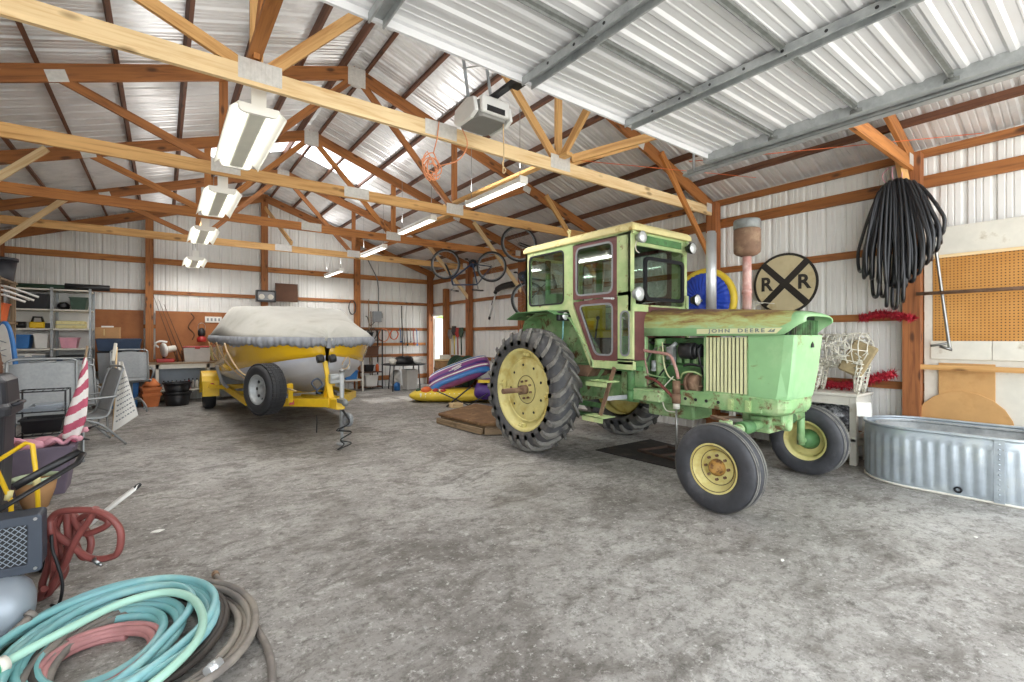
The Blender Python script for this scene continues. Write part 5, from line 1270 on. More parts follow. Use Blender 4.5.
# trailer
TR = thing('boat_trailer', 'yellow boat trailer with a mounted spare wheel and tongue jack under the boat', 'trailer', (BXc,9.3,0))
FZ = .47
for s in (-1,1):
    mb = MB(); mb.beam((BXc+s*.86,12.6,.41),(BXc+s*.86,8.6,.47),.06,.12); mb.beam((BXc+s*.86,8.62,.47),(BXc+s*.05,6.85,.58),.06,.12); mb.build('side_rail', M['yellow'], TR, bevel=.006)
    mb = MB(); mb.beam((BXc+s*.42,8.0,.56),(BXc+s*.50,12.4,.56),.09,.05); bk = mb.build('bunk', M['canvas_grey'], TR)
    mb = MB(); mb.beam((BXc+s*.45,8.9,FZ),(BXc+s*.45,8.9,.54),.05,.05,(1,0,0)); mb.beam((BXc+s*.48,11.6,FZ),(BXc+s*.48,11.6,.54),.05,.05,(1,0,0)); mb.build('bunk_post', M['yellow'], bk)
    # wheel and fender
    for yy in ((11.85,) if s<0 else (11.85,)):
        x = BXc+s*1.16
        mb = MB(); mb.lathe([(r,h*1.15) for r,h in tyre_profile(.335,.19,.19)]+[(.19,0)],(x,yy,.335),(1,0,0),40,closed=True); wt = mb.build('tyre', M['rubber_new'], TR)
        mb = MB(); mb.lathe([(.19,-s*-.08),(.17,s*.07),(.15,s*.02),(.06,s*.04),(0,s*.05)],(x,yy,.335),(1,0,0),28); mb.build('rim', M['galv'], wt)
        arc = [(yy+.47*math.cos(a)*1.0, .36+.44*math.sin(a)) for a in [PI*i/14 for i in range(15)]]
        arc = [(yy+.47,.30)]+arc+[(yy-.47,.30)]
        mb = MB(); mb.loft([[(x-.15,y,z),(x+.15,y,z)] for y,z in arc], smooth=False); mb.prism(arc[::1],(x+s*.15,0,0),(0,1,0),(0,0,1),(-s*.006,0,0)) if False else None
        fd = mb.build('fender', M['yellow'], TR, thick=.008)
        mb = MB(); mb.box(x-.15,x+.15,yy-.485,yy-.468,.30,.62); mb.build('fender_front', M['yellow'], fd, bevel=.01)
        mb = MB(); mb.lathe([(.045,0),(.04,-.02),(0,-.03)],(x+.02,yy-.486,.53),(0,1,0),16); mb.build('marker_lamp', M['red'], fd)
    mb = MB(); mb.beam((BXc+s*.86,11.38,.46),(BXc+s*1.2,11.34,.52),.05,.08); mb.build('fender_bracket', M['yellow'], TR)
    mb = MB(); mb.tube([(BXc+s*.9,11.0,.5),(BXc+s*1.0,10.95,.62),(BXc+s*1.10,10.9,.95)],.03,8,sub=3); mb.build('guide_post', M['wood_grey'] if False else M['boat_white'], TR)
for y in (8.6,10.0,11.6):
    mb = MB(); mb.box(BXc-.86,BXc+.86,y-.04,y+.04,FZ-.06,FZ+.04); mb.build('cross_member', M['yellow'], TR, bevel=.005)
mb = MB(); mb.beam((BXc,6.55,.59),(BXc,8.6,.47),.12,.14); tg = mb.build('tongue', M['yellow'], TR, bevel=.008)
mb = MB(); mb.prism([(-.05,0),(.05,0),(.03,-.22),(-.03,-.22)],(BXc,6.56,.62),(1,0,0),(0,1,0),(0,0,.05)); mb.ball((BXc,6.34,.63),.045); mb.build('coupler', M['galv_dark'], tg)
mb = MB(); mb.obox((BXc-.38,7.53,.54),(.14,.03,.06),-1.14+PI/2-.45)
mb.build('marker_lamp', M['red'], TR)
# winch post with bow rollers
mb = MB(); mb.beam((BXc,7.0,.62),(BXc-.03,7.06,.92),.08,.06,(0,1,0)); mb.beam((BXc-.03,7.06,.92),(BXc-.06,7.10,1.16),.06,.05,(0,1,0)); mb.beam((BXc,7.35,.60),(BXc-.02,7.10,.85),.05,.05,(1,0,0)); wp = mb.build('winch_post', M['yellow'], TR, bevel=.005)
for s in (-1,1):
    mb = MB(); mb.lathe([(.02,-.05),(.055,-.045),(.06,-.02),(.06,.02),(.055,.045),(.02,.05)],(BXc-.06+s*.085,7.02,1.20),(1,0,.15),18,closed=True); mb.build('bow_roller', M['black'], wp)
mb = MB(); mb.cyl((BXc-.02,6.98,.92),(BXc+.10,6.98,.92),.06,n=16); mb.box(BXc-.03,BXc+.11,6.93,7.03,.84,.98); wc = mb.build('winch', M['galv'], wp, bevel=.01)
mb = MB(); mb.tube([(BXc+.11,6.98,.92),(BXc+.14,6.98,.92),(BXc+.14,6.94,1.10),(BXc+.19,6.94,1.10)],.01,6); mb.build('winch_handle', M['steel'], wc)
mb = MB(); mb.tube([(BXc-.2,7.0,.76),(BXc-.26,7.02,.86),(BXc-.19,7.0,.92),(BXc-.12,7.0,.83),(BXc-.2,7.0,.74),(BXc-.14,7.0,.70)],.012,6,sub=4); mb.build('winch_strap', M['navy'], wp)
# jack
jx, jy = BXc+.07, 6.72
mb = MB(); mb.cyl((jx,jy,.20),(jx,jy,1.02),.032,n=14); jk = mb.build('jack_post', M['galv'], TR)
mb = MB(); mb.cyl((jx,jy,.03),(jx,jy,.28),.022,n=12); mb.cyl((jx,jy,.006),(jx,jy,.03),.075,n=16); mb.build('jack_foot', M['galv'], jk)
mb = MB(); mb.cyl((jx,jy,1.02),(jx,jy,1.06),.038,n=14); mb.tube([(jx,jy,1.05),(jx+.09,jy-.05,1.05),(jx+.09,jy-.05,1.13)],.009,6); mb.build('jack_handle', M['steel'], jk)
mb = MB(); mb.lathe([(.09,-.03),(.10,-.015),(.10,.015),(.09,.03),(.04,.03),(.04,-.03)],(jx+.05,jy-.10,.36),(1,.3,0),22,closed=True); mb.build('jack_wheel', M['greyplastic'], jk)
for i in range(2):
    mb = MB(); rnd = random.Random(i)
    mb.tube([(BXc+.02*i,6.5,.52),(BXc+.10,6.48,.34),(BXc-.03-.04*i,6.5,.25),(BXc+.14,6.52,.20),(BXc-.02,6.48,.12),(BXc+.12-.1*i,6.46,.06),(BXc-.08,6.40,.012)],.009,6,sub=5); mb.build('safety_cable', M['black'], tg)
mb = MB(); mb.tube([(BXc-.2,7.0,FZ-.06),(BXc-.2,6.98,.3),(BXc-.21,6.96,.16)],.008,6); mb.build('brake_cable', M['black'], tg)
# spare wheel
c = V((1.12,7.16,.80)); n_ = V((-.93,-.37,0)).normalized()
mb = MB(); mb.lathe([(r,h*1.05) for r,h in tyre_profile(.345,.25,.20)]+[(.20,0)],c,n_,48,closed=True)
for i in range(40):
    a = 2*PI*i/40; u_ = n_.cross(V((0,0,1))); d = u_*math.cos(a)+V((0,0,1))*math.sin(a)
    for h in (-.075,-.025,.025,.075): 
        q = c+n_*h+d*.344; e = d.cross(n_)
        mb.hexa([q+e*x*.022+n_*y*.02+d*z for x,y,z in ((-1,-1,-.01),(1,-1,-.01),(1,1,-.01),(-1,1,-.01),(-1,-1,.008),(1,-1,.008),(1,1,.008),(-1,1,.008))])
sw = mb.build('spare_tyre', M['rubber_new'], TR)
mb = MB(); mb.lathe([(.205,.115),(.19,.12),(.175,.10),(.165,.04),(.12,.02),(.09,.045),(.05,.05),(.048,.02),(.0,.02)],c,n_,36); rm = mb.build('spare_rim', M['galv'], sw)
mb = MB()
for i in range(8):
    a = 2*PI*i/8; u_ = n_.cross(V((0,0,1))); d = u_*math.cos(a)+V((0,0,1))*math.sin(a); mb.cyl(c+n_*.026+d*.135,c+n_*.036+d*.135,.022,n=8)
mb.build('rim_hole', M['blackmetal'], rm)
mb = MB(); mb.beam(c-n_*.02,(1.5,7.45,.80),.05,.05); mb.beam((1.5,7.45,.82),(1.52,7.55,.54),.06,.06,(1,0,0)); mb.build('spare_carrier', M['yellow'], TR)
# ------------------------------------------------------------------ along the end wall
BW = YB-.05
def hb(x0,x1,z0,z1,label,m='hardboard',y=BW):
    mb = MB(); mb.box(x0,x1,y-.012,y,z0,z1); return tag(mb.build('hardboard_panel', M[m], bevel=.003), label, 'board', 'end wall hardboards')
hb(-1.75,-.36,.75,2.14,'brown hardboard panel on the end wall behind the cardboard box')
hb(-.14,2.04,.95,2.14,'brown hardboard panel on the end wall above the workbench')
mb = MB(); mb.tube([(.55,BW-.02,2.10),(.62,BW-.02,2.0),(.56,BW-.02,1.9),(.50,BW-.02,1.75),(.62,BW-.02,1.6),(.58,BW-.02,1.45)],.012,6,sub=4); tag(mb.build('hanging_cord', M['brownboard']), 'dark crooked cord hanging on the brown board above the workbench', 'cord')
# workbench
W2 = thing('workbench', 'long white legged workbench with timber top along the end wall', 'workbench', (.9,13.5,0))
mb = MB(); mb.box(-.33,2.6,13.12,13.83,.90,.935); mb.build('bench_top', M['wood_grey'], W2, bevel=.004)
mb = MB(); mb.box(-.31,2.58,13.13,13.16,.80,.90); mb.build('front_rail', M['white_dirty'], W2)
for x in (-.28,-.10,.86,1.75,2.52):
    for y in (13.16,13.78):
        if x == -.10 and y > 13.5: continue
        mb = MB(); mb.box(x-.03,x+.03,y-.03,y+.03,0,.90); mb.build('leg', M['white_dirty'], W2)
mb = MB(); mb.box(-.28,2.55,13.2,13.8,.28,.31); mb.build('lower_shelf', M['white_dirty'], W2)
mb = MB(); mb.box(-.28,2.55,13.79,13.82,.31,.90); mb.build('back_panel', M['silver'], W2)
rnd = random.Random(4)
def bottle(x,y,z,h,r,m,label,cap='black',cat='bottle',group=None):
    T_ = thing('bottle', label, cat, (x,y,z), group)
    mb = MB(); mb.lathe([(0,0),(r,0),(r,h*.62),(r*.8,h*.74),(r*.36,h*.82),(r*.36,h*.9),(0,h*.9)],(x,y,z),(0,0,1),14); mb.build('body', M[m], T_)
    mb = MB(); mb.cyl((x,y,z+h*.86),(x,y,z+h),r*.42,n=10); mb.build('cap', M[cap], T_); return T_
cols = ['white','black','cream','white','navy','white_dirty','red','clear_tote','white','darkgreen']
for i in range(10):
    x = .02+i*.078; bottle(x,13.30+.05*(i%2),.311,.20+.05*rnd.random(),.032,cols[i],'%s bottle on the lower workbench shelf, %s from the bench end' % (['white','black','cream','white','dark blue','off white','red','clear','white','dark green'][i],ORD[i]),'black',group='bottles under the workbench')
def crate(name,x0,x1,y0,y1,z0,z1,m,label,cat='box',lidm=None,rim=True,parent=None,taper=.03):
    T_ = thing(name,label,cat,((x0+x1)/2,(y0+y1)/2,z0))
    h = z1-z0; q = lambda e,z: [(x0+e,y0+e,z),(x1-e,y0+e,z),(x1-e,y1-e,z),(x0+e,y1-e,z)]
    e = taper
    mb = MB(); mb.loft([q(e+.015,z0+.03),q(e,z0),q(0,z1),q(.012,z1),q(e+.01,z0+.02)],closed=True,smooth=False); mb.face([mb.vert(p) for p in q(e,z0)]); mb.build('body',M[m],T_,bevel=.004)
    if lidm:
        mb = MB(); mb.box(x0-.012,x1+.012,y0-.012,y1+.012,z1,z1+.022); mb.box(x0+.02,x1-.02,y0+.02,y1-.02,z1+.02,z1+.035); mb.build('lid',M[lidm],T_,bevel=.006)
        for yy in (y0-.016,): 
            mb = MB(); mb.box((x0+x1)/2-.05,(x0+x1)/2+.05,yy,yy+.01,z1-.03,z1+.01); mb.build('latch',M[lidm],T_)
    elif rim:
        mb = MB(); mb.ring([(x0-.012,y0-.012),(x1+.012,y0-.012),(x1+.012,y1+.012),(x0-.012,y1+.012)],[(x0,y0),(x1,y0),(x1,y1),(x0,y1)],(0,0,z1-.015),(1,0,0),(0,1,0),(0,0,.02)); mb.build('rim',M[m],T_)
    return T_
crate('storage_tote',.38,.92,13.22,13.62,.937,1.27,'clear_tote','frosted storage tote with a red lid on the workbench','tote','red')
# chop saw like tool on the bench
G = thing('bench_grinder','white and dark red bench saw on the end of the workbench','power tool',(.02,13.45,.936))
mb = MB(); mb.box(-.12,.22,13.28,13.62,.936,1.02); mb.build('base',M['red'],G,bevel=.02,segs=2)
mb = MB(); mb.lathe([(0,-.03),(.15,-.03),(.17,0),(.15,.03),(0,.03)],(.02,13.42,1.22),(.9,.3,.1),24); mb.build('blade_guard',M['white'],G)
mb = MB(); mb.cyl((.05,13.45,1.22),(.24,13.5,1.26),.08,.07,n=16); mb.build('motor',M['white_dirty'],G)
mb = MB(); mb.tube([(-.08,13.40,1.28),(-.14,13.36,1.36),(-.05,13.34,1.42),(.08,13.36,1.40)],.022,8,sub=4); mb.build('handle',M['white'],G)
mb = MB(); mb.beam((.02,13.55,1.02),(.02,13.48,1.2),.06,.06,(1,0,0)); mb.build('arm',M['black'],G)
for i,(x0,x1) in enumerate(((.16,-.06),(.26,.04),(.36,.14))):
    mb = MB(); mb.cyl((x0+.12,13.55,.94),(x1-.12,13.84,2.5-.1*i),.012,.004,n=6); mb.cyl((x0+.12,13.55,.94),(x0+.10,13.57,1.2),.02,n=8)
    tag(mb.build('fishing_rod',M['brownboard']),'brown fishing rod leaning on the end wall, %s from the post' % ORD[i],'fishing rod','fishing rods on the workbench')
# red lantern
Lt = thing('lantern','red and black camping lantern hung under the power strip','lantern',(.76,13.75,1.42))
mb = MB(); mb.lathe([(0,0),(.09,0),(.10,.03),(.10,.10),(.05,.14)],(.76,13.72,1.40),(0,0,1),18); mb.build('base',M['red'],Lt)
mb = MB(); mb.lathe([(.06,.14),(.08,.18),(.08,.26),(.05,.32),(.02,.34)],(.76,13.72,1.40),(0,0,1),18); mb.build('globe',M['black'],Lt)
mb = MB(); mb.tube([(.70,13.72,1.56),(.69,13.72,1.8),(.76,13.72,1.86),(.83,13.72,1.8),(.82,13.72,1.56)],.006,6,sub=4); mb.build('handle',M['steel'],Lt)
mb = MB(); mb.box(.84,1.20,BW-.04,BW-.012,1.88,2.03); ps = mb.build('power_strip',M['white'],None,bevel=.006); tag(ps,'white power strip with sockets on the brown board above the lantern','power strip')
ps_o = ps
for i in range(4):
    mb = MB(); mb.box(.88+i*.08,.92+i*.08,BW-.043,BW-.039,1.92,1.99); q = mb.build('socket',M['greyplastic'],ps)
# tubs and pots in front of the bench
def tub(x,y,r,h,m,label,z=0,name='plastic_tub',cat='tub',n=28):
    T_ = thing(name,label,cat,(x,y,z))
    mb = MB(); mb.lathe([(0,.01),(r*.74,.0),(r*.78,.02),(r*.96,h*.9),(r*.93,h*.9),(r*.75,.03),(0,.03)],(x,y,z),(0,0,1),n); mb.build('body',M[m],T_)
    mb = MB(); mb.lathe([(r*.95,h*.86),(r*1.03,h*.88),(r*1.03,h),(r*.95,h)],(x,y,z),(0,0,1),n,closed=True); mb.build('rim',M[m],T_); return T_
tub(.26,13.0-.15,.27,.30,'black','lower black plastic tub before the workbench')
tub(.26,13.0-.15,.27,.24,'black','upper black plastic tub nested in another before the workbench',z=.27)
def square_pot(x,y,w,h,z,label,rot=.2):
    T_ = thing('square_planter',label,'planter',(x,y,z),'square terracotta planters')
    def q(k,zz): return [(x+w*k*math.cos(rot+PI/4+i*PI/2),y+w*k*math.sin(rot+PI/4+i*PI/2),zz) for i in range(4)]
    mb = MB(); mb.loft([q(.5,z),q(.66,z+h*.82),q(.62,z+h*.82),q(.46,z+.02)],closed=True,smooth=False); mb.face([mb.vert(p) for p in q(.5,z)]); mb.build('body',M['terracotta'],T_)
    mb = MB(); mb.loft([q(.66,z+h*.80),q(.72,z+h*.80),q(.72,z+h),q(.64,z+h),q(.64,z+h*.8)],closed=True,smooth=False); mb.build('rim',M['terracotta'],T_)
square_pot(-.22,12.95,.34,.30,0,'lower square terracotta planter of the stack before the workbench')
square_pot(-.22,12.95,.34,.30,.13,'upper square terracotta planter of the stack before the workbench')
mb = MB(); mb.lathe([(.0,0),(.16,0),(.17,.02),(.05,.17),(.03,.16),(0,.16)],(-.20,12.95,.44),(0,0,1),18); tag(mb.build('clay_saucer',M['terracotta']),'upturned clay pot on top of the square terracotta planters','pot')
crate('storage_tote',-.92,-.42,12.95,13.35,0,.52,'blue','blue storage tote on the floor behind the swivel chair','tote','navy')
# cardboard box on a dark tote on a stand
crate('storage_tote',-1.12,-.38,13.0,13.5,1.22,1.45,'navy','dark blue storage tote under the cardboard box','tote','navy')
crate('storage_tote',-1.1,-.42,13.02,13.5,.545,1.18,'greyplastic','grey storage tote stacked under the dark blue tote','tote','black')
mb = MB(); mb.box(-1.1,-.98,13.05,13.5,0,.54); mb.box(-.9,-.42,13.4,13.5,.56,.0) if False else None
tag(mb.build('timber_block',M['wood_grey']),'timber block on the floor beneath the grey tote','block')
CB = thing('cardboard_box','brown cardboard box with white paper on the dark blue tote','box',(-.94,13.3,1.488))
mb = MB(); mb.box(-1.14,-.74,13.1,13.45,1.488,1.72); mb.build('body',M['card'],CB,bevel=.004)
mb = MB(); mb.box(-1.14,-.74,13.24,13.30,1.719,1.723); mb.box(-1.0,-.99,13.095,13.1,1.55,1.68); mb.build('tape',M['cream'],CB)
mb = MB(); mb.obox((-.95,13.22,1.738),(.2,.16,.03),.1); tag(mb.build('paper_pad',M['white']),'white paper pad on the cardboard box','paper')
# radio and board above the boat
RD = thing('stereo','grey boxed stereo sitting on the wall girt above the boat','stereo',(2.1,13.86,2.64))
mb = MB(); mb.box(1.93,2.40,13.66,13.80,2.44,2.74); mb.build('case',M['greyplastic'],RD,bevel=.008)
mb = MB(); mb.ring(rrect(1.93,2.40,2.44,2.74,.02),rrect(1.97,2.36,2.48,2.70,.02),(0,13.65,0),(1,0,0),(0,0,1),(0,.012,0)); mb.build('frame',M['black'],RD)
for x in (2.06,2.27):
    mb = MB(); mb.lathe([(.07,0),(.06,-.012),(.02,-.004),(0,-.008)],(x,13.655,2.57),(0,1,0),18); mb.build('speaker',M['white_dirty'],RD)
mb = MB(); mb.box(2.40,2.96,13.78,13.81,2.47,2.96); bd = mb.build('dark_board',M['brownboard'],bevel=.004); tag(bd,'dark brown square board on the end wall beside the stereo','board')
# electrical box with conduit
EB = thing('electrical_box','grey electrical disconnect box with conduit on the end wall','electrical box',(5.2,13.93,2.0))
mb = MB(); mb.box(5.08,5.34,BW-.16,BW-.03,1.98,2.30); mb.build('case',M['greyplastic'],EB,bevel=.01)
mb = MB(); mb.box(5.34,5.37,BW-.11,BW-.07,2.1,2.25); mb.build('switch_handle',M['black'],EB)
mb = MB(); mb.tube([(5.26,BW-.08,2.30),(5.26,BW-.08,3.0),(5.22,BW-.08,3.3),(4.9,BW-.08,3.9)],.018,8); mb.tube([(5.14,BW-.08,1.98),(5.0,BW-.1,1.86),(4.92,BW-.1,2.1),(4.86,BW-.1,2.15)],.018,8,sub=4); mb.build('conduit',M['galv_dark'],EB)
# cables and hoses on hooks
for i,(x,z,r,m,lb) in enumerate(((5.42,1.58,.17,'cordorange','peach cable coil hung on the end wall rail, larger of the pair'),(5.05,1.62,.15,'black','black cable coil hung on the end wall rail beside the peach coil'),(5.75,1.60,.13,'orange','orange cable coil hung on the end wall rail toward the corner'))):
    mb = MB()
    mb.tube([(x+r*(1+.08*math.sin(k*.7))*math.cos(k*.35),BW-.10+.02*math.sin(k*.9),z+r*1.15*math.sin(k*.35)) for k in range(72)],.011,6); tag(mb.build('cable_coil',M[m]),lb,'cable')
for i,(x,z0,z1,m,lb) in enumerate(((6.0,.9,2.5,'black','thin black pole standing upright at the end wall near the corner'),(4.95,.4,2.65,'wood_grey','grey pole leaning upright on the end wall behind the round table'),(5.02,.4,2.3,'rust','rusty bar leaning upright on the end wall beside the grey pole'))):
    mb = MB(); mb.cyl((x,13.70,.0),(x,13.86,z1),.016,n=8); tag(mb.build('pole',M[m]),lb,'pole')
for i in range(6):
    x = 5.95+i*.11
    mb = MB(); mb.tube([(x,BW-.05,1.78),(x,BW-.12,1.74),(x,BW-.13,1.62),(x+.02,BW-.12,1.42-.05*(i%3))],.014,6); mb.ball((x+.02,BW-.12,1.38-.05*(i%3)),.035,8,5)
    tag(mb.build('hand_tool',M[['blue','rust','black','steel','red','blue'][i]]),'hand tool hung on the end wall rail, %s from the black pole' % ORD[i],'tool','tools on the rail')
struct_beam('tool_rail',(4.7,BW-.03,1.30),(6.85,BW-.03,1.30),.03,.09,M['wood_honey'],'timber tool rail low on the end wall near the corner')
# round black table
TB = thing('round_table','round black outdoor table covered with clutter in the far corner','table',(5.85,12.6,0))
mb = MB(); mb.lathe([(0,.72),(.62,.72),(.65,.735),(.62,.75),(0,.75)],(5.62,12.78,0),(0,0,1),36); mb.build('table_top',M['black'],TB)
for a in (.6,2.1,3.7,5.2):
    mb = MB(); mb.cyl((5.62+.5*math.cos(a),12.78+.5*math.sin(a),.72),(5.62+.56*math.cos(a),12.78+.56*math.sin(a),0),.018,n=8); mb.build('leg',M['black'],TB)
mb = MB(); mb.loft([[(5.55+.3*k*math.cos(2*PI*i/16),12.62+.2*k*math.sin(2*PI*i/16),z+.03*math.sin(i*1.9)) for i in range(16)] for z,k in ((.752,1),(.85,1.05),(.93,.8),(.96,.3))],closed=True,caps=True); tag(mb.build('cushion',M['black']),'black bundled cushion on the round black table','cushion')
bag('plastic_bag',(5.90,12.45,.85),(.14,.1,.10),'white','white crumpled bag on the round black table','bag',21)
bag('plastic_bag',(5.20,12.6,.83),(.12,.09,.085),'white_dirty','off white bundle at the edge of the round black table','bag',22)
mb = MB(); mb.lathe([(0,0),(.05,0),(.05,.2),(0,.2)],(6.08,12.85,.752),(0,0,1),14); tag(mb.build('jar',M['silver']),'grey jar on the round black table','jar')
crate('storage_tote',5.62,5.98,12.62,13.0,0,.55,'white','white storage bin on the floor under the round black table','bin','white')
bottle(5.36,12.7,0,.28,.09,'blue','blue jug on the floor under the round black table','white','jug')
bag('plastic_bag',(5.62,13.35,.28),(.2,.2,.26),'white','tall white sack on the floor behind the round black table','sack',23,amp=.08)
# shelf unit behind the boat
SH = thing('shelf_unit','dark shelf unit at the end wall beside the round table','shelf',(4.95,13.6,0))
for z in (.05,.48,.95,1.42,1.72):
    mb = MB(); mb.box(4.62,5.22,13.42,13.82,z,z+.025); mb.build('shelf_board',M['brownboard'],SH)
for x,y in ((4.63,13.43),(5.21,13.43),(4.63,13.81),(5.21,13.81)):
    mb = MB(); mb.box(x-.015,x+.015,y-.015,y+.015,0,1.75); mb.build('upright',M['black'],SH)
crate('storage_box',4.72,5.1,13.46,13.78,.076,.40,'white','white box with green mark on the lowest dark shelf','box')
crate('storage_box',4.72,4.98,13.46,13.78,.506,.70,'black','black box on the second dark shelf','box')
bottle(5.10,13.55,.506,.26,.05,'orange','orange bottle on the second dark shelf','white')
crate('storage_box',4.68,5.12,13.46,13.78,.976,1.25,'brownboard','brown box on the middle dark shelf','box')
crate('storage_box',4.72,4.95,13.46,13.78,1.446,1.66,'black','black box on the upper dark shelf','box')
# white stand behind the bow
WS = thing('white_stand','white shelf stand at the end wall seen past the boat bow','stand',(4.2,13.3,0))
for z in (.30,.84):
    mb = MB(); mb.box(3.7,4.52,13.05,13.6,z,z+.03); mb.build('shelf_board',M['white_dirty'],WS)
for x,y in ((3.72,13.07),(4.5,13.07),(3.72,13.58),(4.5,13.58)):
    mb = MB(); mb.box(x-.022,x+.022,y-.022,y+.022,0,.86); mb.build('leg',M['white_dirty'],WS)
crate('storage_box',4.05,4.40,13.15,13.5,.332,.58,'blue','blue bin on the lower shelf of the white stand','bin')
for i in range(3): bottle(4.0+.15*i,13.25,.872,.30+.05*i,.05,['white','black','red'][i],'%s bottle on top of the white stand' % ['white','black','red'][i],'black',group='bottles on the white stand')
# cable coil on post
mb = MB(); mb.tube([(4.42+.10*math.cos(k*.4),13.72+.02*math.sin(k),2.38+.20*math.sin(k*.4)) for k in range(60)],.012,6); tag(mb.build('chain_coil',M['blackmetal']),'dark chain coil hung beside the end wall post','chain')
# barrel, reel and tools near the bright doorway
BA = thing('barrel','brown fibre barrel standing by the bright doorway','barrel',(6.62,12.2,0))
mb = MB(); mb.lathe([(0,.0),(.27,0),(.30,.3),(.31,.5),(.29,.84),(0,.84)],(6.62,12.2,0),(0,0,1),28); mb.build('body',M['wicker'],BA)
for z in (.2,.62):
    mb = MB(); mb.lathe([(.303,z-.02),(.315,z-.02),(.315,z+.02),(.303,z+.02)],(6.62,12.2,0),(0,0,1),28,closed=True); mb.build('hoop',M['rust'],BA)
mb = MB(); mb.lathe([(.0,.84),(.30,.84),(.30,.87),(0,.875)],(6.62,12.2,0),(0,0,1),28); mb.build('lid',M['wood_pale'],BA)
mb = MB(); mb.box(6.42,6.75,11.98,12.1,.93,1.05) if False else mb.box(6.5,6.78,12.1,12.3,.876,1.0); tag(mb.build('parts_box',M['white_dirty'],bevel=.008),'small white box on the barrel lid','box')
HR = thing('hose_reel','dark green round hose reel against the wall post by the barrel','hose reel',(6.62,11.2,0))
mb = MB()
for q in range(5): mb.lathe([(.34+.035*math.cos(a)-.03*(q%2),.035*math.sin(a)) for a in [2*PI*i/8 for i in range(8)]],(6.62,11.2-.13+q*.065,.60),(-.35,1,0),36,closed=True)
mb.build('hose',M['darkgreen'],HR)
for q in (-1,1):
    mb = MB(); d = V((-.35,1,0)).normalized(); mb.lathe([(.10,-.01),(.42,-.01),(.42,.01),(.10,.01)],V((6.62,11.2,.60))+d*(.20*q),d,36,closed=True); mb.build('flange',M['darkgreen'],HR)
mb = MB(); mb.box(6.5,6.74,11.0,11.4,0,.3); mb.build('stand',M['black'],HR)
for i,(y,z1,m,hm,lb) in enumerate(((12.50,1.75,'wood_pale','steel','pale handled shovel hung on the wall by the doorway stud'),(12.26,1.85,'seat_yellow','black','yellow handled rake hung on the wall by the doorway stud'),(12.05,1.80,'red','red','red handled tool hung on the wall near the hose reel'),(11.85,1.8,'darkgreen','darkgreen','dark green tool hung on the wall near the hose reel'))):
    T_ = thing('garden_tool',lb,'garden tool',(6.98,y,1.0))
    mb = MB(); mb.cyl((6.98,y,1.0),(6.98,y+.02,z1),.018,n=8); mb.build('handle',M[m],T_)
    mb = MB(); mb.loft([[(6.965,y-.10,z1),(6.985,y-.10,z1),(6.985,y+.12,z1),(6.965,y+.12,z1)],[(6.95,y-.12,z1-.16),(6.985,y-.12,z1-.16),(6.985,y+.14,z1-.16),(6.95,y+.14,z1-.16)],[(6.96,y-.04,z1-.28),(6.985,y-.04,z1-.28),(6.985,y+.06,z1-.28),(6.96,y+.06,z1-.28)]],closed=True,smooth=False,caps=True); mb.build('head',M[hm],T_)
# inflatable towables
IA = thing('inflatable_lounge','blue purple and white striped inflatable towable leaning on a yellow one','inflatable',(5.6,10.3,.35))
def cushion(c, ex, ey, ez, hx_, hy_, hz_, n=24):
    c, ex, ey, ez = V(c), V(ex).normalized(), V(ey).normalized(), V(ez).normalized(); S = []
    sg = lambda v,p_: math.copysign(abs(v)**p_, v)
    for i in range(n//2+1):
        ph = -PI/2+PI*i/(n//2); row = []
        for k in range(n):
            th = 2*PI*k/n
            row.append(c+ex*(hx_*sg(math.cos(ph),.5)*sg(math.cos(th),.45))+ey*(hy_*sg(math.cos(ph),.5)*sg(math.sin(th),.45))+ez*(hz_*math.sin(ph)))
        S.append(row)
    return S
cx_, exv = V((5.78,9.92,.64)), V((.80,-.56,.36))
ezv = exv.cross(V((.57,.82,0))).normalized(); ezv = ezv if ezv.z>0 else -ezv; eyv = ezv.cross(exv)
ezv = (ezv - eyv*.45).normalized(); eyv = ezv.cross(exv)
mb = MB(); mb.loft(cushion(cx_,exv,eyv,ezv,.78,.42,.15,32),closed=True); body = mb.build('body',M['magenta'],IA)
for off,w_,m in ((-.34,.13,'blue'),(-.20,.05,'white'),(-.06,.10,'purple'),(.18,.05,'white'),(.26,.07,'blue'),(.34,.04,'white')):
    S = cushion(cx_,exv,eyv,ezv,.787,.426,.156,48); mb = MB()
    q = []
    for j in range(26):
        u = -.72+1.44*j/25; row = []
        for e in (-w_/2,0,w_/2):
            y_ = off+e; 
            f = max(0,1-(abs(u)/.79)**3.2-(abs(y_)/.45)**3.2)**.5
            row.append(cx_+exv*u+eyv*y_+ezv*(.153*min(1,f)+.004))
        q.append(row)
    mb.loft(q); mb.build('stripe',M[m],body,thick=.004)
mb = MB()
for (a,b,l) in ((-.05,.0,.3),(.0,.06,.24),(.02,-.05,.18)): mb.beam(cx_+exv*(a-l/2)+eyv*(b-.03)+ezv*.165,cx_+exv*(a+l/2)+eyv*(b+.03)+ezv*.165,.035,.004,ezv)
mb.build('emblem',M['white'],body)
IB = thing('inflatable_tube','yellow inflatable towable with red blobs and white scallops under the striped one','inflatable',(5.2,10.0,0))
e1_ = V((.80,-.60,0)); e2_ = V((.60,.80,0))
mb = MB(); mb.loft(cushion((5.52,9.88,.15),e1_,e2_,(0,0,1),.95,.5,.145,32),closed=True); by = mb.build('body',M['tube_yellow'],IB)
base = V((5.52,9.88,.15))
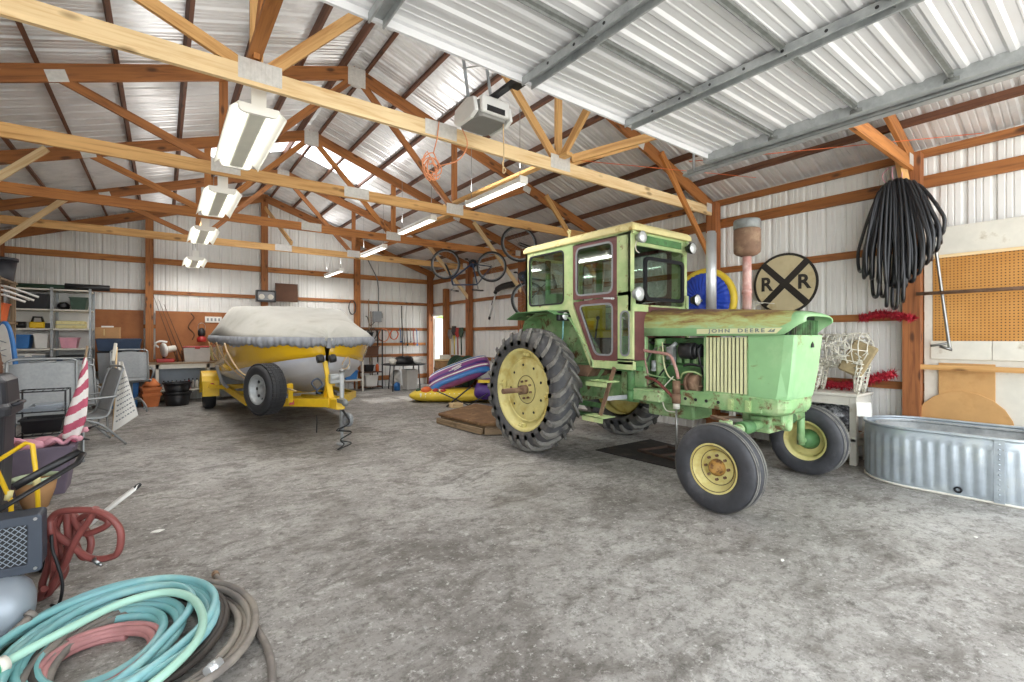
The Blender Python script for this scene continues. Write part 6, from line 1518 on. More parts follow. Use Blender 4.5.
for (u,v_,r,m,nm) in ((-.52,-.30,.13,'orange','nose_patch'),(-.30,-.34,.08,'red','patch'),(-.12,-.36,.07,'red','patch'),(-.72,-.22,.07,'darkgreen','patch'),(-.22,-.30,.05,'white','patch')):
    mb = MB(); mb.ball(base+e1_*u+e2_*v_+V((0,0,.12)),r,12,8,(1,1,.75)); mb.build(nm,M[m],by)
for i in range(9):
    mb = MB(); q = base+e1_*(-.62+i*.11)+e2_*(-.44)+V((0,0,.06)); mb.cyl(q,q+V((-.03,-.045,-.07)),.035,.004,n=6); mb.build('scallop',M['white'],by)
IC = thing('inflatable_tube','purple and yellow inflatable towable deflated beside the rear tyre','inflatable',(5.9,8.8,0))
mb = MB(); mb.loft(cushion((6.15,9.02,.32),e1_,e2_+V((0,0,.2)),(.1,-.2,1),.42,.40,.20,28),closed=True); bp = mb.build('body',M['purple'],IC)
mb = MB(); mb.loft([[V((6.15,9.02,.32))+e1_*u+e2_*(-.30+.18*w_)+V((0,-.03,.165+.05*w_)) for w_ in (0,.5,1)] for u in (-.34,-.15,.1,.34)]); mb.build('stripe',M['tube_yellow'],bp,thick=.01)
for i,(a,b) in enumerate((((4.9,8.95,.02),(5.45,8.85,.42)),((4.75,9.1,.35),(5.35,8.7,.02)),((5.3,8.75,.02),(5.7,8.55,.28)))):
    mb = MB(); mb.beam(a,b,.05,.02); tag(mb.build('tow_strap',M['black']),'black tow strap draped before the inflatables, %s of three' % ORD[i],'strap','tow straps')
mb = MB(); mb.box(4.95,5.2,8.75,8.95,0,.10); tag(mb.build('timber_offcut',M['wood_pale'],bevel=.005),'small pale timber offcut on the floor by the inflatables','block')
# ------------------------------------------------------------------ shelving and clutter along the shelving wall
SU = thing('steel_shelving','tall grey steel shelving against the end wall in the corner','shelving',(-1.84,13.5,0))
SX0, SXM, SX1 = -2.45,-1.80,-1.22
for x in (SX0,SXM,SX1):
    for y in (13.16,13.78):
        mb = MB(); mb.box(x-.02,x+.02,y-.02,y+.02,0,2.52); mb.build('upright',M['galv'],SU)
for a,b in ((SX0,SXM),(SXM,SX1)):
    for z in (.2,.75,1.25,1.66,2.05,2.46):
        mb = MB(); mb.box(a,b,13.14,13.8,z,z+.03); mb.build('shelf_board',M['white_dirty'],SU)
mb = MB(); mb.box(SX0,SX1,13.80,13.81,.2,2.5); mb.build('back_panel',M['white'],SU)
crate('storage_box',-2.38,-1.86,13.22,13.7,2.083,2.38,'black','black storage box on the upper shelf of the steel shelving','box')
crate('storage_box',-1.55,-1.28,13.25,13.7,2.083,2.34,'darkgreen','dark green box on the upper shelf, beside loose black netting','box')
bag('netting_bundle',(-1.66,13.42,2.16),(.10,.14,.075),'black','loose black netting bundle on the upper shelf','net',31)
PT = thing('power_tool_case','yellow and black power tool on the middle shelf','power tool',(-2.05,13.4,1.69))
mb = MB(); mb.box(-2.15,-1.92,13.28,13.5,1.692,1.82); mb.build('body',M['yellow'],PT,bevel=.02)
mb = MB(); mb.cyl((-2.2,13.35,1.76),(-2.34,13.35,1.76),.06,n=14); mb.box(-1.92,-1.85,13.3,13.5,1.692,1.80); mb.tube([(-2.12,13.4,1.82),(-2.1,13.4,1.92),(-1.98,13.4,1.92),(-1.96,13.4,1.82)],.022,8); mb.build('handle',M['black'],PT)
CS = thing('long_case','long cream carrying case on the middle shelf','case',(-1.5,13.4,1.69))
mb = MB(); mb.box(-1.76,-1.30,13.2,13.5,1.692,1.85); mb.build('body',M['cream'],CS,bevel=.03,segs=2)
mb = MB(); mb.box(-1.76,-1.30,13.192,13.2,1.762,1.772); mb.build('seam',M['greyplastic'],CS)
crate('storage_box',-1.70,-1.42,13.22,13.6,1.283,1.50,'pink','pink and white carton on the third shelf','box',None)
crate('storage_box',-2.35,-2.12,13.22,13.6,1.283,1.56,'blue','blue box on the third shelf of the steel shelving','box')
crate('storage_box',-2.08,-1.86,13.22,13.6,1.283,1.58,'white','white box on the third shelf beside the blue one','box')
crate('storage_box',-2.38,-1.9,13.2,13.7,.783,1.15,'silver','pale grey box on the fourth shelf','box','white')
crate('storage_box',-1.74,-1.34,13.2,13.7,.783,1.1,'navy','dark blue box on the fourth shelf','box','black')
mb = MB(); mb.cyl((-2.45,13.45,2.545),(-1.22,13.40,2.545),.055,n=14); mb.cyl((-2.35,13.32,2.535),(-1.55,13.30,2.535),.04,n=12) if False else None
tag(mb.build('rolled_tarp',M['darkgreen']),'long rolled grey green tarp on top of the steel shelving','roll')
RL = thing('rolled_mat','short black rolled mat sticking out on top of the steel shelving','roll',(-1.15,13.25,2.5))
mb = MB(); mb.cyl((-1.62,13.24,2.56),(-.92,13.28,2.56),.065,n=18); mb.build('roll',M['black'],RL)
mb = MB(); mb.lathe([(.01,0),(.02,.004),(.03,0),(.04,.004),(.05,0),(.06,.004)],(-.92,13.28,2.56),(1,.05,0),16); mb.build('roll_end',M['blackmetal'],RL)
# rack on the shelving wall
RK = thing('wall_rack','timber rack against the shelving wall holding white chairs and an orange bin','rack',(-2.3,10.6,0))
for x in (-2.62,-1.97):
    for y in (10.15,11.05):
        mb = MB(); mb.box(x-.03,x+.03,y-.03,y+.03,0,2.42); mb.build('upright',M['wood_grey'],RK)
for z in (.5,1.72,2.38):
    mb = MB(); mb.box(-2.65,-1.94,10.12,11.2,z,z+.03); mb.build('shelf_board',M['wood_grey'],RK)
tub(-2.12,11.0,.22,.38,'binblack','dark round bin on top of the wall rack near the corner post',z=2.41,name='storage_bin',cat='bin')
crate('storage_box',-2.4,-1.92,10.2,10.6,1.75,2.02,'orange','orange plastic bin on the wall rack under the white chair','bin')
WC = thing('white_chair','white plastic garden chair laid on the wall rack with legs sticking out','chair',(-1.95,10.5,2.08))
for i,(a,b) in enumerate((((-2.35,10.35,2.28),(-1.66,10.62,2.10)),((-2.35,10.65,2.36),(-1.62,10.72,2.16)),((-2.3,10.3,2.18),(-1.72,10.42,2.06)),((-2.3,10.85,2.30),(-1.75,10.9,2.12)))):
    mb = MB(); mb.tube([a,((a[0]+b[0])/2,(a[1]+b[1])/2,(a[2]+b[2])/2+.05),b],.028,8,sub=4,flat=.6); mb.build('leg',M['white'],WC)
mb = MB(); mb.loft([[(-2.58,y,2.10+.05*math.sin((y-10.2)*4)),(-2.35,y,2.22),(-2.20,y,2.25)] for y in (10.25,10.4,10.55,10.7,10.85)]); mb.build('seat',M['white'],WC,thick=.02)
mb = MB(); mb.beam((-2.55,10.55,2.04),(-2.35,10.55,2.2),.4,.04); mb.build('backrest',M['white'],WC)
WB = thing('wakeboard','blue rimmed white wakeboard standing on end against the wall rack','wakeboard',(-1.85,9.95,0))
q = [(.17*math.cos(a)*(1 if abs(math.sin(a))<.9 else .95), .87+.87*math.sin(a)) for a in [2*PI*i/40 for i in range(40)]]
q2 = [(x*.78,.87+(z-.87)*.95) for x,z in q]
mb = MB(); mb.prism(q,(-1.84,9.93,.01),(.80,-.60,0),(-.03,.06,1),(.03,.04,0)); wb = mb.build('board',M['blue'],WB,bevel=.008)
mb = MB(); mb.prism(q2,(-1.845,9.922,.01),(.80,-.60,0),(-.03,.06,1),(.004,.006,0)); gp = mb.build('graphic',M['white'],wb)
for i in range(5):
    mb = MB(); p0 = V((-1.848,9.915,.01))+V((-.03,.06,1))*(1.42-i*.1); mb.beam(p0+V((.8,-.6,0))*-.05+V((0,0,.03*(-1)**i)),p0+V((.8,-.6,0))*.05,.02,.004) ; mb.build('mark',M['navy'],gp)

# ------------------------------------------------------------------ patio chairs
def sling_chair(x,y,rz,label,w=.60,h=1.12,swivel=False,seat=.43,group='grey sling patio chairs'):
    T_ = thing('patio_chair',label,'chair',(x,y,0),group)
    Mx = Matrix.Translation((x,y,0)) @ Matrix.Rotation(rz,4,'Z'); P = lambda a,b,c: Mx @ V((a,b,c))
    prof = [(-.26,seat+.035),(-.20,seat+.02),(0,seat-.015),(.16,seat-.02),(.22,seat+.03),(.25,seat+.14),(.30,seat+.34),(.36,h-.06),(.38,h)]
    pc = catmull([(0,a,b) for a,b in prof],4)
    n = len(pc); cut = int(n*.52)
    mb = MB(); mb.loft([[P(u*w/2*.94,p.y,p.z) for u in (-1,-.5,0,.5,1)] for p in pc[:cut+1]]); mb.build('seat',M['sling'],T_,thick=.006)
    mb = MB()
    def zc(p,u): return p.z+(.0 if p.z < h-.1 else -.02*u*u)
    mb.loft([[P(u*w/2*.94,p.y,zc(p,u)) for u in (-1,-.5,0,.5,1)] for p in pc[cut:-1]]); mb.build('backrest',M['sling'],T_,thick=.006)
    for s in (-1,1):
        mb = MB(); mb.tube([P(s*w/2,p.y,p.z) for p in pc],.016,8); mb.build('side_rail',M['sling_frame'],T_)
    mb = MB(); mb.tube([P(-w/2,.38,h),P(-w*.40,.385,h+.03),P(-.1,.385,h+.035),P(.1,.385,h+.035),P(w*.40,.385,h+.03),P(w/2,.38,h)],.016,8,sub=3); mb.tube([P(-.12,.375,h-.005),P(.12,.375,h-.005)],.01,8); mb.build('top_rail',M['sling_frame'],T_)
    for s in (-1,1):
        mb = MB(); mb.tube([P(s*(w/2+.04),.30,seat+.26),P(s*(w/2+.05),.1,seat+.25),P(s*(w/2+.05),-.18,seat+.235),P(s*(w/2+.05),-.26,seat+.20)],.022,8,sub=4,flat=.7); mb.build('armrest',M['sling_frame'],T_)
        if not swivel:
            mb = MB(); mb.tube([P(s*(w/2+.05),-.26,seat+.20),P(s*(w/2+.05),-.30,.2),P(s*(w/2+.05),-.34,.012)],.016,8,sub=4); mb.build('leg',M['sling_frame'],T_)
            mb = MB(); mb.tube([P(s*(w/2+.03),-.05,seat-.02),P(s*(w/2+.05),.14,seat-.12),P(s*(w/2+.05),.40,.012)],.016,8,sub=4); mb.build('leg',M['sling_frame'],T_)
        else:
            mb = MB(); mb.tube([P(s*(w/2+.05),-.26,seat+.20),P(s*w/2,-.2,seat)],.014,8); mb.build('arm_post',M['sling_frame'],T_)
    if swivel:
        mb = MB(); mb.cyl(P(0,0,.2),P(0,0,seat-.01),.035,n=12); mb.build('pedestal',M['sling_frame'],T_)
        for k in range(4):
            a = PI/4+k*PI/2; mb = MB(); mb.tube([P(.02*math.cos(a),.02*math.sin(a),.24),P(.2*math.cos(a),.2*math.sin(a),.26),P(.32*math.cos(a),.32*math.sin(a),.12),P(.34*math.cos(a),.34*math.sin(a),.012)],.018,8,sub=4); mb.build('leg',M['sling_frame'],T_)
    else:
        mb = MB(); mb.tube([P(-w/2-.05,.2,.22),P(w/2+.05,.2,.22)],.012,8); mb.build('stretcher',M['sling_frame'],T_)
    return T_
sling_chair(-1.16,7.85,.12,'grey sling patio chair with high back behind the wire side table',w=.62,h=1.20,seat=.50)
sling_chair(-1.12,10.0,.25,'grey sling patio chair farther back, mostly hidden by the high backed one',w=.60,h=1.03)
sling_chair(-.90,8.72,-1.25,'grey sling patio chair seen from the side behind the striped flag',w=.58,h=1.06)
sling_chair(-.52,12.2,.1,'grey swivel patio chair with star base before the blue tote',w=.60,h=1.22,swivel=True,seat=.62)
sling_chair(-1.36,11.8,.1,'grey sling patio chair beside the swivel chair before the grey tote',w=.62,h=1.08)
# printed white cloth on a stick
PC = thing('printed_banner','white banner cloth with rows of grey print leaning on the side facing patio chair','banner',(-.46,9.15,0))
mb = MB(); mb.cyl((-.60,9.22,.02),(-.56,9.28,1.36),.012,n=8); mb.build('stick',M['wood_pale'],PC)
top, bl, br = V((-.535,9.26,1.14)), V((-.60,9.12,.10)), V((-.30,9.12,.32))
def tri(u,t_):
    a = top.lerp(bl,t_); b = (top+V((.05,0,.0))).lerp(br,t_); p = a.lerp(b,u); return p+V((0,.02*math.sin(u*5+t_*3),0))
mb = MB()
for e in (.003,-.003): mb.loft([[tri(u/8,t_/10)+V((0,e,0)) for u in range(9)] for t_ in range(11)])
n0 = len(mb.bm.faces); rnd = random.Random(9)
for r in range(9):
    t_ = .28+r*.075
    u = .12
    while u < .9:
        w_ = rnd.uniform(.04,.12); a,b = tri(u,t_),tri(min(.92,u+w_),t_-.004); mb.beam(a+V((0,-.007,0)),b+V((0,-.007,0)),.004,.018); u += w_+.05
mb.bm.faces.ensure_lookup_table()
for f in mb.bm.faces[n0:]: f.material_index = 1
mb.build('cloth',[M['white'],M['greyplastic']],PC)
mb = MB(); mb.beam((-.60,9.23,1.15),(-.57,9.26,1.42),.05,.04,(1,0,0)); mb.build('clip',M['white_dirty'],PC,bevel=.008)
# striped flag furled on a stick
FL = thing('striped_flag','faded red and white striped flag furled on a stick in the planter','flag',(-.68,6.42,.3))
mb = MB(); mb.cyl((-.735,6.42,.41),(-.615,6.40,1.42),.010,n=8); mb.build('stick',M['wood_grey'],FL)
mb = MB()
rows = 110; cols_ = 44
def fp(i,k):
    t_ = i/rows; z = 1.30-.82*t_
    hw = .012+.058*min(1,t_*1.35)**.9 - .05*max(0,t_-.75)*4*.4
    a = 2*PI*k/cols_; fold = 1+.22*math.sin(3*a+t_*4)
    return V((-.63-.06*t_+hw*math.cos(a)*fold - .05*t_*t_, 6.40+.06*math.sin(a)*fold*min(1,t_*2+.2), z - .03*math.cos(a)*t_))
vs = [[mb.vert(fp(i,k)) for k in range(cols_)] for i in range(rows+1)]
for i in range(rows):
    for k in range(cols_):
        f = mb.face([vs[i][k],vs[i][(k+1)%cols_],vs[i+1][(k+1)%cols_],vs[i+1][k]],True)
        zz = i/rows*9.2 + .75*math.cos(2*PI*k/cols_)
        f.material_index = int(math.floor(zz)) % 2
mb.build('cloth',[M['flag_white'],M['flag_red']],FL)
# long planter trough with pink lawn birds
TP = thing('planter_trough','purple grey rectangular planter trough full of pink lawn birds','planter',(-1.2,6.45,0))
def q_(e,z): return [(-1.68+e,6.18+e*.6,z),(-.70-e,6.18+e*.6,z),(-.70-e,6.62-e*.6,z),(-1.68+e,6.62-e*.6,z)]
mb = MB(); mb.loft([q_(.06,0),q_(0,.45),q_(.03,.45),q_(.08,.05)],closed=True,smooth=False); mb.face([mb.vert(p) for p in q_(.07,.03)]); mb.build('body',M['planter'],TP,bevel=.008)
mb = MB(); mb.ring([p[:2] for p in q_(-.015,0)],[p[:2] for p in q_(.03,0)],(0,0,.44),(1,0,0),(0,1,0),(0,0,.02)); mb.build('rim',M['planter'],TP)
mb = MB(); mb.box(-1.6,-.78,6.25,6.55,.30,.40); tag(mb.build('potting_soil',M['brownboard']),'dark soil inside the planter trough','soil')
def bird(x,y,z,rz,label,neck):
    x -= .10
    T_ = thing('lawn_bird',label,'lawn ornament',(x,y,z),'pink plastic lawn birds')
    R3 = Matrix.Rotation(rz,3,'Z'); mb = MB(); mb.ball((x,y,z-.01),.068,14,9,(1.5,.75,.8),R3)
    mb.build('body',M['pink'],T_)
    mb = MB(); mb.tube([V((x,y,z))+R3 @ V(p) for p in neck],[.028,.02,.018,.02,.016],8,sub=4); e = V((x,y,z))+R3 @ V(neck[-1]); mb.ball(e,.03,8,6); nk = mb.build('neck',M['pink'],T_)
    mb = MB(); d = R3 @ (V(neck[-1])-V(neck[-2])).normalized(); mb.cyl(e+d*.02,e+d*.085,.016,.004,n=8); mb.build('beak',M['black'],nk)
    return T_
bird(-1.42,6.40,.46,.2,'pink lawn bird at the trash can end of the trough',[(.10,0,.02),(.18,0,.05),(.22,.02,.02),(.26,.04,-.02)])
bird(-1.18,6.33,.47,-.3,'pink lawn bird lying in the middle of the trough, second from the can',[(.10,0,.02),(.17,.02,.07),(.23,.03,.05),(.27,.03,.0)])
bird(-.95,6.42,.48,2.6,'pink lawn bird turned backward in the middle of the trough',[(.10,0,.02),(.17,0,.06),(.22,.02,.06),(.27,.02,.02)])
bird(-.90,6.30,.48,-.1,'pink lawn bird whose curved neck reaches out over the trough end',[(.10,0,.0),(.16,0,.04),(.22,.02,-.01),(.28,.02,.04),(.33,.05,.02)])
bird(-.84,6.50,.48,.05,'pink lawn bird with neck over the trough end, behind the flag stick',[(.10,0,.0),(.15,.0,.04),(.20,.0,.0),(.25,.02,.05),(.30,.02,.07)])
# wire side table with papers, and dark box below
WT = thing('wire_side_table','small black wire side table stacked with papers behind the planter','side table',(-1.05,7.25,0))
for x in (-1.25,-.86):
    for y in (7.08,7.42):
        mb = MB(); mb.cyl((x,y,0),(x,y,.92),.009,n=6); mb.build('leg',M['blackmetal'],WT)
for z in (.45,.70,.92):
    mb = MB(); mb.tube([(-1.25,7.08,z),(-.86,7.08,z),(-.86,7.42,z),(-1.25,7.42,z)],.008,6,closed=True)
    for i in range(5): mb.cyl((-1.25+.078*(i+.5),7.08,z),(-1.25+.078*(i+.5),7.42,z),.004,n=5)
    mb.build('wire_shelf',M['blackmetal'],WT)
mb = MB()
for i in range(4): mb.obox((-1.06+.02*i,7.24,.714+i*.018),(.34-.03*i,.26,.015),.15*(i-1.5))
tag(mb.build('magazine_stack',M['silver']),'stack of pale magazines on the wire side table','magazines')
crate('planter_box',-1.22,-.88,7.1,7.4,.465,.62,'black','black box on the lower wire shelf','box')
tub(-1.55,7.1,.24,.42,'darkgreen','dark green tub on the floor beside the wire side table',name='plastic_tub')
bag('plastic_bag',(-1.42,6.86,.55+.0),(.10,.12,.16),'silver','pale blue and white bag standing behind the planter trough','bag',41,amp=.1)
mb = MB(); mb.lathe([(0,0),(.12,0),(.13,.38),(0,.38)],(-1.42,6.86,0),(0,0,1),18); tag(mb.build('bucket',M['red']),'red bucket under the pale bag behind the planter trough','bucket')
# trash can and red bottle
TC = thing('trash_can','dark plastic trash can with domed lid at the edge of the clutter','trash can',(-1.12,5.35,0))
def rr(hw,hd,z,r=.08): return [(-1.20+x,5.35+y,z) for x,y in rrect(-hw,hw,-hd,hd,r)]
mb = MB(); mb.loft([rr(.20,.20,0),rr(.235,.235,.88),rr(.24,.24,.93)],closed=True,smooth=False,caps=True); mb.build('body',M['binblack'],TC,bevel=.006)
mb = MB(); mb.loft([rr(.27,.27,.90),rr(.275,.275,.97),rr(.255,.255,1.0),rr(.245,.245,1.17),rr(.21,.21,1.215),rr(.10,.10,1.22,.05)],closed=True,smooth=False,caps=True); lid = mb.build('lid',M['binblack'],TC,bevel=.01)
mb = MB(); mb.tube([(-.94,5.2,.98),(-.90,5.2,.99),(-.90,5.4,.99),(-.94,5.4,.98)],.014,8); mb.build('lid_handle',M['binblack'],lid)
RB = thing('ribbed_bottle','dark red ribbed bottle standing on the trash can lid','bottle',(-1.04,5.33,1.222))
mb = MB(); mb.lathe([(0,0),(.034,0),(.038,.02),(.032,.035),(.038,.05),(.032,.065),(.038,.08),(.03,.10),(.024,.16),(.014,.18),(0,.18)],(-1.04,5.33,1.222),(0,0,1),16); mb.build('body',M['brownboard'],RB)
mb = MB(); mb.cyl((-1.04,5.33,1.40),(-1.04,5.33,1.43),.02,n=10); mb.build('cap',M['brownboard'],RB)
# round pot with green rim
GP = thing('round_pot','round terracotta pot with pale green glazed rim before the planter trough','pot',(-.86,5.86,0))
mb = MB(); mb.lathe([(0,.0),(.08,0),(.125,.15),(.14,.25),(.13,.25),(.11,.16),(0,.10)],(-.90,5.84,0),(0,0,1),28); mb.build('body',M['card'],GP)
mb = MB(); mb.lathe([(.13,.24),(.16,.245),(.165,.275),(.14,.28),(.12,.25)],(-.90,5.84,0),(0,0,1),28,closed=True); mb.build('rim',M['lime'],GP)
# yellow tube handle
YH = thing('hand_truck','yellow tubular hand truck handle standing behind the air compressor','hand truck',(-.8,4.55,0))
mb = MB(); mb.tube([(-.83,4.62,.03),(-.83,4.6,.39),(-.90,4.58,.64),(-.885,4.57,.68),(-.74,4.50,.79),(-.71,4.50,.775),(-.69,4.50,.54),(-.67,4.50,.03)],.014,8); mb.build('frame',M['yellow'],YH)
mb = MB(); mb.box(-.88,-.62,4.40,4.62,.0,.02); mb.build('toe_plate',M['yellow'],YH)
mb = MB(); mb.cyl((-.845,4.6,.40),(-.835,4.6,.46),.02,n=10); mb.cyl((-.69,4.50,.50),(-.69,4.50,.57),.02,n=10); mb.build('collar',M['cream'],YH)
# air compressor
AC = thing('air_compressor','silver tank air compressor with dark mesh belt guard and black handle','air compressor',(-.85,3.42,0))
mb = MB(); mb.lathe([(0,-.08),(.06,-.075),(.11,-.055),(.145,-.02),(.155,.02),(.155,.17),(.159,.175),(.159,.205),(.155,.21),(.155,.66),(.145,.70),(.11,.735),(0,.76)],(-.60,3.37,.16),(-1,0.03,0),36); mb.build('tank',M['silver'],AC)
BGx0,BGx1,BGy0,BGy1,BGz0,BGz1 = -1.12,-.495,3.36,3.52,.31,.60
mb = MB(); mb.ring(rrect(BGx0,BGx1,BGz0,BGz1,.02),rrect(BGx0+.06,BGx1-.055,BGz0+.045,BGz1-.045,.012),(0,BGy0,0),(1,0,0),(0,0,1),(0,.02,0))
mb.loft([[(x,y,z) for x,z in rrect(BGx0+.005,BGx1-.005,BGz0+.005,BGz1-.005,.02)] for y in (BGy0+.01,BGy1)],closed=True,smooth=False,caps=False)
mb.box(BGx0+.01,BGx1-.01,BGy1-.01,BGy1,BGz0+.01,BGz1-.01); gd = mb.build('belt_guard',M['barrier'],AC,bevel=.008,segs=2)
mb = MB(); mb.box(BGx0+.05,BGx1-.05,BGy0+.012,BGy0+.016,BGz0+.04,BGz1-.04); mb.build('mesh_panel',M['meshpanel'],gd)
for x in (BGx0+.03,BGx1-.025):
    for z in (BGz0+.02,BGz1-.02):
        mb = MB(); mb.cyl((x,BGy0-.004,z),(x,BGy0+.004,z),.008,n=8); mb.build('screw',M['steel'],gd)
mb = MB(); mb.lathe([(0,-.004),(.11,-.004),(.125,0),(.125,.02),(0,.02)],(-.78,3.42,.46),(0,1,0),28); mb.build('flywheel',M['galv_dark'],gd)
mb = MB(); mb.box(-1.05,-.7,3.55,3.72,.31,.56); mb.cyl((-.85,3.62,.5),(-.85,3.62,.66),.06,n=14); mb.build('pump',M['blackmetal'],AC,bevel=.01)
mb = MB(); mb.tube([(-.69,3.55,.60),(-.545,3.63,.685),(-.40,3.72,.766),(-.385,3.78,.80),(-.41,3.86,.806),(-.54,3.79,.74),(-.66,3.72,.675)],.022,10,sub=0,flat=.55); mb.build('handle',M['black'],AC)
mb = MB(); mb.cyl((-.62,3.34,.05),(-.60,3.30,.0),.02,n=8); mb.cyl((-.62,3.46,.05),(-.60,3.48,.0),.02,n=8); mb.cyl((-1.1,3.4,.05),(-1.1,3.4,.0),.03,n=8); mb.build('foot',M['black'],AC)
# red air hose hung on the compressor
A_ = [(-.30,3.49,.55),(-.33,3.52,.48),(-.37,3.56,.41),(-.41,3.59,.32),(-.44,3.63,.23),(-.49,3.67,.13),(-.52,3.70,.05),(-.55,3.73,.09),(-.52,3.72,.22),(-.51,3.72,.33),(-.49,3.72,.42),(-.45,3.69,.50),(-.44,3.69,.42),(-.44,3.70,.29),(-.47,3.73,.15),(-.52,3.76,.05),(-.50,3.70,.12),(-.49,3.64,.30),
      (-.50,3.61,.43),(-.50,3.62,.49),(-.46,3.60,.53),(-.36,3.53,.54),(-.29,3.48,.53),(-.23,3.44,.49),(-.19,3.42,.41),(-.20,3.43,.30),(-.25,3.48,.26),(-.33,3.54,.26),(-.41,3.61,.32),(-.49,3.67,.40),(-.50,3.70,.46),(-.44,3.72,.48),
      (-.37,3.64,.38),(-.30,3.60,.39),(-.25,3.57,.43),(-.28,3.60,.46),(-.35,3.66,.47),(-.41,3.72,.42),(-.42,3.74,.34),(-.39,3.73,.23),(-.36,3.71,.21),(-.34,3.71,.28),(-.36,3.73,.35),(-.43,3.77,.46),(-.49,3.78,.45),(-.50,3.80,.34),(-.48,3.79,.23),(-.46,3.77,.13),(-.52,3.80,.03),(-.56,3.72,.03),(-.53,3.66,.10)]
AH = thing('air_hose','tangled red rubber air hose hung over the compressor side','hose',(-.45,3.65,0))
mb = MB(); mb.tube(A_,.018,9,sub=6); mb.build('hose',M['hose_red'],AH)
mb = MB(); mb.cyl((-.31,3.51,.26),(-.285,3.49,.235),.014,n=8); mb.cyl((-.285,3.49,.235),(-.275,3.48,.225),.009,n=8); mb.build('coupling',M['steel'],AH)
mb = MB(); mb.tube([(-.49,3.57,.42),(-.485,3.565,.34),(-.465,3.56,.26),(-.445,3.56,.15),(-.45,3.56,.07),(-.47,3.6,.012),(-.50,3.63,.012)],.008,7,sub=4); tag(mb.build('electric_lead',M['black']),'thin black power cord hanging beside the red air hose','cord')
LC = thing('luggage_cart','aluminium U handle cart lying behind the red air hose','cart',(-.4,4.2,0))
mb = MB(); mb.tube([(-.56,4.24,.12),(-.40,4.10,.28),(-.29,4.02,.38),(-.15,3.92,.515),(-.125,3.94,.53),(-.135,4.02,.505),(-.26,4.12,.39),(-.38,4.21,.26),(-.54,4.33,.12)],.014,8); mb.build('handle',M['white'],LC)
mb = MB(); mb.tube([(-.16,3.925,.505),(-.125,3.94,.532),(-.14,4.02,.50)],.014,8); mb.build('grip',M['black'],LC)
mb = MB(); mb.box(-.70,-.50,4.18,4.40,.085,.12); mb.build('base_plate',M['black'],LC)
for y in (4.20,4.38):
    mb = MB(); mb.lathe([(.0,-.012),(.05,-.012),(.05,.012),(0,.012)],(-.60,y,.05),(0,1,0),16); mb.build('wheel',M['black'],LC)

# ------------------------------------------------------------------ garden hoses on the floor
def coil(c, r0, r1, turns, z0, z1, seed, amp=.02, ecc=1.0, phase=0.0, rot=0.0, n=36):
    rnd = random.Random(seed); out = []; N = int(turns*n)
    jit = [(rnd.uniform(-amp,amp),rnd.uniform(-amp,amp),rnd.uniform(-amp*.6,amp*.6)) for _ in range(int(turns)+3)]
    for i in range(N+1):
        t_ = i/N; k = t_*turns; a = 2*PI*k+phase; j0, j1 = jit[int(k)], jit[int(k)+1]; f = k-int(k); f = f*f*(3-2*f)
        dx, dy, dr = [j0[q]+(j1[q]-j0[q])*f for q in range(3)]
        r = r0+(r1-r0)*t_+dr
        x, y = r*math.cos(a), r*ecc*math.sin(a)
        out.append((c[0]+dx+x*math.cos(rot)-y*math.sin(rot), c[1]+dy+x*math.sin(rot)+y*math.cos(rot), z0+(z1-z0)*t_+.010*math.sin(a*2+seed)+abs(.012*math.sin(k*1.7))))
    return out
HC = (-.20,2.94)
G1 = thing('garden_hose','teal garden hose heaped in a wide coil, topmost of the hoses','hose',(HC[0],HC[1],0),'garden hoses on the slab')
pts = coil((-.225,2.91),.205,.33,3.5,.04,.07,2,.022,ecc=1.25) + coil((-.20,2.90),.345,.45,3.0,.075,.10,5,.028,phase=2*PI*.5,ecc=1.14)
mb = MB(); mb.tube(pts,.0195,9); mb.build('hose',M['teal'],G1)
pts2 = [(-.40,2.46,.05),(-.50,2.62,.09),(-.57,2.84,.115),(-.61,3.04,.115),(-.47,3.26,.12),(-.25,3.37,.12),(-.03,3.36,.125),(.14,3.22,.12),(.22,3.0,.12),(.18,2.76,.12),(.03,2.54,.12),(-.18,2.38,.12),(-.42,2.44,.115),(-.52,2.68,.11),(-.50,2.94,.115),(-.38,3.16,.12),(-.20,3.27,.125),(-.0,3.25,.125),(.11,3.10,.125),(.11,2.90,.12),(.0,2.68,.115),(-.1,2.53,.11),(-.26,2.44,.08),(-.42,2.50,.04)]
mb = MB(); mb.tube(pts2,.0195,9,sub=6); mb.build('loop',M['teal'],G1)
t = paint('mint hose','#a2cdbb',.45,0,.08,6)
pts3 = [(-.54,2.82,.142),(-.48,2.87,.148),(-.33,2.98,.155),(-.17,3.09,.155),(.0,3.10,.15),(.11,2.98,.145),(.155,2.76,.14),(.12,2.54,.135),(-.02,2.37,.12),(-.2,2.30,.09),(-.40,2.40,.04)]
mb = MB(); mb.tube(pts3,.0195,9,sub=6); me_ = mb.build('loose_end',t,G1)
mb = MB(); d = (V(pts3[1])-V(pts3[0])).normalized(); e = V(pts3[0]); mb.cyl(e-d*.0,e-d*.055,.03,n=14); mb.build('connector',paint('green connector','#4fb08c',.4),me_)
mb = MB(); mb.cyl(e+d*.02,e-d*.012,.034,n=12); mb.build('collar',M['white_dirty'],me_)
G2 = thing('garden_hose','grey brown rubber hose coiled beneath and outside the teal hose','hose',(-.05,2.80,0),'garden hoses on the slab')
pts = coil((-.06,2.82),.33,.41,2.6,.03,.04,9,.02,phase=.4,ecc=1.25)+coil((-.04,2.80),.39,.45,1.6,.055,.07,12,.018,phase=.4+2*PI*.6,ecc=1.2)
mb = MB(); mb.tube(pts,.0185,8); hs = mb.build('hose',M['hose_grey'],G2)
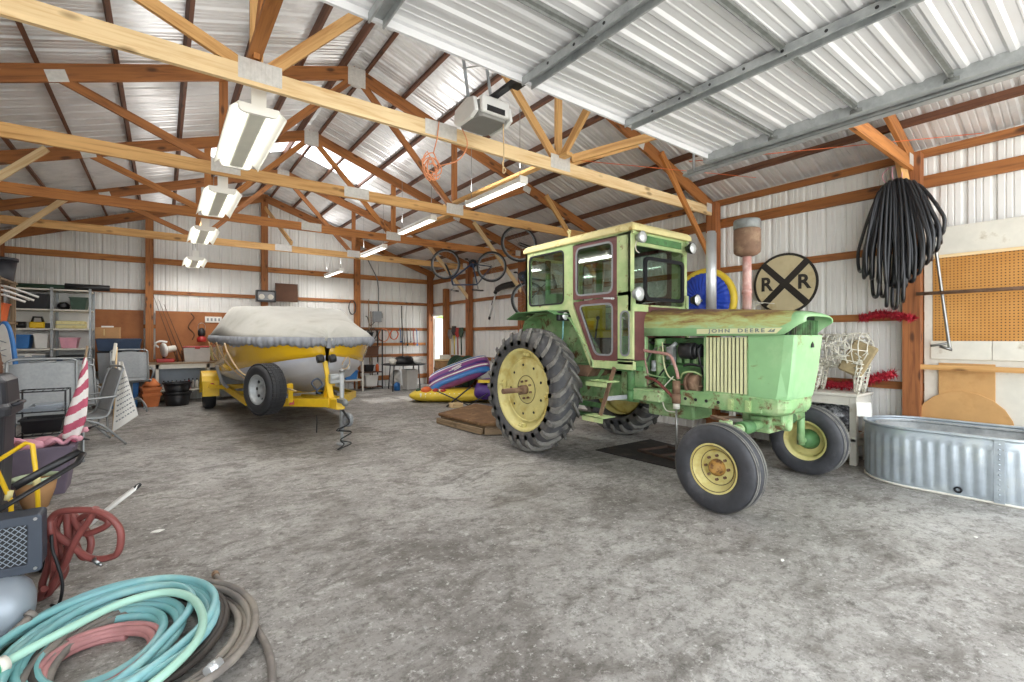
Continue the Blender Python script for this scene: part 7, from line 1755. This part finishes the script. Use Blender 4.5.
mb = MB(); mb.tube([(.265,3.42,.025),(.28,3.30,.022),(.29,3.14,.022),(.32,2.98,.03),(.37,2.75,.022),(.40,2.5,.02),(.38,2.25,.02),(.32,2.05,.02)],.018,8,sub=5); mb.build('loose_end',M['hose_grey'],G2)
mb = MB(); mb.cyl((.265,3.43,.025),(.262,3.465,.025),.021,n=10); mb.cyl((.262,3.465,.025),(.261,3.485,.025),.014,n=10); mb.build('brass_fitting',M['rust'],G2)
mb = MB(); mb.cyl((.15,2.36,.085),(.20,2.40,.085),.024,n=12); mb.cyl((.165,2.372,.085),(.185,2.388,.085),.027,n=12); mb.build('coupling',M['chrome'],G2)
G3 = thing('garden_hose','faded red hose coiled at the bottom inside the teal hose','hose',(-.24,3.0,0),'garden hoses on the slab')
mb = MB(); mb.tube(coil((-.225,2.84),.165,.215,4.2,.018,.05,21,.018,phase=1.0,ecc=1.2),.0165,8); mb.build('hose',M['hose_pink'],G3)
G4 = thing('garden_hose','dark brown hose threaded between the teal coils','hose',(-.1,2.95,0),'garden hoses on the slab')
mb = MB(); mb.tube(coil((-.13,2.92),.28,.40,4.4,.03,.06,33,.03,phase=2.0,ecc=1.25),.0175,8); mb.build('hose',M['hose_dark'],G4)
G5 = thing('soaker_hose','dark green thin hose trailing from the coil toward the compressor','hose',(-.6,3.2,0))
mb = MB(); mb.tube([(-.35,3.5,.02),(-.5,3.42,.02),(-.62,3.2,.02),(-.72,3.02,.02),(-.80,2.8,.02)],.012,7,sub=5); mb.tube([(-.40,3.58,.018),(-.52,3.50,.018),(-.68,3.22,.018),(-.8,3.0,.018)],.010,7,sub=5); mb.build('hose',M['darkgreen'],G5)
mb = MB(); mb.tube([(-.52,3.22,.14),(-.60,3.12,.09),(-.66,2.96,.04),(-.72,2.8,.02)],.02,8,sub=4); mb.cyl((-.525,3.235,.14),(-.51,3.25,.15),.026,n=12); mb.build('connector_end',M['hose_grey'],G5)
# small litter on the slab
for i,(x,y,s_,lb) in enumerate(((-.03,4.56,.03,'small white scrap on the slab near the red air hose'),(3.35,1.45,.012,'small pale chip on the slab before the near front wheel'),(4.9,.75,.012,'small pale chip on the slab before the stock tank'))):
    mb = MB(); mb.prism([(-s_*1.6,-s_*.4),(s_*.2,-s_),(s_*1.4,0),(s_*.3,s_*.9),(-s_*.8,s_*.5)],(x,y,.0),(1,0,0),(0,1,0),(0,0,.006)); tag(mb.build('paper_scrap',M['white']),lb,'scrap')
# ------------------------------------------------------------------ camera, sky and exposure
cam = bpy.data.cameras.new('camera'); co = bpy.data.objects.new('camera', cam); C.objects.link(co)
cam.sensor_fit = 'HORIZONTAL'; cam.sensor_width = 36; cam.lens = 469.3/1024*36
cam.shift_y = (337.8-341)/1024 * -1 * -1
cam.clip_start = .02; cam.clip_end = 200
co.location = (0,0,1.5); co.rotation_euler = (PI/2, 0, -math.radians(36.65))
sc.camera = co
w = bpy.data.worlds.new('sky'); sc.world = w; w.use_nodes = True
bg = w.node_tree.nodes['Background']; bg.inputs[0].default_value = (.90,.95,1,1); bg.inputs[1].default_value = 4.6
sun = bpy.data.lights.new('sun','SUN'); sun.energy = 10; sun.angle = .02; sun.color = (1,.97,.92)
sn = bpy.data.objects.new('sun', sun); C.objects.link(sn); sn.rotation_euler = V((.40,.17,-.9)).to_track_quat('-Z','Y').to_euler()
sc.view_settings.view_transform = 'Standard'; sc.view_settings.look = 'None'; sc.view_settings.gamma = 1.0
sc.view_settings.use_curve_mapping = False; sc.view_settings.exposure = .0
sc.cycles.max_bounces = 8; sc.cycles.diffuse_bounces = 5; sc.cycles.transparent_max_bounces = 12
sc.cycles.use_denoising = True
for ob in bpy.data.objects:
    if '_o' in ob: del ob['_o']
